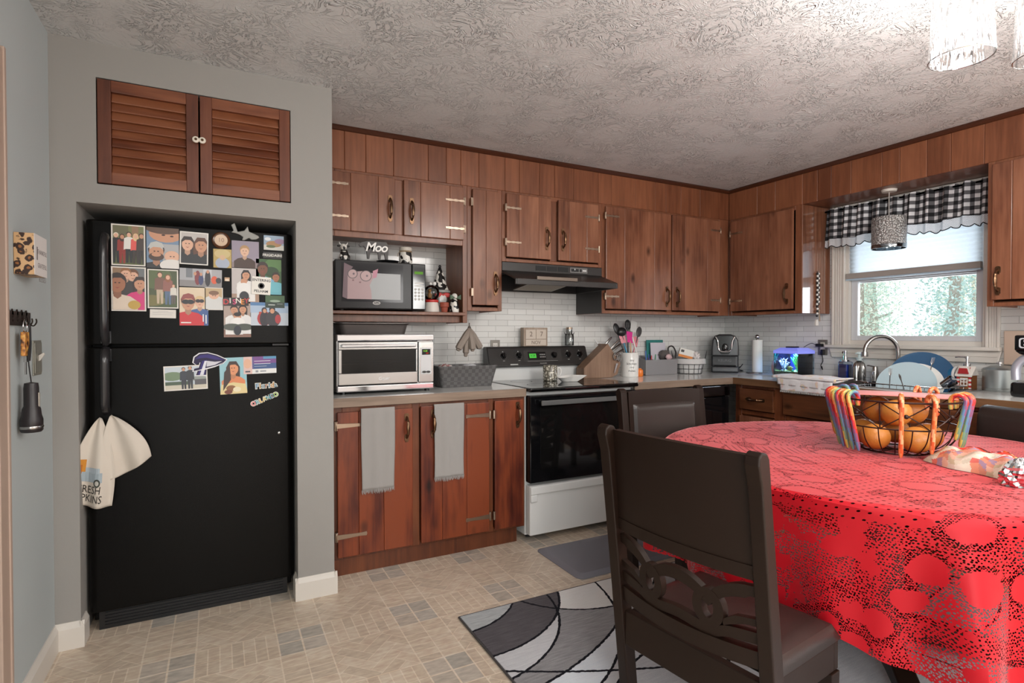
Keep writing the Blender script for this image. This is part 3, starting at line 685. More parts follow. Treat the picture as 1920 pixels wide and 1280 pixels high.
c = thing('range_hood', 'black range hood above the stove with its grease filter hanging open', 'range hood', (-1.995,-.25,1.53))
hx0, hx1 = -2.389, -1.601
m = MB(c)
m.box(hx0,hx1,-.322,-.003,1.648,1.704)                                            # top box with vents
m.prism([(-.003,1.54),(-.003,1.648),(-.322,1.648),(-.335,1.640),(-.50,1.584),(-.505,1.578),(-.505,1.546),(-.495,1.546),(-.495,1.575),(-.32,1.636),(-.02,1.636),(-.02,1.54)],'x',hx0,hx0+.012)
m.prism([(-.003,1.54),(-.003,1.648),(-.322,1.648),(-.335,1.640),(-.50,1.584),(-.505,1.578),(-.505,1.546),(-.495,1.546),(-.02,1.54)],'x',hx1-.012,hx1)
m.prism([(-.322,1.648),(-.335,1.642),(-.505,1.582),(-.505,1.546),(-.496,1.546),(-.496,1.574),(-.33,1.634),(-.322,1.636)],'x',hx0+.012,hx1-.012)
m.box(hx0+.012,hx1-.012,-.02,-.003,1.54,1.648)
hb = m.build('canopy', plain('hood_black',(46,43,42),.35), c, bevel=.002)
m = MB(c)
for k in range(3): m.box(-2.14+k*.088,-2.062+k*.088,-.3245,-.322,1.660,1.692)
m.build('vent', plain('vent_black',(10,10,10),.6), c)
m = MB(c); m.box(-1.868,-1.725,-.3255,-.322,1.658,1.694); sw = m.build('switch_panel', plain('switch_panel_grey',(120,118,116),.35), c, bevel=.002)
m = MB(c); m.col=(24,24,24); m.box(-1.86,-1.80,-.328,-.3255,1.666,1.686); m.box(-1.79,-1.775,-.328,-.3255,1.666,1.686); m.col=(230,230,228); m.box(-1.765,-1.735,-.3262,-.3255,1.672,1.680); m.box(-1.835,-1.829,-.3296,-.328,1.676,1.686); m.build('switches', M_paint, sw)
m = MB(c)
m.prism([(-.505,1.602),(-.505,1.574),(-.18,1.535),(-.18,1.545)],'x',-2.235,-1.93)
m.build('filter_frame', plain('filter_rim',(120,108,98),.35,.6), c, bevel=.002)
m = MB(c); m.add([(-2.22,-.49,1.5715),(-1.95,-.49,1.5715),(-1.95,-.20,1.5365),(-2.22,-.20,1.5365)],[(0,1,2,3)]); m.build('filter_mesh', plain('grease_mesh',(128,114,96),.4,.7,noise=1.5,nscale=500), c, recalc=False)
m = MB(c); m.tube([(hx0+.012,-.495,1.552),(-2.2,-.46,1.568)],.003,6); m.build('wire_clip', M_chrome, c)
# ================================================================== refrigerator
g = G('fridge_black'); p = g.n('NewGeometry'); nz = g.n('TexNoise', {'Vector':(p,'Position'),'Scale':420.0,'Detail':2.0})
M_fridge = g.bsdf(**{'Base Color':lin((13,12,11)),'Roughness':.25,'Specular IOR Level':.14,'Normal':g.bump((nz,0),.55,.0015)})
M_fh = plain('fridge_handle_black', (40,39,41), .22)
FY = -.700; FX0, FX1 = -4.486, -3.692; FZ, FS = 1.712, 1.190
fr = thing('refrigerator', 'tall black refrigerator covered with photos and magnets in the wall alcove', 'refrigerator', ((FX0+FX1)/2,-.4,0))
m = MB(fr); m.box(FX0+.008,FX1-.008,FY+.075,-.05,.025,FZ-.002); m.build('body', M_fridge, fr, bevel=.004)
def fdoor(name, z0, z1):
    m = MB(fr); R = .03; out = []
    out += [(FX0,FY+.07),(FX0,FY+R)]+[(FX0+R-R*math.cos(a),FY+R-R*math.sin(a)) for a in (.4,.8,1.2)]+[(FX0+R,FY)]
    out += [(FX1-R,FY)]+[(FX1-R+R*math.sin(a),FY+R-R*math.cos(a)) for a in (.4,.8,1.2)]+[(FX1,FY+R),(FX1,FY+.07)]
    m.prism(out,'z',z0,z1); m.s = [False]*2+[True]*(len(m.s)-2)
    return m.build(name, M_fridge, fr, bevel=.006, seg=3)
fz = fdoor('freezer_door', FS+.005, FZ); fd = fdoor('fridge_door', .085, FS-.005)
def fhandle(dr, z0, z1, flip):
    m = MB(fr); hx = XB(195,540,FY-.045); n = 14
    pts = []
    for i in range(n+1):
        t = i/n; e = min(t,1-t); b = min(1, e/.12); pts.append((hx, FY-.004-.043*math.sin(b*PI/2), z0+(z1-z0)*t))
    m.tube(pts, [.017]*(n+1), 10, flat=.75)
    m.box(hx-.017,hx+.017,FY-.012,FY+.004,z1-.05 if flip else z0,z1 if flip else z0+.05)
    return m.build('handle', M_fh, dr)
fhandle(fz, FS+.012, ZB(190,440,FY), False); fhandle(fd, ZB(199,774,FY-.045), FS-.012, True)
m = MB(fr); m.box(FX0+.03,FX1-.03,FY+.03,FY+.05,.0,.078)
for k in range(5): m.box(FX0+.05,FX1-.05,FY+.024,FY+.03,.012+k*.013,.019+k*.013)
m.build('kick_grille', M_black, fr)
m = MB(fr); m.box(FX1-.09,FX1-.02,FY+.005,FY+.06,FS-.004,FS+.004); m.build('hinge_cover', M_fh, fr)
def badge(u0,v0,u1,v1): return XB(u0,(v0+v1)/2,FY), XB(u1,(v0+v1)/2,FY), ZB((u0+u1)/2,v1,FY), ZB((u0+u1)/2,v0,FY)
x0,x1,z0,z1 = badge(493,473,528,485)
m = MB(fr); m.col=(26,22,20); m.box(x0,x1,FY-.003,FY,z0,z1); m.col=(225,222,215); m.push(face_back((x0+x1)/2,FY-.0034,(z0+z1)/2)); m.mesh(text('FRIGIDAIRE',.0165,.0002,bold=.0004)); m.build('nameplate', M_gloss, fz, recalc=False)
m = MB(fr); m.lathe([(.006,FY),(.006,FY-.004),(.004,FY-.005)],(XB(523,811,FY),0,ZB(523,811,FY)),12,'y'); m.build('door_plug', M_steel, fd)

# ---- flat prints held on the doors
SK = [(226,178,150),(205,150,118),(168,110,80),(120,74,52)]
def P_(x, y, s, skin, hair, shirt, lng=False, hat=None, wide=1.0):
    """head and shoulders, head centre (x,y), head half-height s"""
    o = []
    if lng: o.append(('p',[(x-s*.95,y-s*2.1),(x-s*1.0,y+s*.2),(x-s*.5,y+s*1.15),(x+s*.5,y+s*1.15),(x+s*1.0,y+s*.2),(x+s*.95,y-s*2.1)],hair))
    o.append(('p',[(x-s*1.9*wide,y-s*6),(x-s*1.9*wide,y-s*2.0),(x-s*1.2*wide,y-s*1.45),(x-s*.4,y-s*1.25),(x+s*.4,y-s*1.25),(x+s*1.2*wide,y-s*1.45),(x+s*1.9*wide,y-s*2.0),(x+s*1.9*wide,y-s*6)],shirt))
    o.append(('p',[(x-s*.36,y-s*1.45),(x-s*.36,y-s*.6),(x+s*.36,y-s*.6),(x+s*.36,y-s*1.45),(x,y-s*1.75)],tuple(int(c*.85) for c in skin)))
    if not lng: o.append(('e',x,y+s*.28,s*.86,s*.92,hair))
    o.append(('e',x,y-s*.05,s*.76,s*.98,skin))
    o.append(('p',[(x-s*.74,y+s*.25),(x-s*.6,y+s*.85),(x,y+s*1.12),(x+s*.6,y+s*.85),(x+s*.74,y+s*.25),(x+s*.35,y+s*.62),(x-s*.3,y+s*.6)],hat or hair))
    if hat: o.append(('p',[(x-s*.95,y+s*.38),(x-s*.5,y+s*.58),(x+s*.8,y+s*.55),(x+s*.6,y+s*1.1),(x,y+s*1.3),(x-s*.6,y+s*1.1)],hat))
    d = (60,36,30)
    o += [('e',x-s*.28,y+s*.06,s*.10,s*.07,d),('e',x+s*.28,y+s*.06,s*.10,s*.07,d),('p',[(x-s*.26,y-s*.42),(x,y-s*.58),(x+s*.26,y-s*.42),(x,y-s*.47)],(150,70,62))]
    return o
def F_(x, y, h, skin, hair, shirt, legs, lng=False):
    """standing figure, feet at y, height h (both in units of the print's height; x scaled by caller's aspect)"""
    r = h*.075; o = []
    o.append(('p',[(x-r*1.1,y),(x-r*1.3,y+h*.48),(x+r*1.3,y+h*.48),(x+r*1.1,y),(x+r*.3,y),(x,y+h*.4),(x-r*.3,y)],legs))
    o.append(('p',[(x-r*2.0,y+h*.42),(x-r*1.8,y+h*.80),(x-r*.6,y+h*.85),(x+r*.6,y+h*.85),(x+r*1.8,y+h*.80),(x+r*2.0,y+h*.42),(x+r*1.2,y+h*.45),(x-r*1.2,y+h*.45)],shirt))
    if lng: o.append(('e',x,y+h*.88,r*1.15,r*1.7,hair))
    o += [('e',x,y+h*.94,r*.98,r*1.05,hair),('e',x,y+h*.915,r*.78,r*.98,skin)]
    return o
def flat(name, label, cat, box, bg, shapes=(), border=None, group=None, rot=0, y=None, t=.0006, lay=.00018, mat=None, extra=None):
    y = y if y is not None else FY-.0004
    u0,v0,u1,v1 = box; x0, x1 = XB(u0,(v0+v1)/2,y), XB(u1,(v0+v1)/2,y); z0, z1 = ZB((u0+u1)/2,v1,y), ZB((u0+u1)/2,v0,y)
    W, Hh = x1-x0, z1-z0; asp = W/Hh
    m = MB().push(face_back((x0+x1)/2,y,(z0+z1)/2) @ Matrix.Rotation(math.radians(rot),4,'Z'))
    m.col = border or bg; m.box(-W/2,W/2,-Hh/2,Hh/2,0,t)
    k = 1
    def lay_poly(P, c):
        nonlocal k
        b = .045 if border else 0.0
        P = clip([(q[0],q[1]) for q in P], b*min(1,1/asp), 1-b*min(1,1/asp), b*min(1,asp), 1-b*min(1,asp))
        if len(P) > 2:
            m.col = c; m.poly([(-W/2+q[0]*W,-Hh/2+q[1]*Hh,t+lay*k) for q in P]); k += 1
    if border: lay_poly([(0,0),(1,0),(1,1),(0,1)], bg)
    for s_ in shapes:
        if s_[0]=='e':
            _, cx, cy, rx, ry, c = s_; lay_poly(ell(cx/1.0, cy, rx/asp, ry, 16), c)
        elif s_[0]=='p':
            # figures are drawn about their own axis: keep their aspect
            xs = [q[0] for q in s_[1]]; mx = (min(xs)+max(xs))/2
            lay_poly([(mx+(q[0]-mx)/asp if len(s_)==3 else q[0], q[1]) for q in s_[1]], s_[2])
    if extra: extra(m, W, Hh, t+lay*(k+1))
    o = m.build(name, mat or M_photo, None, recalc=False)
    return tag(o, label, cat, group)
def R_(x0,y0,x1,y1,c): return ('p',[(x0,y0),(x1,y0),(x1,y1),(x0,y1)],c,1)
GR_ = 'photographs on the refrigerator doors'
W_ = (228,222,214)
flat('photograph','white bordered photo of five people in evening clothes outdoors, top left on the freezer door','photograph',(208.5,421,272.5,498),(126,128,84),
  [R_(0,0,1,.3,(92,100,54)),R_(.6,.6,.8,1,(150,118,90)),R_(.0,.75,.5,1,(108,104,76))]+F_(.14,.06,.72,SK[0],(230,220,200),(40,38,40),(36,34,36))+F_(.32,.05,.7,SK[1],(70,40,30),(150,50,40),(148,46,38),True)+F_(.52,.07,.74,SK[0],(60,44,36),(232,228,222),(40,38,38))+F_(.72,.06,.72,SK[0],(230,200,150),(228,92,84),(60,48,44),True)+F_(.89,.05,.74,SK[1],(80,50,36),(70,56,48),(50,42,40)),W_,GR_)
flat('photograph','photo of a man in a pale cap holding a baby beside another face','photograph',(274.5,427,335.5,503),(120,144,172),
  [R_(.5,0,1,.6,(176,176,178))]+[('e',.60,.86,.36,.22,SK[1]),('e',.56,.98,.42,.14,(96,70,54)),('e',.52,.82,.04,.02,(60,36,30)),('e',.78,.80,.04,.02,(60,36,30))]+P_(.30,.40,.20,SK[1],(52,36,30),(44,38,38),hat=(196,196,192))+[('e',.30,.28,.16,.10,(80,56,44)),('e',.30,.33,.10,.05,SK[1]),('e',.78,.30,.16,.14,SK[0]),('e',.78,.08,.26,.15,(228,224,220)),('e',.74,.30,.02,.012,(60,36,30)),('e',.84,.30,.02,.012,(60,36,30))],None,GR_)
flat('photograph','white framed photo of two dark haired women in black tops','photograph',(337,435,390.5,496),(196,190,186),P_(.27,.62,.20,SK[0],(52,34,30),(34,30,32),True)+P_(.74,.60,.21,SK[1],(96,58,38),(30,28,30),True),(232,228,222),GR_,rot=-1)
m = MB(); mx_, mz_ = XB(414.5,451,FY), ZB(414.5,451,FY); m.col=(84,50,28); m.lathe([(.0368,FY-.0005),(.0368,FY-.010),(.032,FY-.014),(.026,FY-.012)],(mx_,0,mz_),28,'y'); m.col=(206,176,146); m.lathe([(.0265,FY-.012),(.001,FY-.0125)],(mx_,0,mz_),28,'y')
m.col=(150,112,86); m.push(face_back(mx_,FY-.0128,mz_)); m.mesh(text('10',.026,.0001)); tag(m.build('round_magnet', M_gloss), 'round brown framed magnet right of the two women photo', 'magnet')
flat('photograph','small faded yellow photo below the round brown magnet','photograph',(400,467,434,502),(186,160,92),[('e',.5,.75,.38,.25,(206,186,130)),('e',.5,.25,.34,.30,(168,178,196)),('e',.5,.55,.14,.14,(214,178,140))],None,GR_)
# shark magnet
sx_, sz_ = XB(460,438,FY), ZB(460,438,FY); sc_ = mpp((sx_,FY,sz_))
prof = [(-24,14),(-18,18),(-13,2),(-6,4),(-2,5),(4,14),(6,4),(14,1),(22,-3),(24,-6),(18,-10),(10,-11),(6,-8),(-2,-13),(-6,-13),(-4,-7),(-10,-3),(-16,-1),(-24,0),(-20,4)]
m = MB(); m.prism([(sx_+a*sc_, sz_+b*sc_) for a,b in prof],'y',FY-.010,FY-.0005); tag(m.build('shark_magnet', plain('magnet_pewter',(150,150,146),.4), bevel=.003), 'grey shark shaped magnet at the top of the freezer door', 'magnet')
flat('photograph','school portrait of a blond boy in a brown shirt under the shark magnet','photograph',(434.5,452,485.5,502),(150,140,156),[R_(0,0,1,.2,(142,126,128))]+P_(.47,.62,.19,(226,184,156),(178,140,96),(70,48,38)),None,GR_)
flat('scenic_magnet','small landscape magnet above the nameplate at top right of the freezer door','magnet',(494.5,442,532,469),(150,170,190),[R_(0,0,1,.35,(206,204,196)),('e',.5,.42,.5,.22,(170,128,84)),('e',.35,.25,.3,.10,(92,104,66)),('e',.8,.62,.35,.18,(150,120,150)),('e',.2,.75,.2,.12,(222,226,230))],None)
flat('photograph','photo of a man with a child in turquoise before green trees','photograph',(480,486,527.5,552),(56,92,48),[('e',.8,.85,.3,.2,(84,122,66)),('e',.6,.65,.2,.14,(38,66,34))]+P_(.26,.72,.17,SK[3],(50,32,28),(128,176,206))+P_(.78,.50,.12,SK[2],(50,34,28),(112,184,198))+[('e',.74,.2,.3,.16,(110,182,196))],None,GR_)
flat('photograph','photo of a dark haired woman in white hugging a child on a pale backdrop','photograph',(434.5,503,485.5,566),(196,188,186),[R_(0,0,1,.24,(170,140,120))]+P_(.52,.80,.13,SK[1],(34,26,26),(232,230,228),True)+[('e',.44,.60,.085,.10,SK[1]),('e',.44,.40,.2,.17,(236,234,232)),('e',.45,.17,.13,.15,(44,42,50))],None,GR_)
def ent(m, W, Hh, z):
    m.col=(44,42,42)
    m.push(Matrix.Translation((0,Hh*.30,z))); m.mesh(text('ENTERING',Hh*.20,.0001,bold=.0003)); m.push(Matrix.Translation((0,-Hh*.62,0))); m.mesh(text('PELHAM',Hh*.20,.0001,bold=.0003))
    m.push(Matrix.Translation((0,Hh*.31,0))); m.lathe([(Hh*.15,0),(Hh*.17,.0001)],(0,0,0),24); m.poly([(p[0],p[1],.0001) for p in ell(0,0,Hh*.1,Hh*.11,14)])
flat('town_sign_magnet','white ticket shaped ENTERING PELHAM magnet at right on the freezer door','magnet',(472,519,507.5,552),(232,228,220),[],None,y=FY-.004,t=.003,rot=-3,extra=ent)
flat('photograph','selfie photo of four smiling people at a table, lower left of the freezer group','photograph',(208.5,500,274,583),(150,120,90),[R_(.5,.6,1,1,(112,116,118))]+P_(.62,.80,.13,SK[0],(110,70,44),(46,42,44))+P_(.42,.84,.12,SK[0],(150,100,60),(60,52,50))+P_(.82,.62,.14,SK[1],(52,36,30),(214,52,122),True)+P_(.18,.62,.20,SK[2],(48,34,28),(222,204,186))+[('e',.66,.14,.12,.1,(196,160,70))],W_,GR_)
flat('photograph','photo of a couple standing with a child among green bushes','photograph',(276.5,505,334.5,578),(74,84,48),[('e',.2,.8,.4,.3,(92,104,62)),('e',.8,.2,.5,.2,(70,84,40)),('e',.15,.2,.3,.14,(120,112,60))]+F_(.40,.12,.80,SK[0],(90,56,40),(124,88,72),(196,176,150))+F_(.66,.10,.76,SK[0],(150,92,60),(150,96,84),(90,110,140),True)+F_(.84,.12,.5,SK[0],(140,100,70),(220,214,204),(96,84,80)),W_,GR_)
flat('paper_slip','narrow white handwritten slip under the couple-in-bushes photo','paper',(281,580,330,596),(222,216,208),[R_(.1,.6,.9,.64,(170,166,166)),R_(.1,.38,.86,.42,(176,172,172)),R_(.3,.78,.7,.81,(180,176,176))],None,rot=-1)
flat('photograph','wide photo of children in costumes on a street porch','photograph',(336.5,504,416,538),(172,172,176),[R_(0,0,1,.35,(140,136,136)),R_(.15,.5,.3,1,(120,124,130)),R_(.55,.5,.75,1,(200,200,204)),('e',.42,.5,.14,.4,(130,50,56)),('e',.50,.4,.12,.3,(60,66,110)),('e',.66,.5,.14,.45,(46,40,44)),('e',.82,.42,.16,.22,(222,92,56)),('e',.36,.72,.07,.1,SK[1]),('e',.5,.7,.06,.1,SK[1]),('e',.66,.86,.07,.1,SK[1]),('e',.92,.4,.14,.16,(60,58,60))],None,GR_,rot=-1)
flat('photograph','photo of two people in sunglasses, one in a bright red jersey','photograph',(336.5,539,390.5,610),(226,206,178),P_(.70,.62,.14,SK[0],(220,190,140),(64,92,150))+P_(.30,.60,.19,SK[1],(110,64,50),(204,26,36),hat=(150,70,66))+[('e',.22,.62,.09,.06,(30,26,28)),('e',.38,.62,.09,.06,(30,26,28)),('e',.64,.65,.06,.045,(50,40,40)),('e',.77,.65,.06,.045,(50,40,40)),R_(.05,.06,.4,.09,(238,232,226)),R_(.80,.10,.84,.3,(232,232,236)),R_(.9,.05,.94,.28,(232,232,236))],None,GR_)
flat('photograph','photo of a swaddled newborn baby','photograph',(384,539,418,581),(196,170,130),[('e',.5,.3,.5,.34,(214,214,212)),('e',.5,.66,.20,.18,SK[0]),('e',.5,.76,.2,.1,(130,94,70)),('e',.44,.64,.03,.015,(80,50,44)),('e',.58,.63,.03,.015,(80,50,44))],W_,GR_)
flat('tiny_magnet','tiny tan magnet between the photo columns on the freezer door','magnet',(421,520,430.5,527),(196,160,126),[('e',.5,.3,.5,.3,(236,220,200))],None,y=FY-.002,t=.002)
flat('photograph','tall photo of a family of three seated in white tops, lowest on the freezer door','photograph',(419.5,568,470.5,632),(176,156,146),[R_(0,0,1,.22,(136,100,86))]+P_(.38,.80,.12,SK[1],(60,40,34),(232,230,228))+P_(.70,.82,.12,SK[1],(40,28,28),(228,226,226),True)+[('e',.5,.60,.10,.11,SK[1]),('e',.5,.67,.10,.06,(40,28,26)),('e',.5,.42,.2,.16,(238,236,234)),('e',.3,.30,.24,.10,(80,84,76)),('e',.75,.30,.24,.10,(76,80,72)),('e',.5,.2,.1,.14,(40,42,52))],None,GR_,rot=0)
def dis(m, W, Hh, z):
    for i, (ch, c) in enumerate(zip('DISNEY',((214,60,60),(232,190,60),(210,70,120),(70,140,90),(230,140,50),(200,60,60)))):
        M0 = m.M.copy(); m.push(Matrix.Translation((-W*.42+W*.168*i,(.1 if i%2 else -.05)*Hh,z))); m.col=(40,28,26); m.mesh(text(ch,Hh*.95,.0001,bold=.002)); m.push(Matrix.Translation((0,0,.0004))); m.col=c if i not in (1,3) else (238,230,220); m.mesh(text(ch,Hh*.9,.0001,bold=.0005)); m.M = M0
flat('letter_magnet','small magnet of colourful capital letters above the lowest family photo','magnet',(420,558,466,573),(48,34,32),[],None,y=FY-.004,t=.002,extra=dis,rot=1)
flat('photograph','photo of two people in striped winter coats on snow','photograph',(469.5,567,540.5,610),(196,204,216),[R_(0,.55,1,1,(170,190,214)),R_(0,.86,1,1,(90,130,176)),('e',.36,.3,.28,.32,(176,56,60)),('e',.36,.28,.18,.34,(52,48,56)),('e',.60,.3,.3,.36,(60,56,62)),('e',.72,.28,.12,.2,(176,60,66)),('e',.36,.66,.11,.13,(60,56,62)),('e',.37,.63,.07,.09,SK[1]),('e',.57,.70,.12,.16,(40,38,44)),('e',.57,.63,.09,.11,SK[1]),('e',.25,.55,.05,.05,(196,80,60))],None,GR_)
flat('ticket_magnet','dark green ticket overlapping the snow photo','ticket',(497.5,554,533.5,577),(44,62,54),[R_(0,.45,1,1,(66,96,62)),('e',.5,.55,.4,.1,(150,170,150)),R_(.15,.2,.5,.27,(196,202,198)),R_(.6,.3,.9,.34,(150,160,156))],None,y=FY-.003,t=.001)
# fridge door
flat('photograph','photo of two men in dark suits outdoors, on the lower refrigerator door','photograph',(307,685,389,731),(196,206,214),[R_(0,0,1,.22,(206,198,180)),R_(0,.22,.6,.36,(66,84,60)),('e',.2,.58,.4,.18,(110,132,100)),('e',.8,.45,.3,.1,(150,156,150)),R_(.7,.2,1,.42,(84,80,84))]+F_(.45,.0,.92,SK[1],(50,38,34),(36,38,52),(34,34,44))+F_(.60,.0,.96,SK[1],(44,34,30),(34,34,42),(32,32,40)),W_,GR_,rot=1.5)
m = MB(); px_, pz_ = XB(394,682,FY), ZB(394,682,FY); k_ = mpp((px_,FY,pz_))
m.push(face_back(px_,FY-.0015,pz_) @ Matrix.Scale(k_*1.0,4))
zq = 1/k_
oo = [(-29,3),(-27,14),(-18,21),(-4,22),(12,17),(29,8),(22,0),(8,-6),(-6,-9),(-7,-22),(-25,-22),(-22,-13),(-29,-14),(-28,-9),(-20,-7),(-17,4),(-24,-1)]
def pp(P, c, z): m.col = c; m.poly([(a,b,z*zq) for a,b in P])
m.col=(236,234,238); m.prism(oo,'z',0,.002*zq)
pp([(a*.93,b*.92) for a,b in oo],(36,28,66),.0024)
pp([(-25,9),(-16,17),(-2,18),(12,13),(24,7),(8,8),(-6,12),(-16,11)],(58,48,120),.0028); pp([(-20,-20),(-13,6),(-5,8),(-9,-20)],(58,48,120),.0028); pp([(-17,-20),(-9,6),(-5,6),(-11,-20)],(226,226,236),.0031)
pp([(-5,6),(8,4),(20,5),(8,-2),(-6,-5)],(214,212,222),.0030); pp([(-28,-13),(-8,-8),(10,-3),(24,3),(8,-6),(-10,-11)],(236,234,238),.0033)
tag(m.build('letter_sticker', M_paint, recalc=False), 'large swooping purple letter P emblem on the refrigerator door', 'sticker')
flat('photograph','photo of a long haired woman in a strapless floral dress','photograph',(412,670,462.5,738),(150,196,206),[R_(0,0,1,.3,(168,206,214))]+P_(.50,.70,.17,(226,150,104),(58,34,26),(222,134,86),True,wide=.9)+[('p',[(.16,-.05),(.2,.26),(.5,.32),(.8,.26),(.86,-.05)],(226,206,150)),('e',.4,.16,.12,.08,(140,90,50)),('e',.62,.12,.1,.07,(236,224,190)),('e',.3,.06,.1,.06,(120,60,40)),('p',[(.16,.1),(.2,.6),(.34,.8),(.36,.4)],(58,34,26))],None,GR_,rot=1.5)
flat('info_card','purple and blue appointment card with a baby picture, right of the P emblem','card',(456.5,668,518,700),(96,92,148),[R_(0,0,1,.28,(232,232,230)),R_(.3,.28,1,.6,(62,88,140)),R_(.3,.6,1,1,(120,76,142)),R_(.6,.85,1,1,(90,150,190)),R_(0,0,.26,1,(222,190,184)),('e',.12,.6,.2,.28,SK[0]),R_(.32,.72,.82,.75,(230,228,236)),R_(.32,.56,.82,.59,(230,228,236)),R_(.32,.42,.7,.44,(200,206,220)),R_(.05,.10,.2,.18,(70,72,80)),R_(.36,.08,.44,.2,(150,152,158)),R_(.5,.1,.68,.18,(160,162,168))],None,rot=1)
def wordmag(name, label, word, u0, v0, u1, v1, cols, rot, sz, shear=0.0):
    m = MB(); x0, x1 = XB(u0,(v0+v1)/2,FY), XB(u1,(v0+v1)/2,FY); zc = ZB((u0+u1)/2,(v0+v1)/2,FY)
    m.push(face_back((x0+x1)/2,FY-.002,zc) @ Matrix.Rotation(math.radians(rot),4,'Z')); W = x1-x0
    for i, ch in enumerate(word):
        M0 = m.M.copy(); m.push(Matrix.Translation((-W/2+W*(i+.5)/len(word),0,0)))
        m.col=(232,228,216); m.mesh(text(ch,sz*1.08,.001,bold=.0028)); m.push(Matrix.Translation((0,0,.0014))); m.col=cols[i%len(cols)]; m.mesh(text(ch,sz,.0002,bold=.0006)); m.M = M0
    return tag(m.build(name, M_paint, recalc=False), label, 'magnet')
wordmag('word_magnet','pale magnet spelling Florida on the refrigerator door','Florida',479,714,519,731,[(90,140,180),(200,150,90),(120,150,170),(180,120,90)],3,.032)
wordmag('word_magnet','tilted colourful magnet spelling ORLANDO below the Florida one','ORLANDO',470,736,522,760,[(226,110,120),(90,160,170),(230,180,80),(210,190,120),(80,150,160),(70,120,150),(150,190,80)],22,.026)

# ---- towels on the handle
g = G('towel_cotton'); p = g.n('NewGeometry'); a = g.n('Attribute', attribute_name='Col'); nz = g.n('TexNoise', {'Vector':(p,'Position'),'Scale':500.0,'Detail':2.0})
M_cloth = g.bsdf(**{'Base Color':(a,'Color'),'Roughness':.95,'Specular IOR Level':.1,'Normal':g.bump((nz,0),.3,.001)})
hx_ = XB(199,780,FY-.045)
def tow(root, name, top, L, R, lift, folds, seed, y0):
    """cloth gathered at px top, opening to bottom edge L..R (pixels); y0 distance to the door at the hem"""
    m = MB(root); r_ = random.Random(seed); ph = r_.random()*6; uv = []
    yb = FY-.05
    tx, tz = XB(*top,yb), ZB(*top,yb); lx, lz = XB(*L,yb), ZB(*L,yb); rx, rz = XB(*R,yb), ZB(*R,yb)
    def fn(a, b):
        e = b**.75; x = tx+((lx+(rx-lx)*a)-tx)*e+(a-.5)*.012; bz = lz+(rz-lz)*a-.012*math.sin(a*PI)
        z = tz+(bz-tz)*b - .012*(1-b)*abs(a-.5)
        # bellied sides, folds deepening downwards
        x += (a-.5)*.05*math.sin(b*PI)
        y = FY-y0-.012-.016*math.sin(a*folds*2*PI+ph)*(.25+.75*b)-.02*math.sin(b*PI)
        uv.append((a, 1-b)); return (x, y, z)
    m.grid(fn, 44, 36); m.col = None
    for i in range(len(m.c)): m.c[i] = (214,204,192)
    m.uv = uv
    return m, fn
tw = thing('tea_towel', 'cream tea towel pulled through the lower refrigerator handle', 'towel', (hx_,FY-.05,ZB(200,955,FY-.05)))
m, fn1 = tow(tw, 'printed_half', (186,783), (137,944), (204,952), 0, 1.6, 3, .022)
m.build('printed_half', M_cloth, tw, recalc=False, solid=.0016)
# print on it, laid on the folds
def onfn(fn, P, off=.0022):
    out = []
    for a, b in P:
        q = Vector(fn(a,b)); out.append((q.x, q.y-off, q.z))
    return out
m = MB(tw)
def pr(P, c, off=.0022): m.col = c; m.poly(onfn(fn1, P, off))
def band(a0,a1,b0,b1,c,n=8,off=.0022):
    for i in range(n):
        t0, t1 = a0+(a1-a0)*i/n, a0+(a1-a0)*(i+1)/n; pr([(t0,b0),(t1,b0),(t1,b1),(t0,b1)],c,off)
band(.05,.30,.46,.60,(206,140,62)); band(.02,.22,.52,.62,(186,110,52),off=.003); band(.05,.72,.60,.71,(166,178,186)); band(.30,.66,.55,.61,(176,188,196))
for r, c, o in ((.075,(74,78,74),.003),(.045,(196,192,184),.004)):
    for i in range(12):
        a0_, a1_ = 2*PI*i/12, 2*PI*(i+1)/12
        pr([(.60,.715),(.60+r*1.1*math.cos(a0_),.715+r*.62*math.sin(a0_)),(.60+r*1.1*math.cos(a1_),.715+r*.62*math.sin(a1_))],c,o)
vs_, fs_ = text('FRESH',.15,.0,shear=.15); 
def words(body, a_c, b_c, sz):
    vs_, fs_ = text(body, sz, 0.0, shear=.1, res=2); zs = [tuple(onfn(fn1,[(a_c+x, b_c-y*.62)],.0026)[0]) for x,y,z in vs_]
    m.col = (52,48,46); m.add(zs, fs_)
words('FRESH', .42, .80, .20); words('PUMPKINS', .27, .905, .20)
m.build('towel_print', plain('print_ink',(52,48,46),.9) if False else M_cloth, [o for o in bpy.data.objects if o.parent is tw][0], recalc=False)
m, fn2 = tow(tw, 'plain_half', (207,779), (208,901), (279,858), 0, 1.4, 8, .012)
m.build('plain_half', M_cloth, tw, recalc=False, solid=.0016)

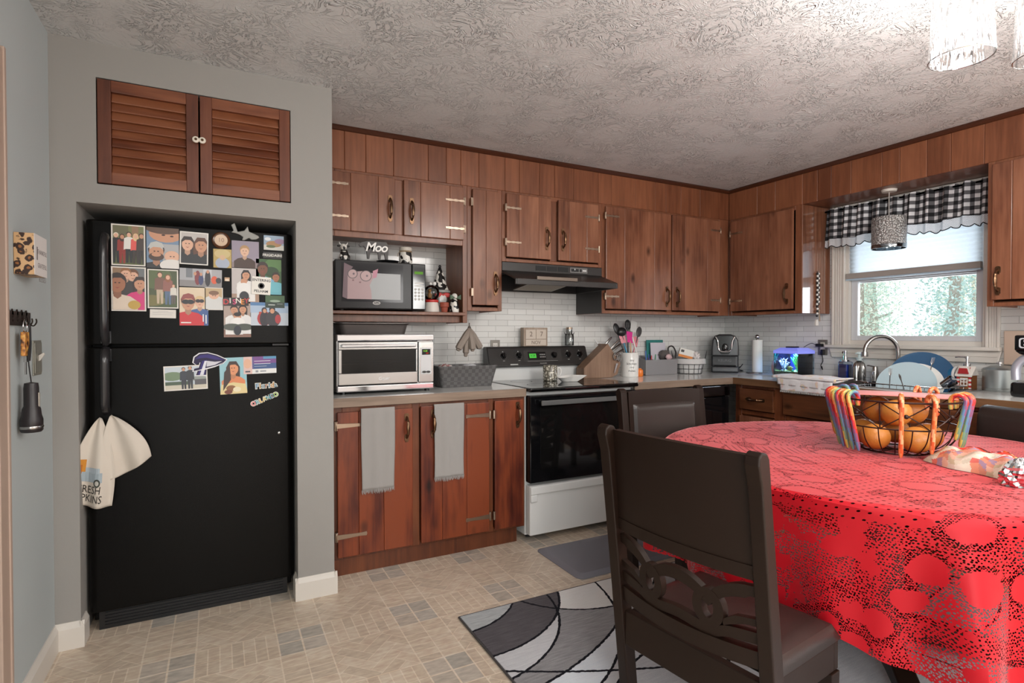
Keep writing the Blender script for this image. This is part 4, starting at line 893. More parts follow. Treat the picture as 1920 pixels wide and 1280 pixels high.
# ================================================================== left wall
X_ = XL
def LW(u, v, x=XL): return YR(u,v,x), ZR(u,v,x)
g = G('leopard_print'); p = g.n('NewGeometry'); wn = g.n('TexNoise', {'Vector':(p,'Position'),'Scale':60.0}); 
v_ = g.n('VectorMath', {0:(p,'Position'),1:g.n('VectorMath', {0:(wn,1),1:.012}, operation='MULTIPLY')}, operation='ADD')
vo = g.n('TexVoronoi', {'Vector':v_,'Scale':46.0,'Randomness':.8})
rg = g.ramp((vo,'Distance'), [(.0,lin((150,96,52))),(.22,lin((150,96,52))),(.26,lin((52,30,20))),(.48,lin((52,30,20))),(.53,lin((206,166,122)))])
M_leop = g.bsdf(**{'Base Color':(rg,0),'Roughness':.5})
y0, _ = LW(37,470); 
def on_left(name, label, cat, u0, v0, u1, v1, depth, mat, bevel=.002):
    ya, yb = sorted((LW(u0,(v0+v1)/2)[0], LW(u1,(v0+v1)/2)[0])); za, zb = ZR((u0+u1)/2,v1,XL), ZR((u0+u1)/2,v0,XL)
    return ya, yb, za, zb
c = thing('box_sign', 'white box sign with leopard print side on the left wall', 'wall sign', (XL+.02,-1.0,1.43))
ya, yb = -1.16, -.905; za, zb = 1.425, 1.612; bd_ = .045
ya, yb = LW(37,470)[0], LW(84,480)[0]
# near edge faces the camera (leopard), front faces the room (white print)
fx = XL+.052
ynear = YR(64,480,fx); yfar = YR(87,480,fx); zt, zb = ZR(64,437,fx), ZR(64,514,fx)
m = MB(c); m.box(XL+.001,fx,ynear,yfar,zb,zt); m.build('body', M_leop, c, bevel=.001)
m = MB(c); m.col=(226,222,220); m.box(fx,fx+.0012,ynear,yfar,zb,zt)
m.col=(120,112,112); L = yfar-ynear
m.box(fx+.0012,fx+.0016,ynear+L*.16,ynear+L*.24,zb+.05,zt-.04); m.push(face_left(fx+.0014,ynear+L*.6,zt-.055)); m.mesh(text('THANKFUL',.022,.0001)); m.push(Matrix.Translation((0,-.045,0))); m.mesh(text('GRATEFUL',.022,.0001)); m.push(Matrix.Translation((0,-.045,0))); m.mesh(text('BLESSED',.022,.0001))
m.build('printed_face', M_paint, c, recalc=False)
# key rack
c = thing('key_rack', 'small dark metal key rack with cut-outs on the left wall', 'key rack', (XL+.01,-1.18,1.25))
ya, za = LW(12,582); yb, zb = LW(52,588); z1, z0 = za+.0, ZR(30,610,XL)
hol = []
Lr = yb-ya
for k in range(4): hol.append(ell(ya+Lr*(.14+.22*k), (z0+z1)/2+.012, .008, .018, 10)); hol.append(ell(ya+Lr*(.14+.22*k), z0+.018, .007, .008, 8))
vf = outline([[(ya,z0),(yb,z0),(yb,z1),(ya,z1)]]+hol, .0015)
m = MB(c); m.mesh(([(XL+.006+p[2],p[0],p[1]) for p in vf[0]], vf[1])); m.build('plate', plain('rack_iron',(52,42,38),.45,.6), c)
for k in (2,3):
    m = MB(c); yy = ya+Lr*(.14+.22*k)+.012; m.tube(bez([(XL+.008,yy,z0+.03),(XL+.010,yy,z0+.008),(XL+.022,yy,z0),(XL+.030,yy,z0+.012),(XL+.029,yy,z0+.024)],4),.0022,6); m.build('hook', plain('hook_iron',(58,48,42),.4,.7), c)
yk = ya+Lr*.83
yk1, zk1 = LW(47,600,XL+.02)
g = G('keyfob_print'); p = g.n('NewGeometry'); nz = g.n('TexNoise', {'Vector':(p,'Position'),'Scale':55.0}); M_fob = g.bsdf(**{'Base Color':(g.ramp((nz,0),[(.35,lin((70,40,26))),(.5,lin((196,128,60))),(.65,lin((226,180,96)))]),0),'Roughness':.4})
c = thing('keychain', 'orange and brown strap keychain hanging from the key rack', 'keychain', (XL+.022,YR(48,640,XL+.022),ZR(48,690,XL+.022)))
m = MB(c); x_ = XL+.022; y_ = YR(47,640,x_); zt_, zb_ = ZR(47,622,x_), ZR(47,667,x_); m.box(x_-.006,x_+.006,y_-.025,y_+.022,zb_,zt_); m.build('strap', M_fob, c, bevel=.003)
m = MB(c); m.tube([(x_,y_+.02*math.cos(a),zt_+.018+.02*math.sin(a)) for a in [2*PI*i/16 for i in range(16)]],.002,6,closed=True); m.build('ring', M_chrome, c)
m = MB(c); m.box(x_-.002,x_+.002,y_-.002,y_+.006,zb_-.06,zb_); m.box(x_-.004,x_+.004,y_-.004,y_+.014,zb_-.02,zb_); m.build('key', M_steel, c)
# light switch
c = thing('light_switch', 'pewter plate light switch beside the flashlight on the left wall', 'light switch', (XL,YR(68,670,XL),ZR(68,700,XL)))
ya, yb = YR(60,670,XL), YR(75.5,670,XL); zt, zb = ZR(68,638,XL), ZR(68,703,XL)
m = MB(c); m.box(XL,XL+.004,ya,yb,zb,zt); m.box(XL+.004,XL+.007,ya+.008,yb-.008,zb+.008,zt-.008); m.build('plate', plain('switch_pewter',(150,148,138),.4,.6), c, bevel=.002)
m = MB(c); yc, zc = (ya+yb)/2,(zt+zb)/2; m.prism([(XL+.007,zc-.012),(XL+.011,zc-.010),(XL+.024,zc+.012),(XL+.021,zc+.018),(XL+.007,zc+.008)],'y',yc-.005,yc+.005); m.build('toggle', M_white, c, bevel=.001)
# flashlight on its lanyard
x_ = XL+.035; y_ = YR(59,760,x_); zt, zb = ZR(57,716,x_), ZR(66,806,x_)
c = thing('flashlight', 'black flashlight hanging by its cord from the key rack', 'flashlight', (x_,y_,zb))
m = MB(c); hgt = zt-zb; m.lathe([(.0,zb+.001),(.026,zb),(.030,zb+.006),(.030,zb+.04),(.026,zb+.055),(.024,zb+.075),(.020,zb+.085),(.020,zt-.02),(.018,zt-.004),(.0,zt)],(x_,y_,0),18); bo = m.build('body', plain('flashlight_black',(34,28,30),.4), c)
m = MB(c); m.box(x_+.016,x_+.021,y_-.006,y_+.008,zt-.09,zt-.035); m.build('switch_strip', plain('strip_grey',(176,168,156),.4), bo, bevel=.002)
m = MB(c); m.lathe([(.0305,zb+.012),(.0315,zb+.016),(.0305,zb+.02)],(x_,y_,0),18); m.build('bezel_ring', M_steel, bo)
m = MB(c); hy, hz = YR(56,602,XL+.029), ZR(54,602,XL+.029); m.tube(bez([(x_,y_,zt),(x_-.004,y_-.01,zt+.08),(XL+.028,hy+.005,hz-.06),(XL+.028,hy,hz)],6),.002,6); m.tube(bez([(x_-.003,y_-.006,zt+.07),(XL+.028,hy+.004,hz-.08),(XL+.028,hy+.001,hz-.01)],6),.0045,6,flat=.4); m.build('lanyard', plain('lanyard_black',(30,28,30),.7), c)
# ================================================================== appliances on the left
M_cav = plain('oven_cavity', (46,44,42), .55)
# toaster oven
tx0, tx1, ty0, ty1, tz0, tz1 = -3.457, -2.918, -.505, -.13, CT+.014, 1.237
c = thing('toaster_oven', 'stainless steel toaster oven with a glass door on the left worktop', 'toaster oven', (-3.19,-.32,CT))
m = MB(c); px = -3.00
m.box(tx0,tx1,ty0+.02,ty1,tz1-.012,tz1); m.box(tx0,tx1,ty0+.02,ty1,tz0,tz0+.012); m.box(tx0,tx0+.012,ty0+.02,ty1,tz0+.012,tz1-.012); m.box(px-.012,tx1,ty0+.02,ty1,tz0+.012,tz1-.012); m.box(tx0+.012,px-.012,ty1-.012,ty1,tz0+.012,tz1-.012)
m.build('housing', M_steel, c, bevel=.004)
m = MB(c); m.box(tx0,tx1,ty0,ty0+.0195,tz1-.036,tz1); m.box(tx0,tx1,ty0,ty0+.0195,tz0,tz0+.034); m.build('front_trim', M_chrome, c, bevel=.006, seg=3)
m = MB(c); m.add([(tx0+.013,ty0+.025,tz0+.013),(px-.013,ty0+.025,tz0+.013),(px-.013,ty1-.013,tz0+.013),(tx0+.013,ty1-.013,tz0+.013),(tx0+.013,ty0+.025,tz1-.013),(px-.013,ty0+.025,tz1-.013),(px-.013,ty1-.013,tz1-.013),(tx0+.013,ty1-.013,tz1-.013)],[(0,1,2,3),(4,7,6,5),(0,3,7,4),(1,5,6,2),(2,6,7,3)]); m.build('cavity', M_cav, c, recalc=False)
dz0, dz1 = tz0+.038, tz1-.040
m = MB(c); m.box(tx0+.008,px-.016,ty0-.004,ty0+.018,dz1-.042,dz1); m.box(tx0+.008,px-.016,ty0-.004,ty0+.018,dz0,dz0+.062); m.box(tx0+.008,tx0+.026,ty0-.004,ty0+.018,dz0+.062,dz1-.042); m.box(px-.026,px-.016,ty0-.004,ty0+.018,dz0+.062,dz1-.042)
dr = m.build('door', M_steel, c, bevel=.003)
m = MB(c); m.box(tx0+.026,px-.026,ty0+.004,ty0+.008,dz0+.062,dz1-.042); m.build('glass', clear('oven_glass',(150,150,148),gl=.0,rough=.15), dr)
m = MB(c); m.box(tx0+.02,px-.03,ty0-.026,ty0-.006,dz1-.030,dz1-.012); m.build('handle', M_chrome, dr, bevel=.006, seg=3)
m = MB(c); m.col=(226,226,228); m.push(face_back((tx0+px)/2+.02,ty0-.0046,dz0+.03)); m.mesh(text('Oster',.026,.0001,shear=.25)); m.build('emblem', M_paint, dr, recalc=False)
for zz in (.985,1.075):
    m = MB(c)
    for k in range(14): x = tx0+.03+(px-tx0-.08)*k/13; m.tube([(x,ty0+.04,zz),(x,ty1-.02,zz)],.0018,5)
    m.tube([(tx0+.02,ty0+.045,zz+.003),(px-.02,ty0+.045,zz+.003)],.0035,6); m.tube([(tx0+.02,ty1-.03,zz+.003),(px-.02,ty1-.03,zz+.003)],.003,6); m.build('wire_rack', M_chrome, c)
m = MB(c); m.box(px-.010,tx1-.002,ty0-.002,ty0+.018,dz0,dz1); cp = m.build('control_panel', M_steel, c, bevel=.004)
m = MB(c); cx0, cx1 = px+.002, tx1-.016; m.box(cx0,cx1,ty0-.0035,ty0-.002,dz0+.045,dz1-.035); m.build('panel_inset', plain('inset_grey',(206,206,208),.35), cp, bevel=.001)
m = MB(c); m.box(cx0+.008,cx1-.008,ty0-.006,ty0-.0035,dz1-.075,dz1-.043); m.build('display', M_blackg, cp)
m = MB(c); m.push(face_back((cx0+cx1)/2-.006,ty0-.0065,dz1-.054)); m.mesh(text('4:28',.014,.0001)); m.build('display_time', glow('display_lime',(150,220,70),1.2), cp, recalc=False)
m = MB(c); m.push(face_back((cx0+cx1)/2+.006,ty0-.0065,dz1-.067)); m.mesh(text('OFF',.009,.0001)); m.build('display_mode', glow('display_red',(230,60,40),1.2), cp, recalc=False)
for x in (cx0+.02,cx1-.02):
    m = MB(c); m.lathe([(.012,ty0-.0035),(.012,ty0-.008),(.010,ty0-.009)],(x,0,dz0+.058),14,'y',sx=1.0,sy=.5); m.build('button', plain('button_dark',(44,42,42),.3), cp)
for x in (tx0+.04,tx1-.03):
    for y in (ty0+.04,ty1-.04):
        m = MB(c); m.cyl(.014,CT,tz0,(x,y),12); m.build('foot', M_black, c)
# roasting pan on it
c = thing('roasting_pan', 'dark grey roasting pan lying on top of the toaster oven', 'pan', (-3.22,-.31,1.2375))
x0, x1 = XB(634,610,-.42), XB(769,610,-.42)
m = MB(c)
def rrect(cx, cy, w, h, r, n=5):
    out = []
    for sx, sy, a in ((1,1,0),(-1,1,90),(-1,-1,180),(1,-1,270)):
        for k in range(n+1):
            t = math.radians(a+90*k/n); out.append((cx+sx*(w/2-r)+r*math.cos(t), cy+sy*(h/2-r)+r*math.sin(t)))
    return out
def loft(m, loops, close0=True, close1=True):
    n = len(loops[0]); vs = [p for L in loops for p in L]; fs = []
    for j in range(len(loops)-1):
        for i in range(n): fs.append((j*n+i, j*n+(i+1)%n, (j+1)*n+(i+1)%n, (j+1)*n+i))
    if close0: fs.append(tuple(range(n))[::-1])
    if close1: fs.append(tuple((len(loops)-1)*n+i for i in range(n)))
    m.add(vs, fs, True)
cx, w_ = (x0+x1)/2, x1-x0
L = lambda w,h,z,r=.03: [(p[0],p[1],z) for p in rrect(cx,-.31,w,h,r)]
loft(m, [L(w_*.90,.19,1.2385),L(w_*.95,.22,1.290),L(w_,.25,1.297),L(w_,.25,1.301),L(w_*.94,.21,1.299),L(w_*.88,.18,1.243)])
m.build('tray', plain('pan_grey',(92,86,84),.35,.3), c)
m = MB(c); m.tube(bez([(x0+.02,-.25,1.299),(x0-.02,-.25,1.305),(x0-.02,-.35,1.305),(x0+.02,-.35,1.299)],5),.004,6); m.build('wire_handle', M_steel, c)
# microwave
c = thing('microwave', 'black microwave oven on the open cabinet shelf', 'microwave', (-3.19,-.24,1.372))
mx0, mx1, my0, mz0, mz1 = -3.446, -2.931, -.402, 1.378, 1.646
m = MB(c); m.box(mx0,mx1,my0+.02,-.04,mz0,mz1-.004); m.build('housing', M_black, c, bevel=.004)
mp = XB(773,540,my0)
m = MB(c); m.box(mx0,mp-.002,my0,my0+.0195,mz0+.002,mz1); dr = m.build('door', plain('microwave_door',(44,43,44),.22,Specular_IOR_Level=.15), c, bevel=.005)
m = MB(c); m.box(XB(640,540,my0),XB(752,540,my0)+.012,my0-.0006,my0,ZB(700,566,my0),ZB(700,494,my0)); m.build('door_glass', plain('microwave_glass',(38,37,40),.12,Specular_IOR_Level=.15), dr)
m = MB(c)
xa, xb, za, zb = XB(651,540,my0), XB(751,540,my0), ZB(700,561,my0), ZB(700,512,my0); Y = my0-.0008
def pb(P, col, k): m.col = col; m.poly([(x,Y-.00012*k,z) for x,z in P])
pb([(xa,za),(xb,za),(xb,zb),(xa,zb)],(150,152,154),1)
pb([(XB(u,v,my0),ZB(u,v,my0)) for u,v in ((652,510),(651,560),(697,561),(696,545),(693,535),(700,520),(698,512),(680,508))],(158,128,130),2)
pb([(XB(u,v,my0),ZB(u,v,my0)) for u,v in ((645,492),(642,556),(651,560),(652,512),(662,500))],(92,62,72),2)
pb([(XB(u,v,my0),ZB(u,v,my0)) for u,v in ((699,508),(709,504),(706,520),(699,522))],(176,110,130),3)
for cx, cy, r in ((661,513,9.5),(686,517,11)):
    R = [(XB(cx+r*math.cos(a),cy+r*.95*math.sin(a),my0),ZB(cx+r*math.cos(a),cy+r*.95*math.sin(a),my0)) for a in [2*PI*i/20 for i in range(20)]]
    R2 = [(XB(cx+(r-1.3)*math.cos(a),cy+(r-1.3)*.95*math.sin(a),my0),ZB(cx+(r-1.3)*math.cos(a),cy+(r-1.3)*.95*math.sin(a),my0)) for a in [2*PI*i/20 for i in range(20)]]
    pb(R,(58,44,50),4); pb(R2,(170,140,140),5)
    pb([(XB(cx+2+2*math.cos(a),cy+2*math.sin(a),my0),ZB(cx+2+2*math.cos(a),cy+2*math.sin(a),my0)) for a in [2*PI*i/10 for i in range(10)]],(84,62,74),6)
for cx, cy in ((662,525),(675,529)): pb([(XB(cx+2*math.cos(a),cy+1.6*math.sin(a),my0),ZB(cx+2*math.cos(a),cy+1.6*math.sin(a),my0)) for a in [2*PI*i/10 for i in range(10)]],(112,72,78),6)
m.build('painted_reflection', M_photo, dr, recalc=False)  # reflection in the door painted in: grey window patch and pig picture
m = MB(c); ex, ez = XB(706,568,my0), ZB(706,568,my0); m.col=(226,224,220); m.poly([(p[0],Y,p[1]) for p in ell(ex,ez,.021,.0095,22)]); m.col=(44,42,42); m.poly([(p[0],Y-.0002,p[1]) for p in ell(ex,ez,.018,.0075,22)]); m.col=(226,224,220); m.push(face_back(ex,Y-.0004,ez)); m.mesh(text('Oster',.011,.0001,shear=.2)); m.build('emblem', M_paint, dr, recalc=False)
m = MB(c); m.box(mp,mx1,my0,my0+.0195,mz0+.002,mz1); cp = m.build('control_panel', M_blackg, c, bevel=.005)
m = MB(c); w_ = mx1-mp; xc = (mp+mx1)/2
m.col=(150,220,90); m.box(xc-w_*.33,xc+w_*.30,Y,my0,mz1-.060,mz1-.045); m.build('display', glow('mw_display',(130,190,80),.55), cp)
for k in range(2):
    m = MB(c); m.col=(206,206,202)
    m.poly([(p[0],Y,p[1]) for p in ell(xc,mz1-.112-.016*k,w_*.36,.0045,16)]); m.build('oval_button', M_paint, cp, recalc=False)
for r in range(4):
    for q in range(3):
        m = MB(c); m.lathe([(.0072,my0),(.0072,my0-.0015),(.005,my0-.002)],(xc+(q-1)*w_*.26,0,mz1-.148-.019*r),12,'y'); m.build('button', plain('mw_button',(176,176,172),.4) if (r,q)==(0,0) else bpy.data.materials['mw_button'], cp)
for x in (mx0+.05,mx1-.05):
    for y in (my0+.08,-.08):
        m = MB(c); m.cyl(.012,1.3722,mz0,(x,y),10); m.build('foot', M_black, c)
# cow things on the microwave
MT = 1.6425
g = G('cow_spots'); p = g.n('NewGeometry'); nz = g.n('TexNoise', {'Vector':(p,'Position'),'Scale':38.0,'Detail':.5})
M_cow = g.bsdf(**{'Base Color':(g.ramp((nz,0),[(.52,lin((226,222,214))),(.535,lin((30,28,28)))]),0),'Roughness':.3})
c = thing('cow_figurine', 'small sitting black and white cow figurine on the left of the microwave top', 'figurine', (-3.375,-.30,MT))
x, y = -3.375, -.30
m = MB(c); m.lathe([(.0,MT),(.030,MT+.001),(.031,MT+.02),(.024,MT+.05),(.016,MT+.07),(.0,MT+.075)],(x,y,0),14,sy=.8); m.sph((x-.02,y-.012,MT+.022),(.011,.013,.022)); m.sph((x+.02,y-.012,MT+.022),(.011,.013,.022)); m.build('body', M_cow, c)
m = MB(c); m.sph((x-.006,y-.01,MT+.085),(.021,.019,.019)); m.sph((x-.010,y-.028,MT+.078),(.013,.011,.011)); h_ = m.build('head', M_cow, c)
for s_ in (-1,1):
    m = MB(c); m.tube([(x-.006+s_*.014,y-.008,MT+.098),(x-.006+s_*.022,y-.008,MT+.106),(x-.006+s_*.023,y-.008,MT+.114)],[.004,.003,.001],6); m.build('horn', M_ceram, h_)
    m = MB(c); m.sph((x-.006+s_*.026,y-.006,MT+.091),(.009,.004,.006),8,6); m.build('ear', M_black, h_)
m = MB(c); m.lathe([(.017,MT+.064),(.019,MT+.067),(.017,MT+.070)],(x-.003,y-.005,0),14); m.build('collar', M_black, c)
c = thing('cow_sign', 'grey cow-shaped Moo sign standing on the microwave', 'sign', (-3.215,-.31,MT))
k_ = mpp((-3.215,-.31,1.7)); X = lambda u: XB(u,470,-.31); Zt = lambda v: ZB(704,v,-.31)
cow = [(672,461),(677,456),(682,455),(688,453),(724,453),(727,458),(727,486),(722,486),(720,475),(714,475),(713,486),(709,486),(708,474),(694,473),(692,486),(688,486),(687,474),(684,466),(681,463),(676,465)]
m = MB(c); m.prism([(X(u),max(Zt(v),MT+.004)) for u,v in cow],'y',-.318,-.306); bo = m.build('silhouette', plain('sign_slate',(86,84,84),.6), c, bevel=.001)
m = MB(c); m.push(face_back(X(705),-.3185,Zt(464.5))); m.mesh(text('Moo',.072,.0003,shear=.25,bold=.0012,space=.9)); m.build('lettering', M_ceram, bo, recalc=False)
m = MB(c); m.box(X(683),X(733),-.335,-.290,MT,MT+.006); m.build('base', M_white, c)
c = thing('black_bowl', 'low black dish behind the Moo sign on the microwave', 'bowl', (-3.105,-.22,MT))
m = MB(c); m.lathe([(.0,MT),(.04,MT),(.065,MT+.03),(.068,MT+.032),(.064,MT+.032),(.04,MT+.006),(.0,MT+.005)],(-3.105,-.22,0),24); m.build('dish', M_black, c)
c = thing('cow_print_jar', 'cow print jar tied with twine on the right of the microwave top', 'jar', (-3.02,-.30,MT))
m = MB(c); m.lathe([(.0,MT),(.036,MT),(.039,MT+.006),(.039,MT+.074),(.034,MT+.084),(.0,MT+.086)],(-3.02,-.30,0),24); m.build('jar_body', M_cow, c)
m = MB(c); m.lathe([(.0355,MT+.085),(.037,MT+.087),(.037,MT+.106),(.034,MT+.109),(.0,MT+.109)],(-3.02,-.30,0),24); m.build('lid', plain('lid_cream',(196,190,178),.5), c)
m = MB(c)
for k in range(3): m.lathe([(.036,MT+.078+k*.004),(.038,MT+.08+k*.004),(.036,MT+.082+k*.004)],(-3.02,-.30,0),20)
m.tube(bez([(-3.055,-.315,MT+.082),(-3.07,-.32,MT+.07),(-3.075,-.322,MT+.05)],4),.0015,5); m.build('twine', plain('twine',(150,130,104),.9), c)
# shelf figures right of the microwave
SZ = 1.372
gx, gy = -2.755, -.165
c = thing('gnome_figurine', 'tall gnome figurine in a cow print cone hat with a red bow on the shelf', 'figurine', (gx,gy,SZ))
m = MB(c); m.lathe([(.0,SZ),(.045,SZ),(.05,SZ+.03),(.048,SZ+.09),(.040,SZ+.13),(.0,SZ+.135)],(gx,gy,0),18); m.build('body', plain('gnome_grey',(150,146,140),.6), c)
m = MB(c); m.lathe([(.0,SZ+.128),(.058,SZ+.128),(.062,SZ+.134),(.056,SZ+.146),(.044,SZ+.18),(.032,SZ+.22),(.020,SZ+.26),(.008,SZ+.29),(.0,SZ+.293)],(gx,gy,0),18); m.build('hat', M_cow, c)
m = MB(c); m.lathe([(.057,SZ+.126),(.066,SZ+.130),(.066,SZ+.142),(.057,SZ+.146)],(gx,gy,0),18); m.build('hat_brim', plain('brim_grey',(146,148,144),.5), c)
m = MB(c)
for s_ in (-1,1): m.sph((gx+s_*.026,gy-.050,SZ+.112),(.027,.010,.016),10,6)
m.sph((gx,gy-.054,SZ+.112),.010,8,6); m.build('bow', plain('bow_red',(196,72,70),.6), c)
m = MB(c); m.sph((gx,gy-.048,SZ+.085),(.03,.018,.035),10,8); m.build('beard', M_ceram, c)
m = MB(c); m.sph((gx,gy,SZ+.296),.010,8,6); m.build('hat_tip', M_black, c)
c = thing('snow_globe', 'glass snow globe with a red band on the shelf next to the microwave', 'snow globe', (-2.845,-.275,SZ))
x, y = -2.85, -.27
m = MB(c); m.lathe([(.0,SZ),(.050,SZ),(.047,SZ+.03),(.040,SZ+.062),(.0,SZ+.064)],(x,y,0),20); b_ = m.build('base', plain('globe_base',(216,208,200),.4,noise=.6,nscale=120), c)
m = MB(c); m.lathe([(.041,SZ+.060),(.044,SZ+.064),(.044,SZ+.072),(.040,SZ+.076)],(x,y,0),20); m.build('red_band', plain('band_red',(190,44,40),.4), c)
m = MB(c); m.sph((x,y,SZ+.118),.050,20,14); m.build('glass_ball', clear('globe_glass',(226,228,226),gl=.05), c)
m = MB(c); m.sph((x-.01,y,SZ+.10),(.014,.012,.026),10,8); m.sph((x-.01,y,SZ+.132),.011,10,8); m.build('figure', plain('globe_fig',(170,120,70),.5), c)
m = MB(c); m.sph((x+.02,y,SZ+.176),.013,10,8); m.sph((x-.005,y,SZ+.174),.010,10,8); m.build('finial', M_ceram, c)
c = thing('cow_figurine', 'small cow print figurine with a green bow at the right end of the shelf', 'figurine', (-2.70,-.27,SZ))
x, y = -2.705, -.285
m = MB(c); m.lathe([(.0,SZ),(.028,SZ),(.030,SZ+.03),(.022,SZ+.07),(.014,SZ+.085),(.0,SZ+.09)],(x,y,0),14); m.build('body', M_cow, c)
m = MB(c); m.sph((x,y-.004,SZ+.102),(.019,.017,.018),10,8); m.sph((x,y-.02,SZ+.096),(.012,.009,.009),8,6); m.build('head', M_cow, c)
m = MB(c)
for s_ in (-1,1): m.prism([(x,SZ+.09),(x+s_*.036,SZ+.112),(x+s_*.036,SZ+.078)],'y',y-.024,y-.010)
m.build('bow', plain('bow_green',(70,92,70),.6), c, bevel=.002)
c = thing('clay_pot', 'small reddish pot between the snow globe and the cow on the shelf', 'pot', (-2.765,-.285,SZ))
m = MB(c); m.lathe([(.0,SZ),(.018,SZ),(.022,SZ+.03),(.028,SZ+.034),(.028,SZ+.06),(.024,SZ+.062),(.0,SZ+.05)],(-2.772,-.288,0),16); m.build('pot_body', plain('clay_red',(150,70,50),.6), c)
# woven basket
c = thing('woven_basket', 'dark grey woven strap basket on the worktop beside the toaster oven', 'basket', (-2.64,-.26,CT))
g = G('strap_weave'); p = g.n('NewGeometry'); ch = g.n('TexChecker', {'Vector':g.n('VectorMath',{0:(p,'Position'),1:(.5,.5,.5)},operation='ADD'),'Scale':44.0,'Color1':lin((100,98,98)),'Color2':lin((84,82,82))})
M_weave = g.bsdf(**{'Base Color':(ch,0),'Roughness':.6,'Normal':g.bump((ch,1),.5,.004)})
bx, by = -2.655, -.29
L = lambda w,h,z,r=.02: [(p[0],p[1],z) for p in rrect(bx,by,w,h,r)]
m = MB(c); loft(m, [L(.335,.18,CT+.001),L(.385,.225,CT+.118),L(.392,.23,CT+.122),L(.392,.23,CT+.130),L(.372,.21,CT+.130),L(.325,.17,CT+.008)]); m.build('basket_body', M_weave, c)
for i, (xx, cl, lb) in enumerate(((-2.765,(196,150,150),'striped paper bundle in the left end of the grey basket'),(-2.60,(196,196,198),'crumpled silver wrapper in the middle of the grey basket'))):
    m = MB(); r_ = random.Random(i)
    def fn(a,b): 
        q = .8+.3*r_.random(); t=-PI/2+PI*b; f=2*PI*a
        return (xx+.055*q*math.cos(t)*math.cos(f), by+.045*q*math.cos(t)*math.sin(f), CT+.105+.034*q*math.sin(t))
    m.grid(fn, 14, 9, cu=True, smooth=False)
    if i==0:
        for k in range(len(m.c)): m.c[k] = (216,206,202) if (k//1)%2 else (150,92,92)
    else:
        for k in range(len(m.c)): m.c[k] = (200,200,204)
    o = m.build('paper_bundle' if i==0 else 'foil_wrapper', M_paint if i==0 else M_gloss); tag(o, lb, 'packet')
# bananas
c = thing('banana_bunch', 'bunch of brown bananas hanging from the cabinet corner', 'bananas', (-2.62,-.30,1.13))
hx, hy, hz = XB(880,606,-.285), -.285, 1.30
m = MB(c); m.tube([(hx,hy,1.309),(hx,hy,1.285),(hx+.006,hy,1.275)],.003,6); m.sph((hx,hy,1.275),(.012,.012,.016),8,6); m.build('stem', plain('banana_stem',(90,82,74),.7), c)
M_ban = plain('banana_brown', (142,130,120), .6, noise=.3, nscale=70)
for u,v,w_,o_ in ((858,660,.023,-.03),(873,671,.022,-.005),(886,661,.022,-.035),(901,656,.023,0),(866,650,.019,.02)):
    m = MB(c); ex, ez = XB(u,v,hy+o_), ZB(u,v,hy+o_); sx_ = (ex-hx)
    pts = bez([(hx,hy,1.275),(hx+sx_*.35,hy+o_*.6,1.225),(hx+sx_*.8,hy+o_,1.17 if v<665 else 1.16),(ex,hy+o_,ez+.008)],6); n = len(pts)-1
    m.tube(pts,[w_*(.35+.65*min(1,(i/n)/.3))*(1 if i/n<.88 else (.6 if i<n else .35)) for i in range(n+1)],8); m.build('banana', M_ban, c)
# outlets
M_outp = plain('outlet_pewter',(132,128,122),.4,.5)
def outlet(label, M, w_=.075, h_=.115):
    c = thing('wall_outlet', label, 'outlet', tuple(M.translation))
    m = MB(c).push(M); m.box(-w_/2,w_/2,-h_/2,h_/2,0,.004); pl = m.build('plate', M_outp, c, bevel=.002)
    m = MB(c).push(M); m.box(-w_*.24,w_*.24,-h_*.32,h_*.32,.004,.006); q = m.build('receptacle', M_white, c, bevel=.001)
    for dz in (-1,1):
        m = MB(c).push(M); m.col=(40,38,36)
        for dx in (-1,1): m.box(dx*.007-.001,dx*.007+.001,dz*.02-.004,dz*.02+.005,.006,.0065)
        m.build('slots', M_paint, q)
    return c
outlet('pewter plate outlet on the tiles left behind the stove', face_back(XB(928,645,0),-.0005,ZB(928,650,0)-.01))
OY, OZ_ = YR(1543,651,0), ZR(1543,651,0)
outlet('pewter plate outlet with a plug beside the window trim', face_right(-.0005,OY,OZ_))
# calendar and lantern on the backguard
BGT = 1.151
c = thing('block_calendar', 'pale wooden block calendar showing 27 on top of the stove backguard', 'calendar', (-2.05,-.055,BGT))
x0, x1 = XB(985,630,-.08), XB(1024,630,-.08); z1 = ZB(1000,614,-.08)
m = MB(c); m.box(x0-.012,x1+.012,-.080,-.030,BGT,z1); m.build('case', wood('calendar_wood',(150,128,110),(182,166,150),(200,188,174),rough=.6,knots=False,blotch=.3), c, bevel=.002)
Mb = plain('calendar_block',(206,192,178),.6); Mi = plain('calendar_ink',(120,104,92),.8)
zc = z1-(z1-BGT)*.36; w_ = (x1-x0)/2
for i, ch in enumerate('27'):
    m = MB(c); xa = x0+w_*i+.002; m.box(xa,xa+w_-.004,-.084,-.080,zc-.034,zc+.034); q = m.build('digit_block', Mb, c, bevel=.001)
    m = MB(c); m.push(face_back(xa+w_/2,-.0845,zc)); m.mesh(text(ch,.05,.0002)); m.build('digit', Mi, q, recalc=False)
m = MB(c); m.box(x0+.002,x1-.002,-.084,-.080,BGT+.006,zc-.038); q = m.build('month_block', Mb, c, bevel=.001)
m = MB(c); m.push(face_back((x0+x1)/2,-.0845,(BGT+zc-.034)/2)); m.mesh(text('NOV',.035,.0002)); m.build('month', Mi, q, recalc=False)
c = thing('glass_jar', 'clear glass jar in a dark wire holder on top of the stove backguard', 'jar', (-1.80,-.055,BGT))
lx, lz1 = XB(1068,635,-.06), ZB(1068,613,-.06)
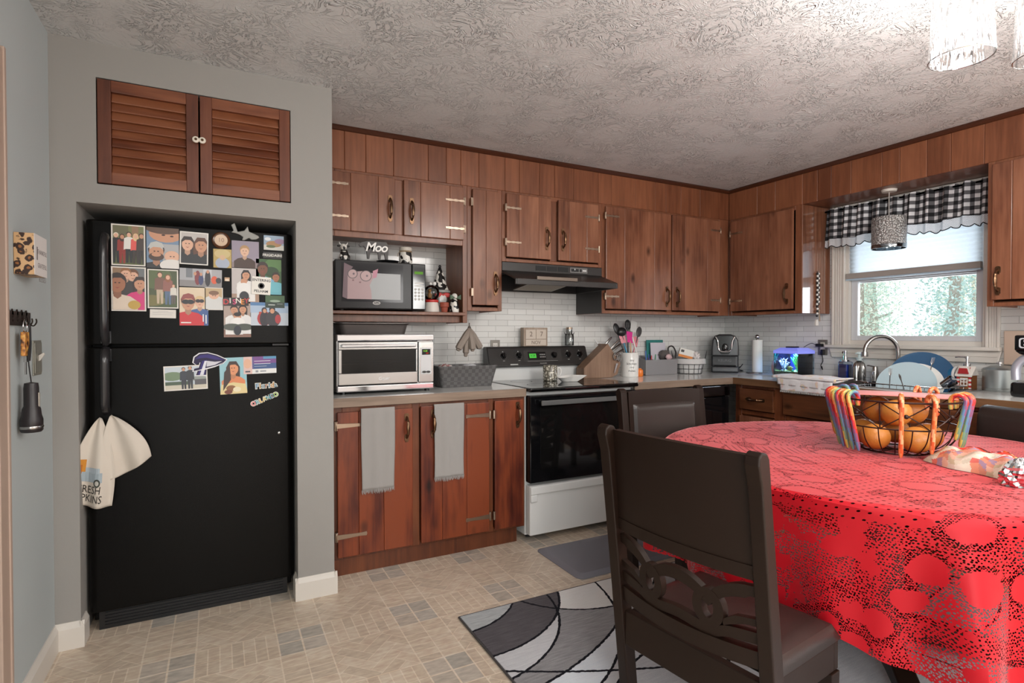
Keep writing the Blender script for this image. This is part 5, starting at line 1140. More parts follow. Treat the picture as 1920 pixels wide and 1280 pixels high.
m = MB(c); m.lathe([(.0,BGT+.002),(.032,BGT+.002),(.034,BGT+.008),(.034,BGT+.075),(.022,BGT+.092),(.022,lz1-.012)],(lx,-.056,0),20); m.build('glass_body', clear('jar_glass',(222,226,226),gl=.35), c)
m = MB(c); m.lathe([(.024,lz1-.016),(.024,lz1-.002),(.0,lz1)],(lx,-.056,0),18); m.build('lid', M_pewter, c)
m = MB(c)
for k in range(6):
    a = k*PI/3+.2; r = .037; m.tube([(lx+r*math.cos(a),-.056+r*.6*math.sin(a),BGT+.004),(lx+r*math.cos(a),-.056+r*.6*math.sin(a),BGT+.085),(lx+(r+.012)*math.cos(a),-.056+(r+.004)*.6*math.sin(a),BGT+.098)],.002,5)
for z in (BGT+.004,BGT+.085): m.tube([(lx+.037*math.cos(a),-.056+.022*math.sin(a),z) for a in [2*PI*i/24 for i in range(24)]],.002,5,closed=True)
m.build('wire_holder', plain('wire_dark',(52,48,46),.4,.6), c)
# mug, spoon rest
GT = .9185
c = thing('mug', 'gold and white damask mug on the black glass cooktop', 'mug', (-1.99,-.25,GT))
g = G('damask'); p = g.n('NewGeometry'); vo = g.n('TexVoronoi', {'Vector':(p,'Position'),'Scale':66.0,'Randomness':.85})
M_dam = g.bsdf(**{'Base Color':(g.ramp((vo,'Distance'),[(.18,lin((120,112,96))),(.24,lin((232,226,210))),(.40,lin((226,218,200))),(.44,lin((110,104,92)))]),0),'Roughness':.2})
x, y = -1.99, -.26
m = MB(c); m.lathe([(.0,GT),(.046,GT),(.049,GT+.004),(.049,GT+.100),(.047,GT+.103),(.044,GT+.100),(.044,GT+.01),(.0,GT+.008)],(x,y,0),28); m.build('cup', M_dam, c)
m = MB(c); m.tube(bez([(x+.046,y,GT+.08),(x+.07,y-.01,GT+.085),(x+.078,y-.012,GT+.055),(x+.068,y-.01,GT+.03),(x+.046,y,GT+.025)],5),.006,8); m.build('handle', M_ceram, c)
c = thing('spoon_rest', 'white ceramic spoon rest in front of the mug on the cooktop', 'spoon rest', (-1.93,-.40,GT))
x, y = -1.94, -.385
m = MB(c); n = 28; rim = []; inn = []
def sr(t, s=1.0):
    a = 2*PI*t; r = .055+.0*math.cos(a); ex = math.exp(-((((a+PI)%(2*PI))-PI+.55)/.28)**2)*.085
    return ((r+ex)*s*math.cos(a)*1.15, (r+ex)*s*math.sin(a)*.95)
lo = [(x+sr(i/n,.55)[0], y+sr(i/n,.55)[1], GT+.001) for i in range(n)]; hi = [(x+sr(i/n)[0], y+sr(i/n)[1], GT+.034+.008*math.cos(2*PI*i/n)) for i in range(n)]
hi2 = [(x+sr(i/n,.94)[0], y+sr(i/n,.94)[1], GT+.035+.008*math.cos(2*PI*i/n)) for i in range(n)]; lo2 = [(x+sr(i/n,.5)[0], y+sr(i/n,.5)[1], GT+.007) for i in range(n)]
loft(m, [lo,hi,hi2,lo2]); m.build('dish', M_ceram, c)
# knife block
c = thing('knife_block', 'tan wooden knife block with steel knife handles beside the stove', 'knife block', (-1.42,-.2,CT))
Yk = -.225; K = lambda u,v: (XB(u,v,Yk),ZB(u,v,Yk))
zb_ = CT+.001
pts = [K(1095,690),(K(1095,706)[0],zb_),(K(1148,707)[0],zb_),(K(1158,707)[0],zb_+.02),K(1164,681),K(1140,644)]
m = MB(c); m.prism(pts,'y',Yk,Yk+.10); m.build('block', wood('block_beech',(128,98,78),(152,122,100),(168,140,116),rough=.55,knots=False,blotch=.3), c, bevel=.004)
for i,(u0,v0,u1,v1,dy) in enumerate(((1145,658,1166,636,.02),(1150,663,1172,645,.05),(1154,670,1174,655,.03),(1158,676,1172,666,.07),(1143,650,1158,632,.07))):
    m = MB(c); a, b = K(u0,v0), K(u1,v1); y = Yk+dy
    pp_ = bez([(a[0],y,a[1]),((a[0]*2+b[0])/3,y-.004,(a[1]*2+b[1])/3+.005),(b[0],y,b[1])],5); m.tube(pp_,[.009,.010,.011,.010,.010,.011,.012,.012,.011,.010,.006],8,flat=.7); m.build('knife_handle', M_steel, c)
m = MB(c); a = [K(1123,636),K(1130,646),K(1142,658),K(1146,652),K(1136,645)]; m.prism(a,'y',Yk+.06,Yk+.064); m.build('blade', M_chrome, c)
c = thing('scissors', 'steel kitchen scissors standing in the knife block', 'scissors', (-1.33,-.26,CT+.06))
for k_,(u,v) in enumerate(((1152,690),(1159,692))):
    m = MB(c); q = K(u,v-22); m.tube([(q[0]+.018*math.cos(a)*1.0,Yk-.012,q[1]+.026*math.sin(a)) for a in [2*PI*i/14 for i in range(14)]],.0045,6,closed=True); m.build('loop', M_steel, c)
m = MB(c); q, r_ = K(1155,681), K(1150,699); m.prism([(q[0]-.008,q[1]),(q[0]+.008,q[1]),(r_[0]+.003,r_[1]),(r_[0]-.003,r_[1])],'y',Yk-.014,Yk-.008); m.build('blades', M_chrome, c)
# crock
kx, ky = -1.243, -.20
c = thing('utensil_crock', 'white utensil crock lettered my kitchen my rules', 'crock', (kx,ky,CT))
m = MB(c); m.lathe([(.0,CT),(.062,CT),(.065,CT+.004),(.065,CT+.178),(.063,CT+.181),(.059,CT+.178),(.058,CT+.01),(.0,CT+.008)],(kx,ky,0),28); cb = m.build('pot', M_ceram, c)
dirc = math.atan2(-3.3,-2.76)
m = MB(c)
def wrap(body, z, sz, a0):
    vs, fs = text(body, sz, .0); R = .0655
    m.add([(kx+R*math.cos(a0+p[0]/R), ky+R*math.sin(a0+p[0]/R), z+p[1]) for p in vs], fs)
for i, s_ in enumerate(('my','kitchen','my','rules')): wrap(s_, CT+.125-.026*i, .027, dirc+.25)
m.build('lettering', plain('crock_ink',(70,66,64),.7), cb, recalc=False)
def utensil(name, label, cat, tip, col, kind, base=(0,0), hc=None, rgh=.35):
    """tip = (u,v) pixel of the head's centre, in the crock's plane"""
    c = thing(name, label, cat, (kx+base[0],ky+base[1],CT+.012)); yt = ky+.07+base[1]*.5
    T = Vector((XB(*tip,yt),yt,ZB(*tip,yt))); B0 = Vector((kx+base[0],ky+base[1],CT+.012)); dr_ = (T-B0).normalized()
    mt = plain(name+'_'+str(col[0]),col,rgh)
    m = MB(c); m.tube([B0, B0+(T-B0)*.5, T-dr_*.03],[.006,.006,.0045],8); m.build('handle', plain(name+'_h'+str((hc or col)[0]),hc or col,.4), c)
    m = MB(c); sd = Vector((0,1,0)).cross(dr_).normalized(); fw = dr_.cross(sd).normalized()
    Mx = Matrix(((sd.x,fw.x,dr_.x,T.x),(sd.y,fw.y,dr_.y,T.y),(sd.z,fw.z,dr_.z,T.z),(0,0,0,1))); m.push(Mx)
    if kind=='spoon': m.sph((0,0,0),(.028,.009,.044),14,10)
    elif kind=='slot':
        vf = outline([ell(0,0,.028,.042,22)]+[[(q-.003,-.02),(q+.003,-.02),(q+.003,.02),(q-.003,.02)] for q in (-.012,0,.012)],.002); m.add([(p[0],p[2],p[1]) for p in vf[0]],vf[1])
    elif kind=='ladle': m.sph((0,0,0),(.045,.03,.036),14,10)
    elif kind=='spat': m.prism([(-.028,-.045),(.028,-.045),(.032,.045),(-.032,.045)],'y',-.003,.003)
    elif kind=='brush': m.prism([(-.024,-.04),(.024,-.04),(.028,.03),(.0,.045),(-.028,.03)],'y',-.004,.004)
    elif kind=='whisk':
        for k in range(5):
            a = k*PI/5; m.tube([(.022*math.sin(t)*math.cos(a),.022*math.sin(t)*math.sin(a),-.045*math.cos(t)) for t in [PI*2*i/16 for i in range(16)]],.0016,5,closed=True)
    m.build('head', mt, c, bevel=.003 if kind in('spat','brush') else 0)
    return c
utensil('serving_spoon','black plastic spoon leaning left in the white crock','spoon',(1156,616),(40,40,42),'spoon',(.02,.01))
utensil('slotted_spoon','black slotted spoon standing highest in the white crock','spoon',(1177,609),(36,36,38),'slot',(.0,.02))
utensil('serving_spoon','grey plastic spoon leaning right in the white crock','spoon',(1198,622),(74,72,72),'spoon',(-.02,.01))
utensil('ladle','black ladle head in the middle of the white crock','ladle',(1165,622),(30,30,32),'ladle',(.01,-.005))
utensil('spatula','bright pink silicone spatula in the white crock','spatula',(1181,632),(226,60,150),'spat',(.0,-.03),(226,180,140))
utensil('spatula','pale pink silicone spatula left in the white crock','spatula',(1167,634),(226,150,160),'brush',(.012,-.025),(60,150,190))
utensil('spatula','salmon pink silicone spatula right in the white crock','spatula',(1191,640),(222,140,150),'brush',(-.012,-.02),(222,150,160))
utensil('turner','clear white turner behind the spatulas in the crock','spatula',(1188,612),(206,206,204),'spat',(-.008,.0))
c = thing('measuring_spoon', 'long white handled spoon hanging over the right rim of the crock', 'spoon', (-1.17,-.25,CT+.05))
m = MB(c); y = -.255; m.tube([(XB(1186,632,y),y,ZB(1186,632,y)),(XB(1193,660,y),y,ZB(1193,660,y))],.005,8); m.build('handle', M_ceram, c)
m = MB(c); m.sph((XB(1195,670,y),y,ZB(1195,670,y)),(.011,.005,.03),10,8); m.build('head', M_ceram, c)
m = MB(); x, y = XB(1198,700,-.23), -.24; m.lathe([(.0,CT+.001),(.022,CT+.001),(.025,CT+.01),(.025,CT+.045),(.021,CT+.052),(.012,CT+.055),(.012,CT+.062),(.0,CT+.063)],(x,y,0),14); tag(m.build('orange_jar', plain('orange_plastic',(232,124,40),.3)), 'tiny orange jar between the crock and the grey organizer', 'jar')
# organizer
c = thing('desk_organizer', 'grey fabric organizer box filled with pens and papers on the worktop', 'organizer', (-.95,-.15,CT))
ox0, ox1, oy = XB(1211,690,-.185), XB(1270,690,-.185), -.185; oz = ZB(1240,674,oy)
M_org = plain('organizer_grey',(140,138,140),.8)
m = MB(c); t = .006; zb_ = CT+.001
m.box(ox0,ox1,oy,oy+t,zb_,oz); m.box(ox0,ox1,-.02-t,-.02,zb_,oz+.03)
for x in (ox0,(ox0*3+ox1)/4,ox1-t): m.prism([(oy+t,zb_),(-.026,zb_),(-.026,oz+.03),(oy+t,oz)],'x',x,x+t)
m.box(ox0,ox1,oy+t,-.026,zb_,zb_+.006); m.build('box', M_org, c, bevel=.001)
def card(name, label, cat, u0,v0,u1,v1,y,col,tilt=0,t=.003,mat=None):
    m = MB(); x0,x1 = XB(u0,v1,y),XB(u1,v1,y); z1 = ZB((u0+u1)/2,v0,y); z0 = CT+.008
    m.push(Matrix.Translation(((x0+x1)/2,y,z0)) @ Matrix.Rotation(math.radians(tilt),4,'X')); m.box((x0-x1)/2,(x1-x0)/2,0,t,0,z1-z0)
    return tag(m.build(name, mat or plain(name+str(col[0]),col,.6)), label, cat)
card('folder','teal folder standing at the back of the grey organizer','folder',1214,637,1245,670,-.045,(52,128,124),-3)
card('paper_sheet','pale lavender paper in front of the teal folder','paper',1222,642,1250,668,-.075,(206,202,212),-4,.0015)
for i,(u,v,cl,nm) in enumerate(((1213,657,(60,110,180),'blue'),(1217,664,(40,50,150),'navy'),(1221,666,(200,50,70),'red'),(1227,664,(50,130,90),'green'))):
    m = MB(); y = -.155; xx = XB(u,v,y); zz = ZB(u,v,y); m.lathe([(.001,CT+.008),(.004,CT+.02),(.0045,zz-.01),(.003,zz)],(0,0,0),8); m.v = [(xx+(q[0])+(q[2]-CT-.008)*.05*(i-1.5),y+q[1],q[2]) for q in m.v]
    tag(m.build('pen', plain('pen_'+nm,cl,.35)), nm+' pen standing in the front left of the grey organizer', 'pen')
m = MB(); y = -.12
def lump(cx,cy,cz,rx,ry,rz,seed,am=.18,n=16,k=10):
    r_ = random.Random(seed); tb = [[1+am*(r_.random()-.5)*2 for _ in range(n)] for _ in range(k+1)]
    def fn(a,b):
        i = int(round(a*n))%n; j = int(round(b*(k-1))); q = tb[j][i] if 0<j<k-1 else 1; t=-PI/2+PI*b; f=2*PI*a
        return (cx+rx*q*math.cos(t)*math.cos(f), cy+ry*q*math.cos(t)*math.sin(f), cz+rz*q*math.sin(t))
    return fn
y = -.095; q = (XB(1246,664,y),ZB(1246,664,y)); m.grid(lump(q[0],y,q[1]-.008,.052,.036,.040,4),16,10,cu=True); tag(m.build('knit_cap', plain('knit_grey',(98,92,90),.9,noise=.8,nscale=160)), 'grey knitted cap bundled in the organizer', 'cap')
m = MB(); y=-.158; q = (XB(1254,670,y),ZB(1254,669,y)); m.grid(lump(q[0],y,q[1],.030,.018,.024,6,.1),16,10,cu=True); tag(m.build('tissue_pack', plain('tissue_pink',(206,176,178),.5)), 'pale pink tissue pack at the right end of the organizer', 'packet')
m = MB(); y=-.10; m.tube(bez([(XB(1254,668,y),y,ZB(1254,668,y)),(XB(1253,652,y),y,ZB(1253,652,y)),(XB(1261,649,y),y,ZB(1261,649,y)),(XB(1267,660,y),y,ZB(1267,660,y)),(XB(1266,672,y),y,ZB(1266,672,y))],5),.006,8); tag(m.build('black_strap', plain('strap_black',(50,46,46),.6)), 'looped black strap rising from the organizer', 'strap')
# wire basket
wx, wy = -.600, -.165
c = thing('wire_basket', 'round wire basket with a white cloth liner on the worktop near the corner', 'basket', (wx,wy,CT))
M_wire = plain('wire_black',(60,58,58),.4,.7); R0, R1, HZ = .100, .122, .115
m = MB(c)
for k in range(16):
    a = 2*PI*k/16; m.tube([(wx+R0*math.cos(a),wy+R0*math.sin(a),CT+.003),(wx+R1*math.cos(a),wy+R1*math.sin(a),CT+HZ)],.0018,5)
for j in range(4):
    r = R0+(R1-R0)*j/3; m.tube([(wx+r*math.cos(a),wy+r*math.sin(a),CT+.003+(HZ-.003)*j/3) for a in [2*PI*i/32 for i in range(32)]],.0022,5,closed=True)
m.build('wire_frame', M_wire, c)
m = MB(c); m.lathe([(.0,CT+.005),(R0-.006,CT+.005),(R1-.006,CT+HZ-.004),(R1+.004,CT+HZ+.002),(R1+.006,CT+HZ-.032),(R1+.010,CT+HZ-.034),(R1+.008,CT+HZ+.008),(R1-.012,CT+HZ+.006),(R0-.012,CT+.012),(.0,CT+.012)],(wx,wy,0),32); m.build('liner', plain('liner_white',(206,204,202),.9), c)
cd_ = Vector((CAM.x-wx,CAM.y-wy,0)).normalized(); sd_ = Vector((-cd_.y,cd_.x,0))
for s_ in (-1,1):
    m = MB(c); e = Vector((wx,wy,0))+sd_*s_*(R1+.002); m.tube(bez([(e+cd_*.03)+Vector((0,0,CT+HZ)),(e+cd_*.025+sd_*s_*.01)+Vector((0,0,CT+HZ+.05)),e+sd_*s_*.012+Vector((0,0,CT+HZ+.07)),(e-cd_*.025+sd_*s_*.01)+Vector((0,0,CT+HZ+.05)),(e-cd_*.03)+Vector((0,0,CT+HZ))],5),.004,6,flat=.5); m.build('handle', M_wire, c)
m = MB(); m.push(Matrix.Translation((wx-.040,wy-.0,CT+HZ+.034)) @ Matrix.Rotation(-.7,4,'Z') @ Matrix.Rotation(.25,4,'Y')); m.col=(228,226,220); m.box(-.055,.055,-.045,.045,-.02,.05); m.col=(222,136,60); m.box(-.056,.0555,-.0465,-.045,-.02,.0); m.col=(70,68,66); m.box(-.045,-.02,-.0465,-.0455,.02,.04); tag(m.build('carton', M_paint, bevel=0), 'white and orange carton lying on top of the wire basket', 'carton')
m = MB(); m.grid(lump(wx+.066,wy-.005,CT+HZ+.024,.036,.040,.036,9,.2),16,10,cu=True,smooth=False); tag(m.build('tissue_ball', plain('tissue_white',(228,220,218),.8)), 'crumpled white tissue in the wire basket', 'tissue')
# coffee maker in the corner
c = thing('coffee_maker', 'black and silver pod coffee maker in the corner of the worktop', 'coffee maker', (-.225,-.20,CT), math.radians(-48))
m = MB(c); sil = [(-.108,.0),(-.108,.20),(-.100,.27),(-.080,.305),(-.045,.318),(.045,.318),(.080,.305),(.100,.27),(.108,.20),(.108,.0)]
m.M = Matrix(); 
m.prism([(a,b+.001) for a,b in sil],'y',-.02,.13); m.box(-.108,.108,-.13,-.02,.001,.055)
hd = [(-.108,.135),(-.108,.20),(-.100,.27),(-.080,.305),(-.045,.318),(.045,.318),(.080,.305),(.100,.27),(.108,.20),(.108,.135)]
m.prism(hd,'y',-.125,-.02); m.build('housing', plain('keurig_grey',(46,46,48),.25), c, bevel=.014, seg=3)
m = MB(c); m.M = Matrix(); m.prism([(-.086,.058),(.086,.058),(.086,.134),(-.086,.134)],'y',-.023,-.0195); m.build('brew_bay', M_black, c)
m = MB(c); m.M = Matrix(); m.prism([(-.078,.29),(-.055,.20),(-.03,.155),(.03,.155),(.055,.20),(.078,.29),(.05,.308),(-.05,.308)],'y',-.131,-.124); fp = m.build('front_panel', M_blackg, c, bevel=.004)
m = MB(c); m.M = Matrix(); m.tube(bez([(-.074,-.130,.298),(-.056,-.134,.262),(-.050,-.136,.205),(-.030,-.137,.178),(.030,-.137,.178),(.050,-.136,.205),(.056,-.134,.262),(.074,-.130,.298)],5),.006,8); m.build('silver_handle', M_chrome, fp)
m = MB(c); m.M = Matrix(); m.sph((0,-.124,.205),(.03,.014,.045),16,10); m.build('dome', M_blackg, fp)
m = MB(c); m.M = Matrix(); m.col=(120,120,122); m.push(face_back(0,-.0236,.098)); m.mesh(text('KEURIG',.03,.0001)); m.build('lettering', M_paint, c, recalc=False)
m = MB(c); m.M = Matrix(); m.box(-.085,.085,-.125,-.03,.056,.064); m.build('drip_tray', M_blackg, c, bevel=.004)
m = MB(); y = -.14
cr = [(1383,668),(1392,668),(1399,676),(1392,684),(1383,690),(1391,696),(1402,692),(1403,686),(1396,680),(1388,686),(1384,697),(1396,698),(1404,694)]
m.tube(bez([(XB(u,v,y-.05*(i>3)),y-.05*(i>3)-.01*(i%2),max(ZB(u,v,y-.05*(i>3)),CT+.006)) for i,(u,v) in enumerate(cr)],5),.0032,6); tag(m.build('power_cord', M_black), 'black power cord coiled between the coffee maker and the paper towels', 'cord')
# paper towel holder
c = thing('paper_towel_holder', 'steel paper towel stand with a thin roll in the worktop corner', 'paper towel holder', (-.13,-.44,CT))
x, y = -.13, -.445
m = MB(c); m.lathe([(.0,CT),(.080,CT),(.083,CT+.004),(.080,CT+.009),(.0,CT+.012)],(x,y,0),32); m.build('base', M_chrome, c)
m = MB(c); m.cyl(.006,CT+.01,CT+.285,(x,y),10); m.sph((x,y,CT+.297),.020,16,10); m.build('rod', M_chrome, c)
tr_ = thing('paper_towel_roll', 'nearly used white paper towel roll on the steel stand', 'paper towel roll', (x,y,CT+.0125))
m = MB(tr_); m.lathe([(.019,CT+.0125),(.040,CT+.0125),(.040,CT+.272),(.019,CT+.272),(.019,CT+.0125)],(x,y,0),28); m.build('roll', plain('paper_white',(232,230,226),.9), tr_)
# fish tank
fx0, fx1, fy0, fy1 = -.272, -.082, -.905, -.705; fz0, fz1 = CT+.012, CT+.205
c = thing('fish_tank', 'small lit fish tank with plastic plants and green gravel on the worktop', 'aquarium', (-.18,-.8,CT))
m = MB(c); m.box(fx0+.02,fx1-.02,fy0+.02,fy1-.02,CT,fz0); m.build('base', M_black, c)
m = MB(c); m.box(fx0,fx1,fy0,fy1,fz0,fz0+.002); m.box(fx0,fx0+.003,fy0,fy1,fz0+.002,fz1-.03); m.box(fx0+.003,fx1,fy0,fy0+.003,fz0+.002,fz1-.03); m.box(fx0+.003,fx1,fy1-.003,fy1,fz0+.002,fz1-.03); m.build('glass_walls', clear('tank_glass',(214,232,246),gl=.2), c)
m = MB(c); m.box(fx1-.003,fx1,fy0+.004,fy1-.004,fz0+.003,fz1-.03); m.build('back_panel', plain('tank_blue',(40,62,150),.4), c)
m = MB(c); m.box(fx0-.002,fx1+.002,fy0-.002,fy1+.002,fz1-.03,fz1-.008)
pr_ = [(fx0,fy0),(fx1,fy0),(fx1,fy1),(fx0,fy1)]; sh_ = [(fx0+.03,fy0+.03),(fx1-.03,fy0+.03),(fx1-.03,fy1-.03),(fx0+.03,fy1-.03)]
m.prism(pr_,'z',fz1-.008,fz1+.012,sh_)
g = G('tank_lid'); b_ = g.bsdf(**{'Base Color':lin((150,160,226)),'Roughness':.3,'Emission Color':lin((110,120,255)),'Emission Strength':.42}); m.build('lid', b_, c)
m = MB(c); m.box(fx0+.07,fx1-.05,fy0+.09,fy1-.05,fz1+.010,fz1+.022); m.build('light_unit', M_black, c)
g = G('tank_gravel'); p = g.n('NewGeometry'); vo = g.n('TexVoronoi', {'Vector':(p,'Position'),'Scale':170.0}); M_grv = g.bsdf(**{'Base Color':(g.ramp((vo,1),[(.2,lin((120,150,60))),(.6,lin((196,206,110))),(.9,lin((226,226,180)))]),0),'Roughness':.6,'Normal':g.bump((vo,0),.6,.004)})
m = MB(c); rr = random.Random(5)
m.grid(lambda a,b: (fx0+.005+(fx1-fx0-.012)*a, fy0+.005+(fy1-fy0-.010)*b, fz0+.030+.006*math.sin(a*17)*math.cos(b*13)),18,18); m.box(fx0+.005,fx1-.007,fy0+.005,fy1-.005,fz0+.003,fz0+.026); q = m.build('gravel', M_grv, c); q['kind'] = 'stuff'
M_pg, M_pw, M_pb = plain('plant_green',(70,190,90),.4), plain('coral_white',(226,226,250),.4), plain('plant_teal',(40,190,170),.4)
def plantlet(x, y, h, mt, n, seed, w=.004):
    r_ = random.Random(seed); m = MB(c)
    for k in range(n):
        a = 2*PI*r_.random(); ln = h*(.6+.4*r_.random()); s_ = .02+.02*r_.random()
        pts = bez([(x,y,fz0+.028),(x+s_*.4*math.cos(a),y+s_*.4*math.sin(a),fz0+.028+ln*.4),(x+s_*math.cos(a),y+s_*math.sin(a),fz0+.028+ln*.8),(x+s_*1.3*math.cos(a),y+s_*1.3*math.sin(a),fz0+.028+ln)],4)
        m.tube(pts,[w*.6]+[w]*(len(pts)-2)+[w*.3],5)
        for j in range(3,len(pts)-1,2):
            b_ = a+1.4*(1 if j%4==1 else -1); q = pts[j]; m.tube([q, q+Vector((.012*math.cos(b_),.012*math.sin(b_),.012))],[w*.8,w*.25],5)
    m.build('plant', mt, c)
plantlet(fx0+.05,fy1-.05,.095,M_pw,12,1,.0035); plantlet(fx0+.12,fy1-.11,.13,M_pb,6,2); plantlet(fx0+.10,fy0+.055,.135,M_pg,16,3,.005)
m = MB(c); m.cyl(.018,fz0+.03,fz0+.055,(fx0+.05,fy0+.10),12); m.cyl(.024,fz0+.055,fz0+.060,(fx0+.05,fy0+.10),12); m.cyl(.012,fz0+.06,fz0+.068,(fx0+.05,fy0+.10),12); m.build('castle', plain('castle_sand',(206,186,110),.7), c)
for k,(a,b) in enumerate(((.03,.13),(.04,.05),(.09,.15),(.06,.02))):
    m = MB(c); m.sph((fx0+a,fy0+b+.02,fz0+.034),.009,8,6); m.build('pebble', M_pw if k%2==0 else M_pb, c)
l = bpy.data.lights.new('aquarium_lamp','AREA'); l.size = .13; l.energy = 2.6; l.color = (.55,.72,1.0); o = bpy.data.objects.new('aquarium_lamp',l); COL.objects.link(o); o.location = ((fx0+fx1)/2,(fy0+fy1)/2,fz1-.033)
c = thing('plug_adapter', 'black power plug and hanging cord in the outlet behind the fish tank', 'plug', (-.02,OY,OZ_-.03))
m = MB(c); m.box(-.045,-.008,OY-.012,OY+.030,OZ_+.005,OZ_+.028); m.box(-.035,-.008,OY-.022,OY-.002,OZ_-.055,OZ_-.015); m.build('plug', M_black, c, bevel=.003)
m = MB(c); m.tube(bez([(-.03,OY-.012,OZ_-.055),(-.03,OY-.02,OZ_-.10),(-.03,OY-.005,OZ_-.13),(-.032,OY-.01,OZ_-.15),(-.04,OY-.025,OZ_-.165),(-.03,OY-.012,OZ_-.14)],5),.003,6); m.tube(bez([(-.04,OY+.03,OZ_+.018),(-.05,OY+.06,OZ_+.03),(-.08,OY+.10,OZ_+.0)],5),.0025,6); m.build('cord', M_black, c)
m = MB(); m.grid(lump(-.215,-.672,CT+.062,.03,.024,.060,12,.08),16,10,cu=True); o=m.build('salt_lamp', plain('rose_stone',(186,156,160),.4)); tag(o,'rosy grey rounded stone leaning left of the fish tank','stone')
# soap bottles and faucet
def bottle(name, label, x, y, r, h, mt, capm, cat='soap dispenser'):
    c = thing(name, label, cat, (x,y,CT)); return c
x, y = -.105, YR(1585,700,-.105)
c = thing('soap_dispenser', 'square clear dispenser of blue dish soap with a chrome pump', 'soap dispenser', (x,y,CT))
m = MB(c); m.box(x-.034,x+.034,y-.034,y+.034,CT+.0005,CT+.128); bo = m.build('bottle', clear('soap_bottle',(226,234,244),gl=.3), c, bevel=.008)
m = MB(c); m.box(x-.030,x+.030,y-.030,y+.030,CT+.004,CT+.108); m.build('soap', plain('soap_blue',(30,62,170),.15), bo, bevel=.006)
m = MB(c); m.cyl(.034,CT+.129,CT+.140,(x,y),20); m.lathe([(.016,CT+.14),(.015,CT+.165),(.010,CT+.168),(.010,CT+.190),(.013,CT+.192),(.013,CT+.204),(.0,CT+.206)],(x,y,0),16); m.tube([(x,y,CT+.198),(x-.045,y-.01,CT+.196),(x-.052,y-.012,CT+.188)],.005,8); m.build('pump', M_chrome, c)
x, y = -.10, YR(1611,700,-.10)
c = thing('soap_dispenser', 'ribbed silver soap bottle behind the faucet spout', 'soap dispenser', (x,y,CT))
m = MB(c); prof = []
for i in range(48): 
    pass
def rib(a,b):
    h = [0,.0,.09,.118,.132,.140][min(5,int(b*5+.001))]; rr_ = [.0,.038,.038,.030,.016,.0][min(5,int(b*5+.001))]; f = 2*PI*a
    q = 1+.05*math.cos(f*18); return (x+rr_*q*math.cos(f), y+rr_*q*math.sin(f), CT+.001+h)
m.grid(rib, 108, 6, cu=True); m.build('bottle', M_pewter if False else plain('ribbed_silver',(176,174,172),.18,1.0), c)
m = MB(c); m.cyl(.016,CT+.138,CT+.152,(x,y),16); m.cyl(.022,CT+.152,CT+.160,(x,y),16); m.lathe([(.009,CT+.16),(.009,CT+.178),(.018,CT+.182),(.018,CT+.196),(.0,CT+.2)],(x,y,0),14); m.tube([(x,y,CT+.189),(x-.04,y,CT+.187)],.006,8); m.build('pump', plain('pump_mint',(206,222,224),.3), c)
fxb = -.085; fyb = YR(1684,700,fxb)
c = thing('faucet', 'brushed steel gooseneck kitchen faucet with a side lever', 'faucet', (fxb,fyb,CT))
ex, ey = -.27, YR(1621,660,-.27)
P0 = Vector((fxb,fyb,0)); P1 = Vector((ex,ey,0)); zt = ZR(1652,630,(fxb+ex)/2)
m = MB(c); zs_ = zt-(P1-P0).length/2
arc = [P0+Vector((0,0,CT+.03)), P0+Vector((0,0,zs_))]+[(P0+P1)/2+(P0-P1)/2*math.cos(t)+Vector((0,0,zs_+(zt-zs_)*math.sin(t))) for t in [PI*i/14 for i in range(1,14)]]+[P1+Vector((0,0,zs_-.01))]
m.tube(arc,.0125,12); m.build('neck', M_steel, c)
m = MB(c); z_ = ZR(1621,668,ex); m.lathe([(.020,z_),(.021,z_+.006),(.018,z_+.03),(.0135,zs_-.0)],(P1.x,P1.y,0),18); m.build('spray_head', M_steel, c)
m = MB(c); m.lathe([(.028,CT+.0001),(.026,CT+.01),(.017,CT+.05),(.0135,CT+.06)],(fxb,fyb,0),18); m.build('base', M_steel, c)
hy = YR(1641,700,-.08)
m = MB(c); m.lathe([(.027,CT+.0001),(.025,CT+.03),(.016,CT+.09),(.012,CT+.102),(.0,CT+.105)],(-.08,hy,0),18); m.tube([(-.08,hy,CT+.098),(-.095,hy+.032,CT+.106),(-.10,hy+.042,CT+.106)],.006,8,flat=.6); m.build('lever', M_steel, c)
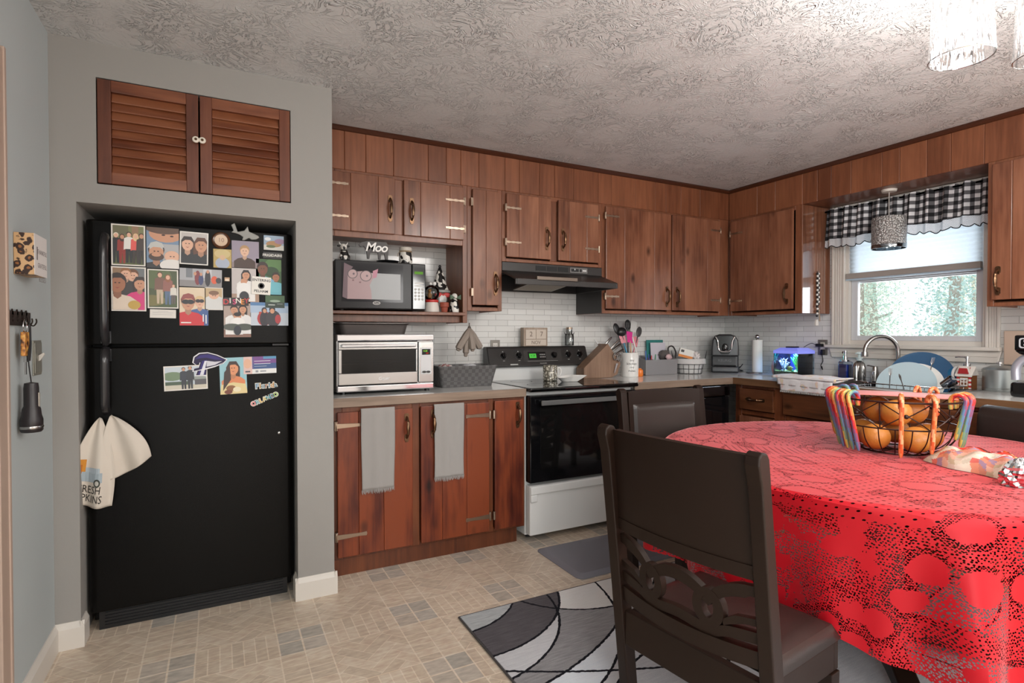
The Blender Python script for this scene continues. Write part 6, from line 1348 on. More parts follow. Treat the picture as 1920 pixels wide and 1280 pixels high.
# dish rack, dishes
c = thing('dish_rack', 'steel wire dish rack set down in the right sink bowl', 'dish rack', (-.355,-1.71,CT-.154))
rk = [(-.500,-1.50),(-.235,-1.50),(-.235,-1.92),(-.500,-1.92)]; rz = CT+.022; rb = CT-.150
m = MB(c); m.tube([(a,b,rz) for a,b in rk],.004,6,closed=True); m.tube([(a,b,rb) for a,b in [(-.490,-1.51),(-.245,-1.51),(-.245,-1.91),(-.490,-1.91)]],.004,6,closed=True)
for k in range(12): y = -1.51-.0363*k; m.tube([(-.500,y,rz),(-.490,y,rb),(-.245,y,rb),(-.235,y,rz)],.002,5)
m.build('wire_tray', M_chrome, c)
def plate(label, name, C0, R, nrm, mt, mt2, deep, cat):
    c = thing(name, label, cat, C0); nz_ = Vector(nrm).normalized(); xx_ = Vector((0,0,1)).cross(nz_).normalized(); yy_ = nz_.cross(xx_)
    Mx = Matrix(((xx_.x,yy_.x,nz_.x,C0[0]),(xx_.y,yy_.y,nz_.y,C0[1]),(xx_.z,yy_.z,nz_.z,C0[2]),(0,0,0,1)))
    m = MB(c).push(Mx); m.lathe([(.0,0),(R*.62,0),(R*.95,-deep) if False else (R*.97,deep),(R,deep+.002),(R*.985,deep+.005),(R*.62,.006),(.0,.006)],(0,0,0),48); m.build('dish', mt, c)
    if mt2:
        m = MB(c).push(Mx); m.lathe([(R*.93,deep*.93+.004),(R*1.004,deep+.004),(R*1.004,deep+.0065),(R*.93,deep*.95+.0062)],(0,0,0),48); m.build('rim', mt2, c)
    return c, Mx
py = YR(1703,715,-.345)
plate('large white dinner plate leaning upright in the dish rack','dinner_plate',(-.345,py+.01,CT+.008),.152,(-.80,-.22,.52),M_ceram,plain('plate_rim_blue',(176,196,204),.2),.018,'plate')
plate('second white plate just behind the first one in the dish rack','dinner_plate',(-.300,py-.012,CT+.006),.148,(-.80,-.22,.52),M_ceram,None,.018,'plate')
pn, Mx = plate('large dark blue frying pan leaning in the dish rack behind the plates','frying_pan',(-.185,YR(1728,710,-.185),CT+.040),.166,(-.80,-.30,.50),plain('pan_nonstick',(26,28,32),.22),plain('pan_blue',(44,84,120),.25),.045,'pan')
x, y = -.115, YR(1781,712,-.115)
c = thing('blue_bowl', 'blue bowl with a white rim lying on its side right of the pan', 'bowl', (x,y,CT))
d_ = Vector((-.15,-.98,.12)).normalized(); x2 = Vector((0,0,1)).cross(d_).normalized(); y2 = d_.cross(x2); Mx = Matrix(((x2.x,y2.x,d_.x,x),(x2.y,y2.y,d_.y,y),(x2.z,y2.z,d_.z,CT+.066),(0,0,0,1)))
m = MB(c).push(Mx); m.lathe([(.0,-.03),(.035,-.03),(.052,.01),(.058,.05),(.054,.05),(.04,.0),(.0,-.02)],(0,0,0),32); m.build('bowl', plain('bowl_blue',(34,116,164),.18), c)
m = MB(c).push(Mx); m.lathe([(.0575,.044),(.0605,.048),(.0595,.060),(.054,.060),(.053,.048)],(0,0,0),32); m.build('rim', M_ceram, c)
# cutlery standing in the rack
for i,(u,v,lb,kd) in enumerate(((1669,704,'steel fork standing upright before the white plate','fork'),(1690,722,'steel spoon leaning right before the white plate','spoon'),(1622,714,'steel knife leaning left in the dish rack','knife'),(1636,712,'steel spoon leaning right at the left of the dish rack','spoon'),(1747,684,'steel fork sticking out behind the pan','fork'))):
    xx = -.515 if i<2 else (-.48 if i==2 else (-.43 if i==3 else -.25)); ya = YR(u,v,xx); zt_ = ZR(u,v,xx); le = (-.02,.05,.07,-.05,-.06)[i]
    c = thing(kd, lb, kd, (xx,ya-le,CT-.14)); m = MB(c); B0 = Vector((xx+.02,ya-le,CT-.14)); T_ = Vector((xx,ya,max(zt_,CT+.05)))
    m.tube([B0,B0+(T_-B0)*.6,T_],[.003,.004,.005],6,flat=.5); m.build('handle', M_steel, c)
    m = MB(c); dr_ = (T_-B0).normalized()
    if kd=='spoon': m.tube([T_,T_+dr_*.015,T_+dr_*.03,T_+dr_*.042],[.005,.011,.012,.004],8,flat=.4)
    elif kd=='fork':
        for s_ in (-1,0,1): m.tube([T_,T_+dr_*.015+Vector((0,s_*.007,0)),T_+dr_*.045+Vector((0,s_*.007,0))],[.003,.002,.0012],5)
    else: m.tube([T_,T_+dr_*.03,T_+dr_*.05],[.005,.008,.002],6,flat=.25)
    m.build('head', M_steel, c)
x = -.42; y = YR(1778,722,x)
c = thing('measuring_cup', 'clear plastic measuring cup leaning right of the white plate', 'measuring cup', (x,y,CT+.013))
m = MB(c); m.push(Matrix.Translation((x,y,CT+.05)) @ Matrix.Rotation(.9,4,'X')); m.lathe([(.0,-.03),(.024,-.03),(.03,.03),(.027,.03),(.021,-.026),(.0,-.026)],(0,0,0),20); m.build('cup', clear('cup_clear',(216,220,224),gl=.5), c)
m = MB(c); m.box(x-.008,x+.008,y-.08,y-.02,CT+.07,CT+.075); m.v = [(a,b,c_+(0)) for a,b,c_ in m.v]; m.build('handle', plain('cup_handle',(176,180,182),.3), c, bevel=.002)
# gingerbread soap dispenser
x = -.15; y = YR(1813,722,x)
c = thing('soap_dispenser', 'gingerbread house soap dispenser with candy stripes and a red roof panel', 'soap dispenser', (x,y,CT))
m = MB(c); w_ = .035; z0 = CT+.0005; zm = CT+.085; zt_ = CT+.135
m.col=(150,92,48); m.box(x-w_,x+w_,y-w_,y+w_,z0,zm); m.build('house', M_paint, c, bevel=.002)
m = MB(c); m.col=(232,226,218); m.prism([(x-w_-.010,zm-.012),(x-w_-.010,zm),(x,zt_),(x+w_+.010,zm),(x+w_+.010,zm-.012),(x,zt_-.016)],'y',y-w_-.008,y+w_+.008)
m.prism([(y-w_-.006,zm-.004),(y+w_+.006,zm-.004),(y+.015,zt_),(y-.015,zt_)],'x',x-w_-.006,x+w_+.006); m.build('snow_roof', M_paint, c, bevel=.003)
m = MB(c); m.col=(172,40,44)
sl = Vector((-(w_+.010),0,zm-zt_)); q0 = Vector((x-.010,y,zt_-.003)); q1 = Vector((x-w_-.004,y,zm+.010))
m.poly([(q0.x-.004,y-.024,q0.z-.004),(q0.x-.004,y+.024,q0.z-.004),(q1.x-.004,y+.026,q1.z),(q1.x-.004,y-.026,q1.z)])
m.prism([(y-.026,zm+.006),(y+.026,zm+.006),(y+.018,zt_-.012),(y-.018,zt_-.012)],'x',x-w_-.014,x-w_-.004); m.build('roof_panel', M_paint, c, recalc=False)
m = MB(c)
for s_ in (-1,1):
    for k in range(7):
        m.col=(190,40,44) if k%2 else (236,230,224); m.box(x-w_-.002,x-w_+.006,y+s_*(w_-.006)-.006,y+s_*(w_-.006)+.006,z0+.012*k,z0+.012*(k+1))
m.build('candy_posts', M_paint, c)
m = MB(c); m.col=(236,230,224); m.box(x-w_-.0015,x-w_,y-.018,y+.018,z0+.02,z0+.066); m.col=(120,70,40)
for a in (-1,1):
    for b in (0,1): m.box(x-w_-.002,x-w_-.0015,y+a*.008-.005,y+a*.008+.005,z0+.026+b*.02,z0+.040+b*.02)
m.build('window', M_paint, c)
m = MB(c); m.lathe([(.018,zt_-.004),(.018,zt_+.014),(.007,zt_+.016),(.007,zt_+.040),(.011,zt_+.042),(.011,zt_+.056),(.0,zt_+.057)],(x,y,0),16); m.tube([(x,y,zt_+.052),(x-.01,y+.045,zt_+.052),(x-.012,y+.055,zt_+.05)],.0045,8); m.build('pump', M_chrome, c)
# canister
x = -.115; y = YR(1874,728,x)
c = thing('canister', 'galvanized metal canister with a knobbed lid right of the window', 'canister', (x,y,CT))
Mg = plain('galvanized',(172,178,178),.36,.8,noise=.1,nscale=40)
m = MB(c); m.lathe([(.0,CT),(.074,CT),(.076,CT+.004),(.076,CT+.016),(.0775,CT+.018),(.076,CT+.020),(.076,CT+.118),(.0,CT+.118)],(x,y,0),36); m.build('can', Mg, c)
m = MB(c); m.lathe([(.079,CT+.108),(.079,CT+.120),(.072,CT+.128),(.040,CT+.142),(.0,CT+.144)],(x,y,0),36); ld = m.build('lid', Mg, c)
m = MB(c); m.lathe([(.007,CT+.143),(.007,CT+.150),(.013,CT+.153),(.013,CT+.163),(.0,CT+.166)],(x,y,0),16); m.build('knob', M_chrome, ld)
# blender-like appliance at the right edge
x = -.345; y = YR(1944,735,x)
c = thing('coffee_grinder', 'black and silver countertop appliance at the far right end of the worktop', 'appliance', (x,y,CT))
m = MB(c); m.box(x-.07,x+.09,y-.085,y+.085,CT,CT+.075); m.build('base', M_blackg, c, bevel=.015, seg=3)
m = MB(c); m.box(x-.05,x+.08,y-.075,y+.075,CT+.235,CT+.315); m.prism([(y-.05,CT+.215),(y+.05,CT+.215),(y+.075,CT+.236),(y-.075,CT+.236)],'x',x-.05,x+.08); hd_ = m.build('head', M_blackg, c, bevel=.008, seg=3)
m = MB(c); m.col=(190,192,196); R_o = rrect(y+.0,CT+.275,.11,.052,.012); R_i = rrect(y+.0,CT+.275,.096,.040,.009)
n = len(R_o); m.add([(x-.0515,a,b) for a,b in R_o]+[(x-.0515,a,b) for a,b in R_i],[(i,(i+1)%n,n+(i+1)%n,n+i) for i in range(n)]); m.box(x-.052,x-.0505,y+.012,y+.036,CT+.280,CT+.290); m.box(x-.052,x-.0505,y+.012,y+.036,CT+.262,CT+.270); m.build('control_frame', M_paint, hd_, recalc=False)
m = MB(c); m.cyl(.03,CT+.20,CT+.22,(x,y),16); m.build('spout', M_black, c)
m = MB(c); m.tube(bez([(x-.02,y+.02,CT+.206),(x-.02,y+.05,CT+.19),(x-.02,y+.075,CT+.15),(x-.02,y+.075,CT+.085)],6),.02,12); m.build('silver_pipe', plain('pipe_silver',(186,188,200),.3,.5), c)
m = MB(c); m.lathe([(.0,CT+.078),(.045,CT+.078),(.05,CT+.10),(.05,CT+.17),(.042,CT+.19),(.0,CT+.19)],(x+.01,y-.02,0),20); m.build('carafe', M_chrome, c)
m = MB(); yy = YR(1905,640,-.02); m.box(-.0225,-.0015,yy-.06,yy+.055,ZR(1900,684,-.02),ZR(1905,620,-.02)); tag(m.build('wall_plate', plain('board_pale',(206,182,164),.5), bevel=.004), 'pale flat box on the tiles behind the appliance', 'outlet')  # plain pale box against the tiles, of unknown use
# folded towel over the worktop edge
c = thing('dish_towel', 'folded white dish towel with pastel print hanging over the worktop edge by the sink', 'towel', (-.6,-1.2,CT))
g = G('pastel_print'); p = g.n('NewGeometry'); nz = g.n('TexNoise', {'Vector':(p,'Position'),'Scale':20.0,'Detail':1.0}); rp = g.ramp((nz,0),[(.42,lin((226,224,226))),(.56,lin((226,224,226))),(.60,lin((226,196,196))),(.66,lin((224,214,176))),(.72,lin((206,206,220)))])
n2 = g.n('TexNoise', {'Vector':(p,'Position'),'Scale':400.0}); M_past = g.bsdf(**{'Base Color':(rp,0),'Roughness':.95,'Normal':g.bump((n2,0),.3,.001)})
def slab(y0, y1, xa, z0, z1, drop, seed, th=.010, slant=0.0):
    """layer from xa (back) over the edge at x=-.647 and down"""
    r_ = random.Random(seed); m = MB(c); ed = -DC-.006-th
    def prof(t):
        L1 = (ed-xa); s_ = t*(abs(L1)+drop)
        if s_ < abs(L1)-.012: return (xa-s_, z1)
        if s_ < abs(L1)+.010:
            q = (s_-abs(L1)+.012)/.022*PI/2; return (ed+.012-.012*math.sin(q)-.0, z1-.012+.012*math.cos(q))
        return (ed, z1-.012-(s_-abs(L1)-.010))
    def fn(a, b):
        yy = y0+(y1-y0)*a; q = prof(b); wv = .0025*math.sin(a*9+seed)+.002*math.sin(a*21+b*5)
        zz = q[1] - slant*a*(max(0,b-.35)) + (wv if q[0]>ed+.006 else 0); return (q[0]-(abs(wv) if q[0]<=ed+.006 else 0)-.001*seed, yy+.004*math.sin(b*8+seed), zz)
    m.grid(fn, 30, 26); o_ = m.build('fold', M_past, c, recalc=False, solid=th*.6); return fn
f1 = slab(-1.055,-1.400,-.52,CT+.004,CT+.021,.075,1); f2 = slab(-1.03,-1.415,-.50,CT+.014,CT+.031,.045,2,slant=.02); f3 = slab(-.985,-1.43,-.47,CT+.022,CT+.042,.014,3)
m = MB(c)
for k in range(40):
    a = k/39; q = Vector(f1(a,1.0)); m.tube([q,q+Vector((-.002,0,-.012))],[.0025,.001],4)
m.build('fringe', plain('fringe_white',(222,220,218),.95), c)
# bead garland on the cabinet end panel
gy = -.97; gx = XB(1533,560,gy-.012)
c = thing('bead_garland', 'black and white bead garland with a wooden house tag hanging on the cabinet end', 'garland', (gx,gy-.012,1.33))
zt_, zb_ = ZB(1533,513,gy-.012), ZB(1533,592,gy-.012); n = 19; yy = gy-.014
for s_ in (0,1):
    for k in range(n-5*s_):
        m = MB(c); z = zt_-(zt_-zb_)*k/(n-1); m.sph((gx+(-.006+.014*s_)+.003*math.sin(k*1.3),yy,z),.0085,10,7); m.build('bead', M_ceram if (k+s_)%2 else bpy.data.materials['black_plastic'], c)
m = MB(c); z0 = ZB(1531,610,yy); xo = XB(1531,600,yy); w_ = .016; m.prism([(xo-w_,z0),(xo+w_,z0),(xo+w_*.9,z0+.026),(xo+w_*.4,z0+.044),(xo-w_*.4,z0+.044),(xo-w_*.9,z0+.026)],'y',yy-.006,yy+.006); m.build('house_tag', M_white, c, bevel=.001)
m = MB(c); rr = random.Random(2)
for k in range(14): q = Vector((gx+.012,yy-.002,ZB(1538,582,yy))); m.tube([q,q+Vector((.012*(rr.random()-.2),.004*(rr.random()-.5),-.03)),q+Vector((.024*(rr.random()-.1),.006*(rr.random()-.5),-.065-.015*rr.random()))],.0012,4)
m.sph((gx+.012,yy-.002,ZB(1538,582,yy)),.006,8,6); m.build('tassel', plain('jute',(176,158,138),.9), c)
m = MB(c); m.lathe([(.0035,gy-.0005),(.0035,gy-.016),(.005,gy-.018)],(gx,0,zt_+.014),8,'y'); m.build('hanging_nail', M_steel, c)
# white towels on the base cabinet doors
M_tow2 = plain('towel_oatmeal',(154,150,147),.95,noise=.6,nscale=420)
def dtowel(label, u0, u1, vt, vb, seed):
    yv = -BD-.036; x0, x1 = XB(u0,(vt+vb)/2,yv), XB(u1,(vt+vb)/2,yv); z1, z0 = ZB((u0+u1)/2,vt,yv), ZB((u0+u1)/2,vb,yv)
    c = thing('hand_towel', label, 'towel', ((x0+x1)/2,yv,z0), 0, None); m = MB(c); ph = seed
    def fn(a, b):
        z = z1-(z1-z0)*max(0,(b-.04)/.96); x = x0+(x1-x0)*a+.004*math.sin(b*4+ph)*(1 if a>.5 else -1)*b
        y = yv-.003-.003*math.sin(a*7+b*3+ph)*b-.0022*math.sin(a*15+ph)
        if b < .04: y = yv+.022*(1-b/.04)-.003
        return (x, y, z+(.004 if .0<b<.04 else 0))
    m.grid(fn, 26, 30); m.build('cloth', M_tow2, c, recalc=False, solid=.004)
    m = MB(c); r_ = random.Random(seed)
    for k in range(46):
        a = k/45; q = Vector(fn(a,1)); m.tube([q+Vector((0,0,.004)),q+Vector((.003*(r_.random()-.5),-.001,-.008)),q+Vector((.008*(r_.random()-.5),-.002,-.014-.010*r_.random()))],[.0022,.0016,.0008],4)
    m.build('fringe', M_tow2, c); return c
dtowel('oatmeal hand towel with frayed hem on the left base cabinet door', 677, 740, 766, 916, 1)
dtowel('oatmeal hand towel with frayed hem on the middle base cabinet door', 814, 870, 758, 893, 2)
# ================================================================== table with lace cloth
TCX, TCY, TR, TZ = -1.715, -2.25, .80, .770
c = thing('dining_table', 'round dark pedestal dining table under the red lace cloth', 'table', (TCX,TCY,0))
m = MB(c); m.lathe([(.0,.722),(TR-.03,.722),(TR-.012,.730),(TR-.006,.748),(TR-.012,.764),(.0,.765)],(TCX,TCY,0),72); m.build('tabletop', M_espresso, c)
m = MB(c); m.lathe([(.0,.033),(.10,.033),(.12,.08),(.075,.16),(.06,.30),(.085,.45),(.07,.58),(.10,.68),(.20,.721),(.0,.7215)],(TCX,TCY,0),28); m.build('pedestal', M_espresso, c)
for k in range(4):
    a = PI/4+k*PI/2; m = MB(c).push(Matrix.Translation((TCX,TCY,0)) @ Matrix.Rotation(a,4,'Z'))
    m.prism([(.05,.06),(.25,.045),(.45,.013),(.52,.013),(.52,.05),(.44,.06),(.25,.12),(.05,.16)],'y',-.035,.035); m.build('foot', M_espresso, c, bevel=.006)
g = G('red_lace'); u = g.n('UVMap'); sp = g.n('SeparateXYZ', {0:u})
def dots(vec, sc, rad, rnd=0.0):
    vo = g.n('TexVoronoi', {'Vector':vec,'Scale':sc,'Randomness':rnd}); return g.math('LESS_THAN', (vo,'Distance'), rad)
rot = g.n('VectorRotate', {'Vector':u,'Angle':.6}, rotation_type='Z_AXIS')
st = g.n('VectorMath', {0:rot,1:(1.0,1.7,1)}, operation='MULTIPLY')
d1 = dots(st, 42.0, .24); 
mot = g.n('TexVoronoi', {'Vector':g.n('VectorMath',{0:u,1:g.n('VectorMath',{0:(g.n('TexNoise',{'Vector':u,'Scale':6.0}),1),1:.12},operation='MULTIPLY')},operation='ADD'),'Scale':5.2,'Randomness':.7})
flower = g.math('LESS_THAN', (mot,'Distance'), .33)
ringe = g.math('LESS_THAN', g.math('ABSOLUTE', g.math('SUBTRACT',(mot,'Distance'),.40)), .055)
d2 = dots(u, 110.0, .40, .5); d3 = dots(u, 150.0, .42, .3)
r = (sp,2)                                            # radius on the cloth
skirt = g.math('GREATER_THAN', r, .86)
nz = g.n('TexNoise', {'Vector':u,'Scale':9.0,'Detail':2.0}); solid2 = g.math('GREATER_THAN', (nz,0), .60)
top_h = g.math('MULTIPLY', d1, g.math('SUBTRACT',1.0,flower))
top_h = g.math('MAXIMUM', top_h, g.math('MULTIPLY', ringe, d3))
sk_h = g.math('MULTIPLY', g.math('MAXIMUM', d2, g.math('MULTIPLY', ringe, d3)), g.math('SUBTRACT',1.0,g.math('MAXIMUM',flower,g.math('MULTIPLY',solid2,.999))))
hole = g.math('ADD', g.math('MULTIPLY', skirt, sk_h), g.math('MULTIPLY', g.math('SUBTRACT',1.0,skirt), top_h), clamp=True)
dif = g.n('BsdfPrincipled', {'Base Color':lin((186,12,28)),'Roughness':.5,'Specular IOR Level':.3,'Sheen Weight':.8,'Sheen Roughness':.35,'Sheen Tint':(1,.45,.45,1)})
trl = g.n('BsdfTranslucent', {'Color':lin((190,12,28))}); mx0 = g.n('MixShader', {0:.08,1:dif,2:trl})
tr = g.n('BsdfTransparent'); mx = g.n('MixShader', {0:hole,1:mx0,2:tr}); g.t.links.new(mx.outputs[0], g.out.inputs[0]); M_lace = g.m
m = MB(); uvs = []; NA, NR = 260, 64
def drop(th):
    d = .42+.16*math.exp(-((th-math.radians(250))/.5)**2)+.10*math.exp(-((th-math.radians(70))/.5)**2)
    return d
def cl(a, b):
    th = 2*PI*a; D = drop(th); tot = TR+D; s = b*tot
    if b > .0: s = tot*(b**.8)
    near = math.exp(-((th-math.radians(187))/.46)**4)
    und = math.exp(-((th-math.radians(106))/.46)**4)+math.exp(-(((th+PI)%(2*PI)-PI-math.radians(-12))/.50)**4); D -= .155*und; tot = TR+D; s = tot*(b**.8)
    if s <= TR-.005: r_, z = s, TZ+.0004*math.sin(th*9+s*30)
    elif s <= TR+.025:
        q = (s-TR+.005)/.03*PI/2; r_ = TR-.005+.014*math.sin(q); z = TZ-.014*(1-math.cos(q))
    else:
        h = s-TR-.025; r_ = TR+.012; z = TZ-.014-h; t = h/max(D-.025,.01)
        A = .050*min(1,t*1.3)
        f = math.sin(th*15+.8*math.sin(th*3))+.45*math.sin(th*29+1.3)
        r_ += (A*f*(1-.75*near)+.025*t*(1-near))*(1-.92*und)-.080*near*t**.6
        z += .01*math.sin(th*15)*t
    uvs.append((s*math.cos(th), s*math.sin(th), s)); return (TCX+r_*math.cos(th), TCY+r_*math.sin(th), z)
m.grid(cl, NA, NR, cu=True)
o = m.build('tablecloth', M_lace, None, recalc=False)
me = o.data; at = me.attributes.new('clothuv','FLOAT_VECTOR','POINT')
for i, q in enumerate(uvs): at.data[i].vector = q
for n_ in list(g.t.nodes):
    if n_.bl_idname=='ShaderNodeUVMap':
        an = g.n('Attribute', attribute_name='clothuv')
        for l_ in list(n_.outputs[0].links): g.t.links.new(an.outputs['Vector'], l_.to_socket)
        g.t.nodes.remove(n_)
tag(o, 'bright red lace tablecloth draped over the round table', 'tablecloth')

# ================================================================== chairs
def board(mb, loops, th, yfn, step=.045):
    vs, fs = outline(loops, th/2); bm = bmesh.new(); V = [bm.verts.new(p) for p in vs]
    for f in fs:
        try: bm.faces.new([V[i] for i in f])
        except ValueError: pass
    xs = [p[0] for p in vs]; x = min(xs)+step
    while x < max(xs)-.005:
        bmesh.ops.bisect_plane(bm, geom=bm.verts[:]+bm.edges[:]+bm.faces[:], plane_co=(x,0,0), plane_no=(1,0,0)); x += step
    bm.verts.index_update()
    mb.add([(v.co.x, yfn(v.co.x,v.co.y)+v.co.z, v.co.y) for v in bm.verts], [[v.index for v in f.verts] for f in bm.faces], True); bm.free()
W2 = .265
def yb(z): return .100*(.95-z)/.95
def ycurve(x, z): return yb(z)-.026*(1-(x/.22)**2)
class CM(MB):
    def build(s, *a, **k):
        s.v = [(x, y, max(0.0,.95-(.95-z)*1.14)) for x,y,z in s.v]; return MB.build(s, *a, **k)
def make_chair(label, loc, rz, group=None):
    c = thing('dining_chair', label, 'chair', loc, rz, group); idm = lambda: CM()
    for s_ in (-1,1):
        m = idm(); bk = [(.074,.1167),(.062,.20),(.036,.40),(.024,.50),(-.002,.70),(-.026,.88),(-.040,.925),(-.038,.943),(-.024,.952),(-.004,.948),(.006,.935)]
        fr_ = [(.014,.88),(.040,.70),(.070,.50),(.082,.40),(.106,.20),(.114,.1167)]
        x0, x1 = (W2-.040, W2) if s_>0 else (-W2, -W2+.040); m.prism(bk+fr_,'x',x0,x1); m.build('rear_post', M_espresso, c, bevel=.005, seg=3)
    m = idm(); n = 13; tp = [(-.226+.452*i/(n-1), .938+.004*math.sin(PI*i/(n-1))) for i in range(n)]
    board(m, [tp+[(.226,.690),(-.226,.690)]], .024, ycurve); m.build('crest_panel', M_espresso, c, bevel=.004, ang=50)
    m = idm(); tp = [(-.226+.452*i/(n-1), .700) for i in range(n)]; board(m, [tp+[(.226,.668),(-.226,.668)]], .030, ycurve); m.build('crest_rail', M_espresso, c, bevel=.004, ang=50)
    m = idm()
    def pad(a, b):
        x = -.196+.392*a; z = .712+.170*b; e = min(1, min(a,1-a)/.08, min(b,1-b)/.14); return (x, ycurve(x,z)+.0125+.016*math.sqrt(max(0,1-(1-e)**2)), z)
    m.grid(pad, 28, 18); m.build('back_pad', M_leather, c, recalc=False)
    m = idm()
    tp = bez([(-.226,.655,0),(-.17,.648,0),(-.125,.628,0),(-.098,.604,0)],5)+bez([(-.098,.604,0),(-.05,.628,0),(0,.636,0),(.05,.628,0),(.098,.604,0)],5)[1:]+bez([(.098,.604,0),(.125,.628,0),(.17,.648,0),(.226,.655,0)],5)[1:]
    bt = [(p.x, p.y-.030+(.006 if abs(p.x)>.2 else 0)) for p in tp]
    board(m, [[(p.x,p.y) for p in tp]+bt[::-1]], .020, ycurve, .03)
    for s_ in (-1,1):
        board(m, [ell(s_*.095,.570,.044,.046,26), ell(s_*.095,.572,.017,.027,16)[::-1]], .022, ycurve, .02)
        board(m, [[(s_*.226,.565),(s_*.19,.562),(s_*.150,.548),(s_*.135,.540),(s_*.135,.556),(s_*.165,.574),(s_*.226,.582)]], .018, ycurve, .03)
    tp = bez([(-.226,.552,0),(-.15,.545,0),(-.095,.530,0),(0,.538,0),(.095,.530,0),(.15,.545,0),(.226,.552,0)],5)
    board(m, [[(p.x,p.y) for p in tp]+[(p.x,p.y-.026) for p in tp[::-1]]], .020, ycurve, .03)
    m.build('carved_splat', M_espresso, c, bevel=.002, seg=1, ang=50)
    m = idm(); tp = [(-.226+.452*i/(n-1), .512-.008*math.sin(PI*i/(n-1))) for i in range(n)]; board(m, [tp+[(p[0],p[1]-.040) for p in tp[::-1]]], .030, ycurve); m.build('lower_rail', M_espresso, c, bevel=.004, ang=50)
    m = idm(); m.box(-.226,.226,.044,.068,.345,.440); m.build('seat_rail', M_espresso, c, bevel=.003)
    m = idm(); m.box(-.232,-.208,.071,.40,.36,.432); m.box(.208,.232,.071,.40,.36,.432); m.box(-.232,.232,.40,.424,.36,.432); m.build('seat_frame', M_espresso, c, bevel=.003)
    m = idm()
    def seat(a, b):
        x = -.236+.472*a; y = .090+.338*b; e = min(1, min(a,1-a)/.10, min(b,1-b)/.12); return (x, y, .436+.040*math.sqrt(max(0,1-(1-e)**2)))
    m.grid(seat, 26, 22); m.build('seat', M_leather, c, recalc=False, solid=.004)
    for s_ in (-1,1):
        m = idm(); m.prism([(s_*.215-.02,.378),(s_*.215+.02,.378),(s_*.215+.02,.418),(s_*.215-.02,.418)],'z',.1167,.3595,[(s_*.215-.023,.375),(s_*.215+.023,.375),(s_*.215+.023,.421),(s_*.215-.023,.421)]); m.build('front_leg', M_espresso, c, bevel=.003)
    return c
make_chair('dark carved-back dining chair seen from behind at the near side of the table', (-2.905,-2.395,.0125), math.radians(-82.3))
fc = make_chair('dark dining chair with leather back pad beyond the table before the stove', (-1.975,-1.345,.0125), math.radians(176))
c = thing('upholstered_chair', 'low black leather chair at the far right of the table below the worktop', 'chair', (-.800,-2.44,.0125), math.radians(72))
m = MB()
def roll(a, b):
    x = -.27+.54*a; t = b*2*PI; rx_ = .045; e = min(1,min(a,1-a)/.08); k = math.sqrt(max(.02,1-(1-e)**2))
    # rounded slab from z .30 to .885
    prof = [(-.035,.30),(-.040,.55),(-.050,.78),(-.046,.84),(-.028,.876),(.002,.885),(.028,.872),(.042,.835),(.046,.78),(.045,.55),(.045,.30)]
    i = b*(len(prof)-1); j = min(int(i),len(prof)-2); f = i-j
    p0, p1 = prof[j], prof[j+1]; y = p0[0]+(p1[0]-p0[0])*f; z = p0[1]+(p1[1]-p0[1])*f
    return (x, y*k, .30+(z-.30)*(.95+.05*k))
m.grid(roll, 30, 44); m.build('backrest', M_leather, c, recalc=False)
m = MB(); m.box(-.26,.26,.04,.44,.32,.45); m.build('seat', M_leather, c, bevel=.03, seg=3)
for s_ in (-1,1):
    for y in (.0,.40):
        m = MB(); m.box(s_*.235-.02,s_*.235+.02,y-.02+.01,y+.02+.01,0,.319); m.build('leg', M_espresso, c, bevel=.003)

# ================================================================== rug and mat
g = G('shag_rug'); p = g.n('NewGeometry'); sp = g.n('SeparateXYZ', {0:(p,'Position')})
P2 = g.n('CombineXYZ', {0:(sp,0),1:(sp,1)})
wob = g.n('TexNoise', {'Vector':P2,'Scale':60.0,'Detail':1.0})
def dist(cx, cy): return g.math('MULTIPLY_ADD', (wob,0), .010, g.n('VectorMath', {0:P2,1:(cx,cy,0)}, operation='DISTANCE').outputs[1].node and (g.n('VectorMath', {0:P2,1:(cx,cy,0)}, operation='DISTANCE'),1))
C_ = [(-3.247,-1.174,.888,(236,241,248)),(-3.273,-.557,1.335,(158,156,158)),(-2.392,-1.087,.443,(242,240,238)),(-3.2,-1.239,.557,(214,214,218)),(-3.082,-1.093,.535,(98,94,98)),(-3.109,-1.07,.359,(186,189,191))]
col = g.n('RGB'); col.outputs[0].default_value = (*lin((216,216,220)),1); cur = (col,0); ln = None
extra = [(-1.481,.963,3.138,None),(-1.6,-2.9,1.1,None),(-2.35,-2.6,.75,None),(-1.2,-1.6,.8,None)]
for cx, cy, r, cc in C_+extra:
    d = dist(cx,cy)
    if cc: cur = g.mix(g.math('LESS_THAN', d, r+.005), cur, lin(cc))
    e = g.math('LESS_THAN', g.math('ABSOLUTE', g.math('SUBTRACT', d, r+.005)), .0055); ln = e if ln is None else g.math('MAXIMUM', ln, e)
st = g.n('TexNoise', {'Vector':g.n('VectorMath', {0:P2,1:(14,120,1)}, operation='MULTIPLY'),'Scale':1.0,'Detail':3.0}); fi = g.n('TexNoise', {'Vector':P2,'Scale':420.0,'Detail':2.0})
cur = g.mix(.45, cur, g.ramp((st,0),[(.3,(.3,.3,.3)),(.7,(.7,.7,.7))]), 'OVERLAY'); cur = g.mix(.5, cur, g.ramp((fi,0),[(.3,(.3,.3,.3)),(.7,(.7,.7,.7))]), 'OVERLAY')
cur = g.mix(ln, cur, lin((34,34,40)))
g.bsdf(**{'Base Color':cur,'Roughness':.95,'Specular IOR Level':.1,'Normal':g.bump(g.math('SUBTRACT',(fi,0),g.math('MULTIPLY',ln,.6)),.8,.006)}); M_rug = g.m
c = thing('area_rug', 'grey rug with dark curved lines under the dining table', 'rug', (-1.9,-2.4,.0005))
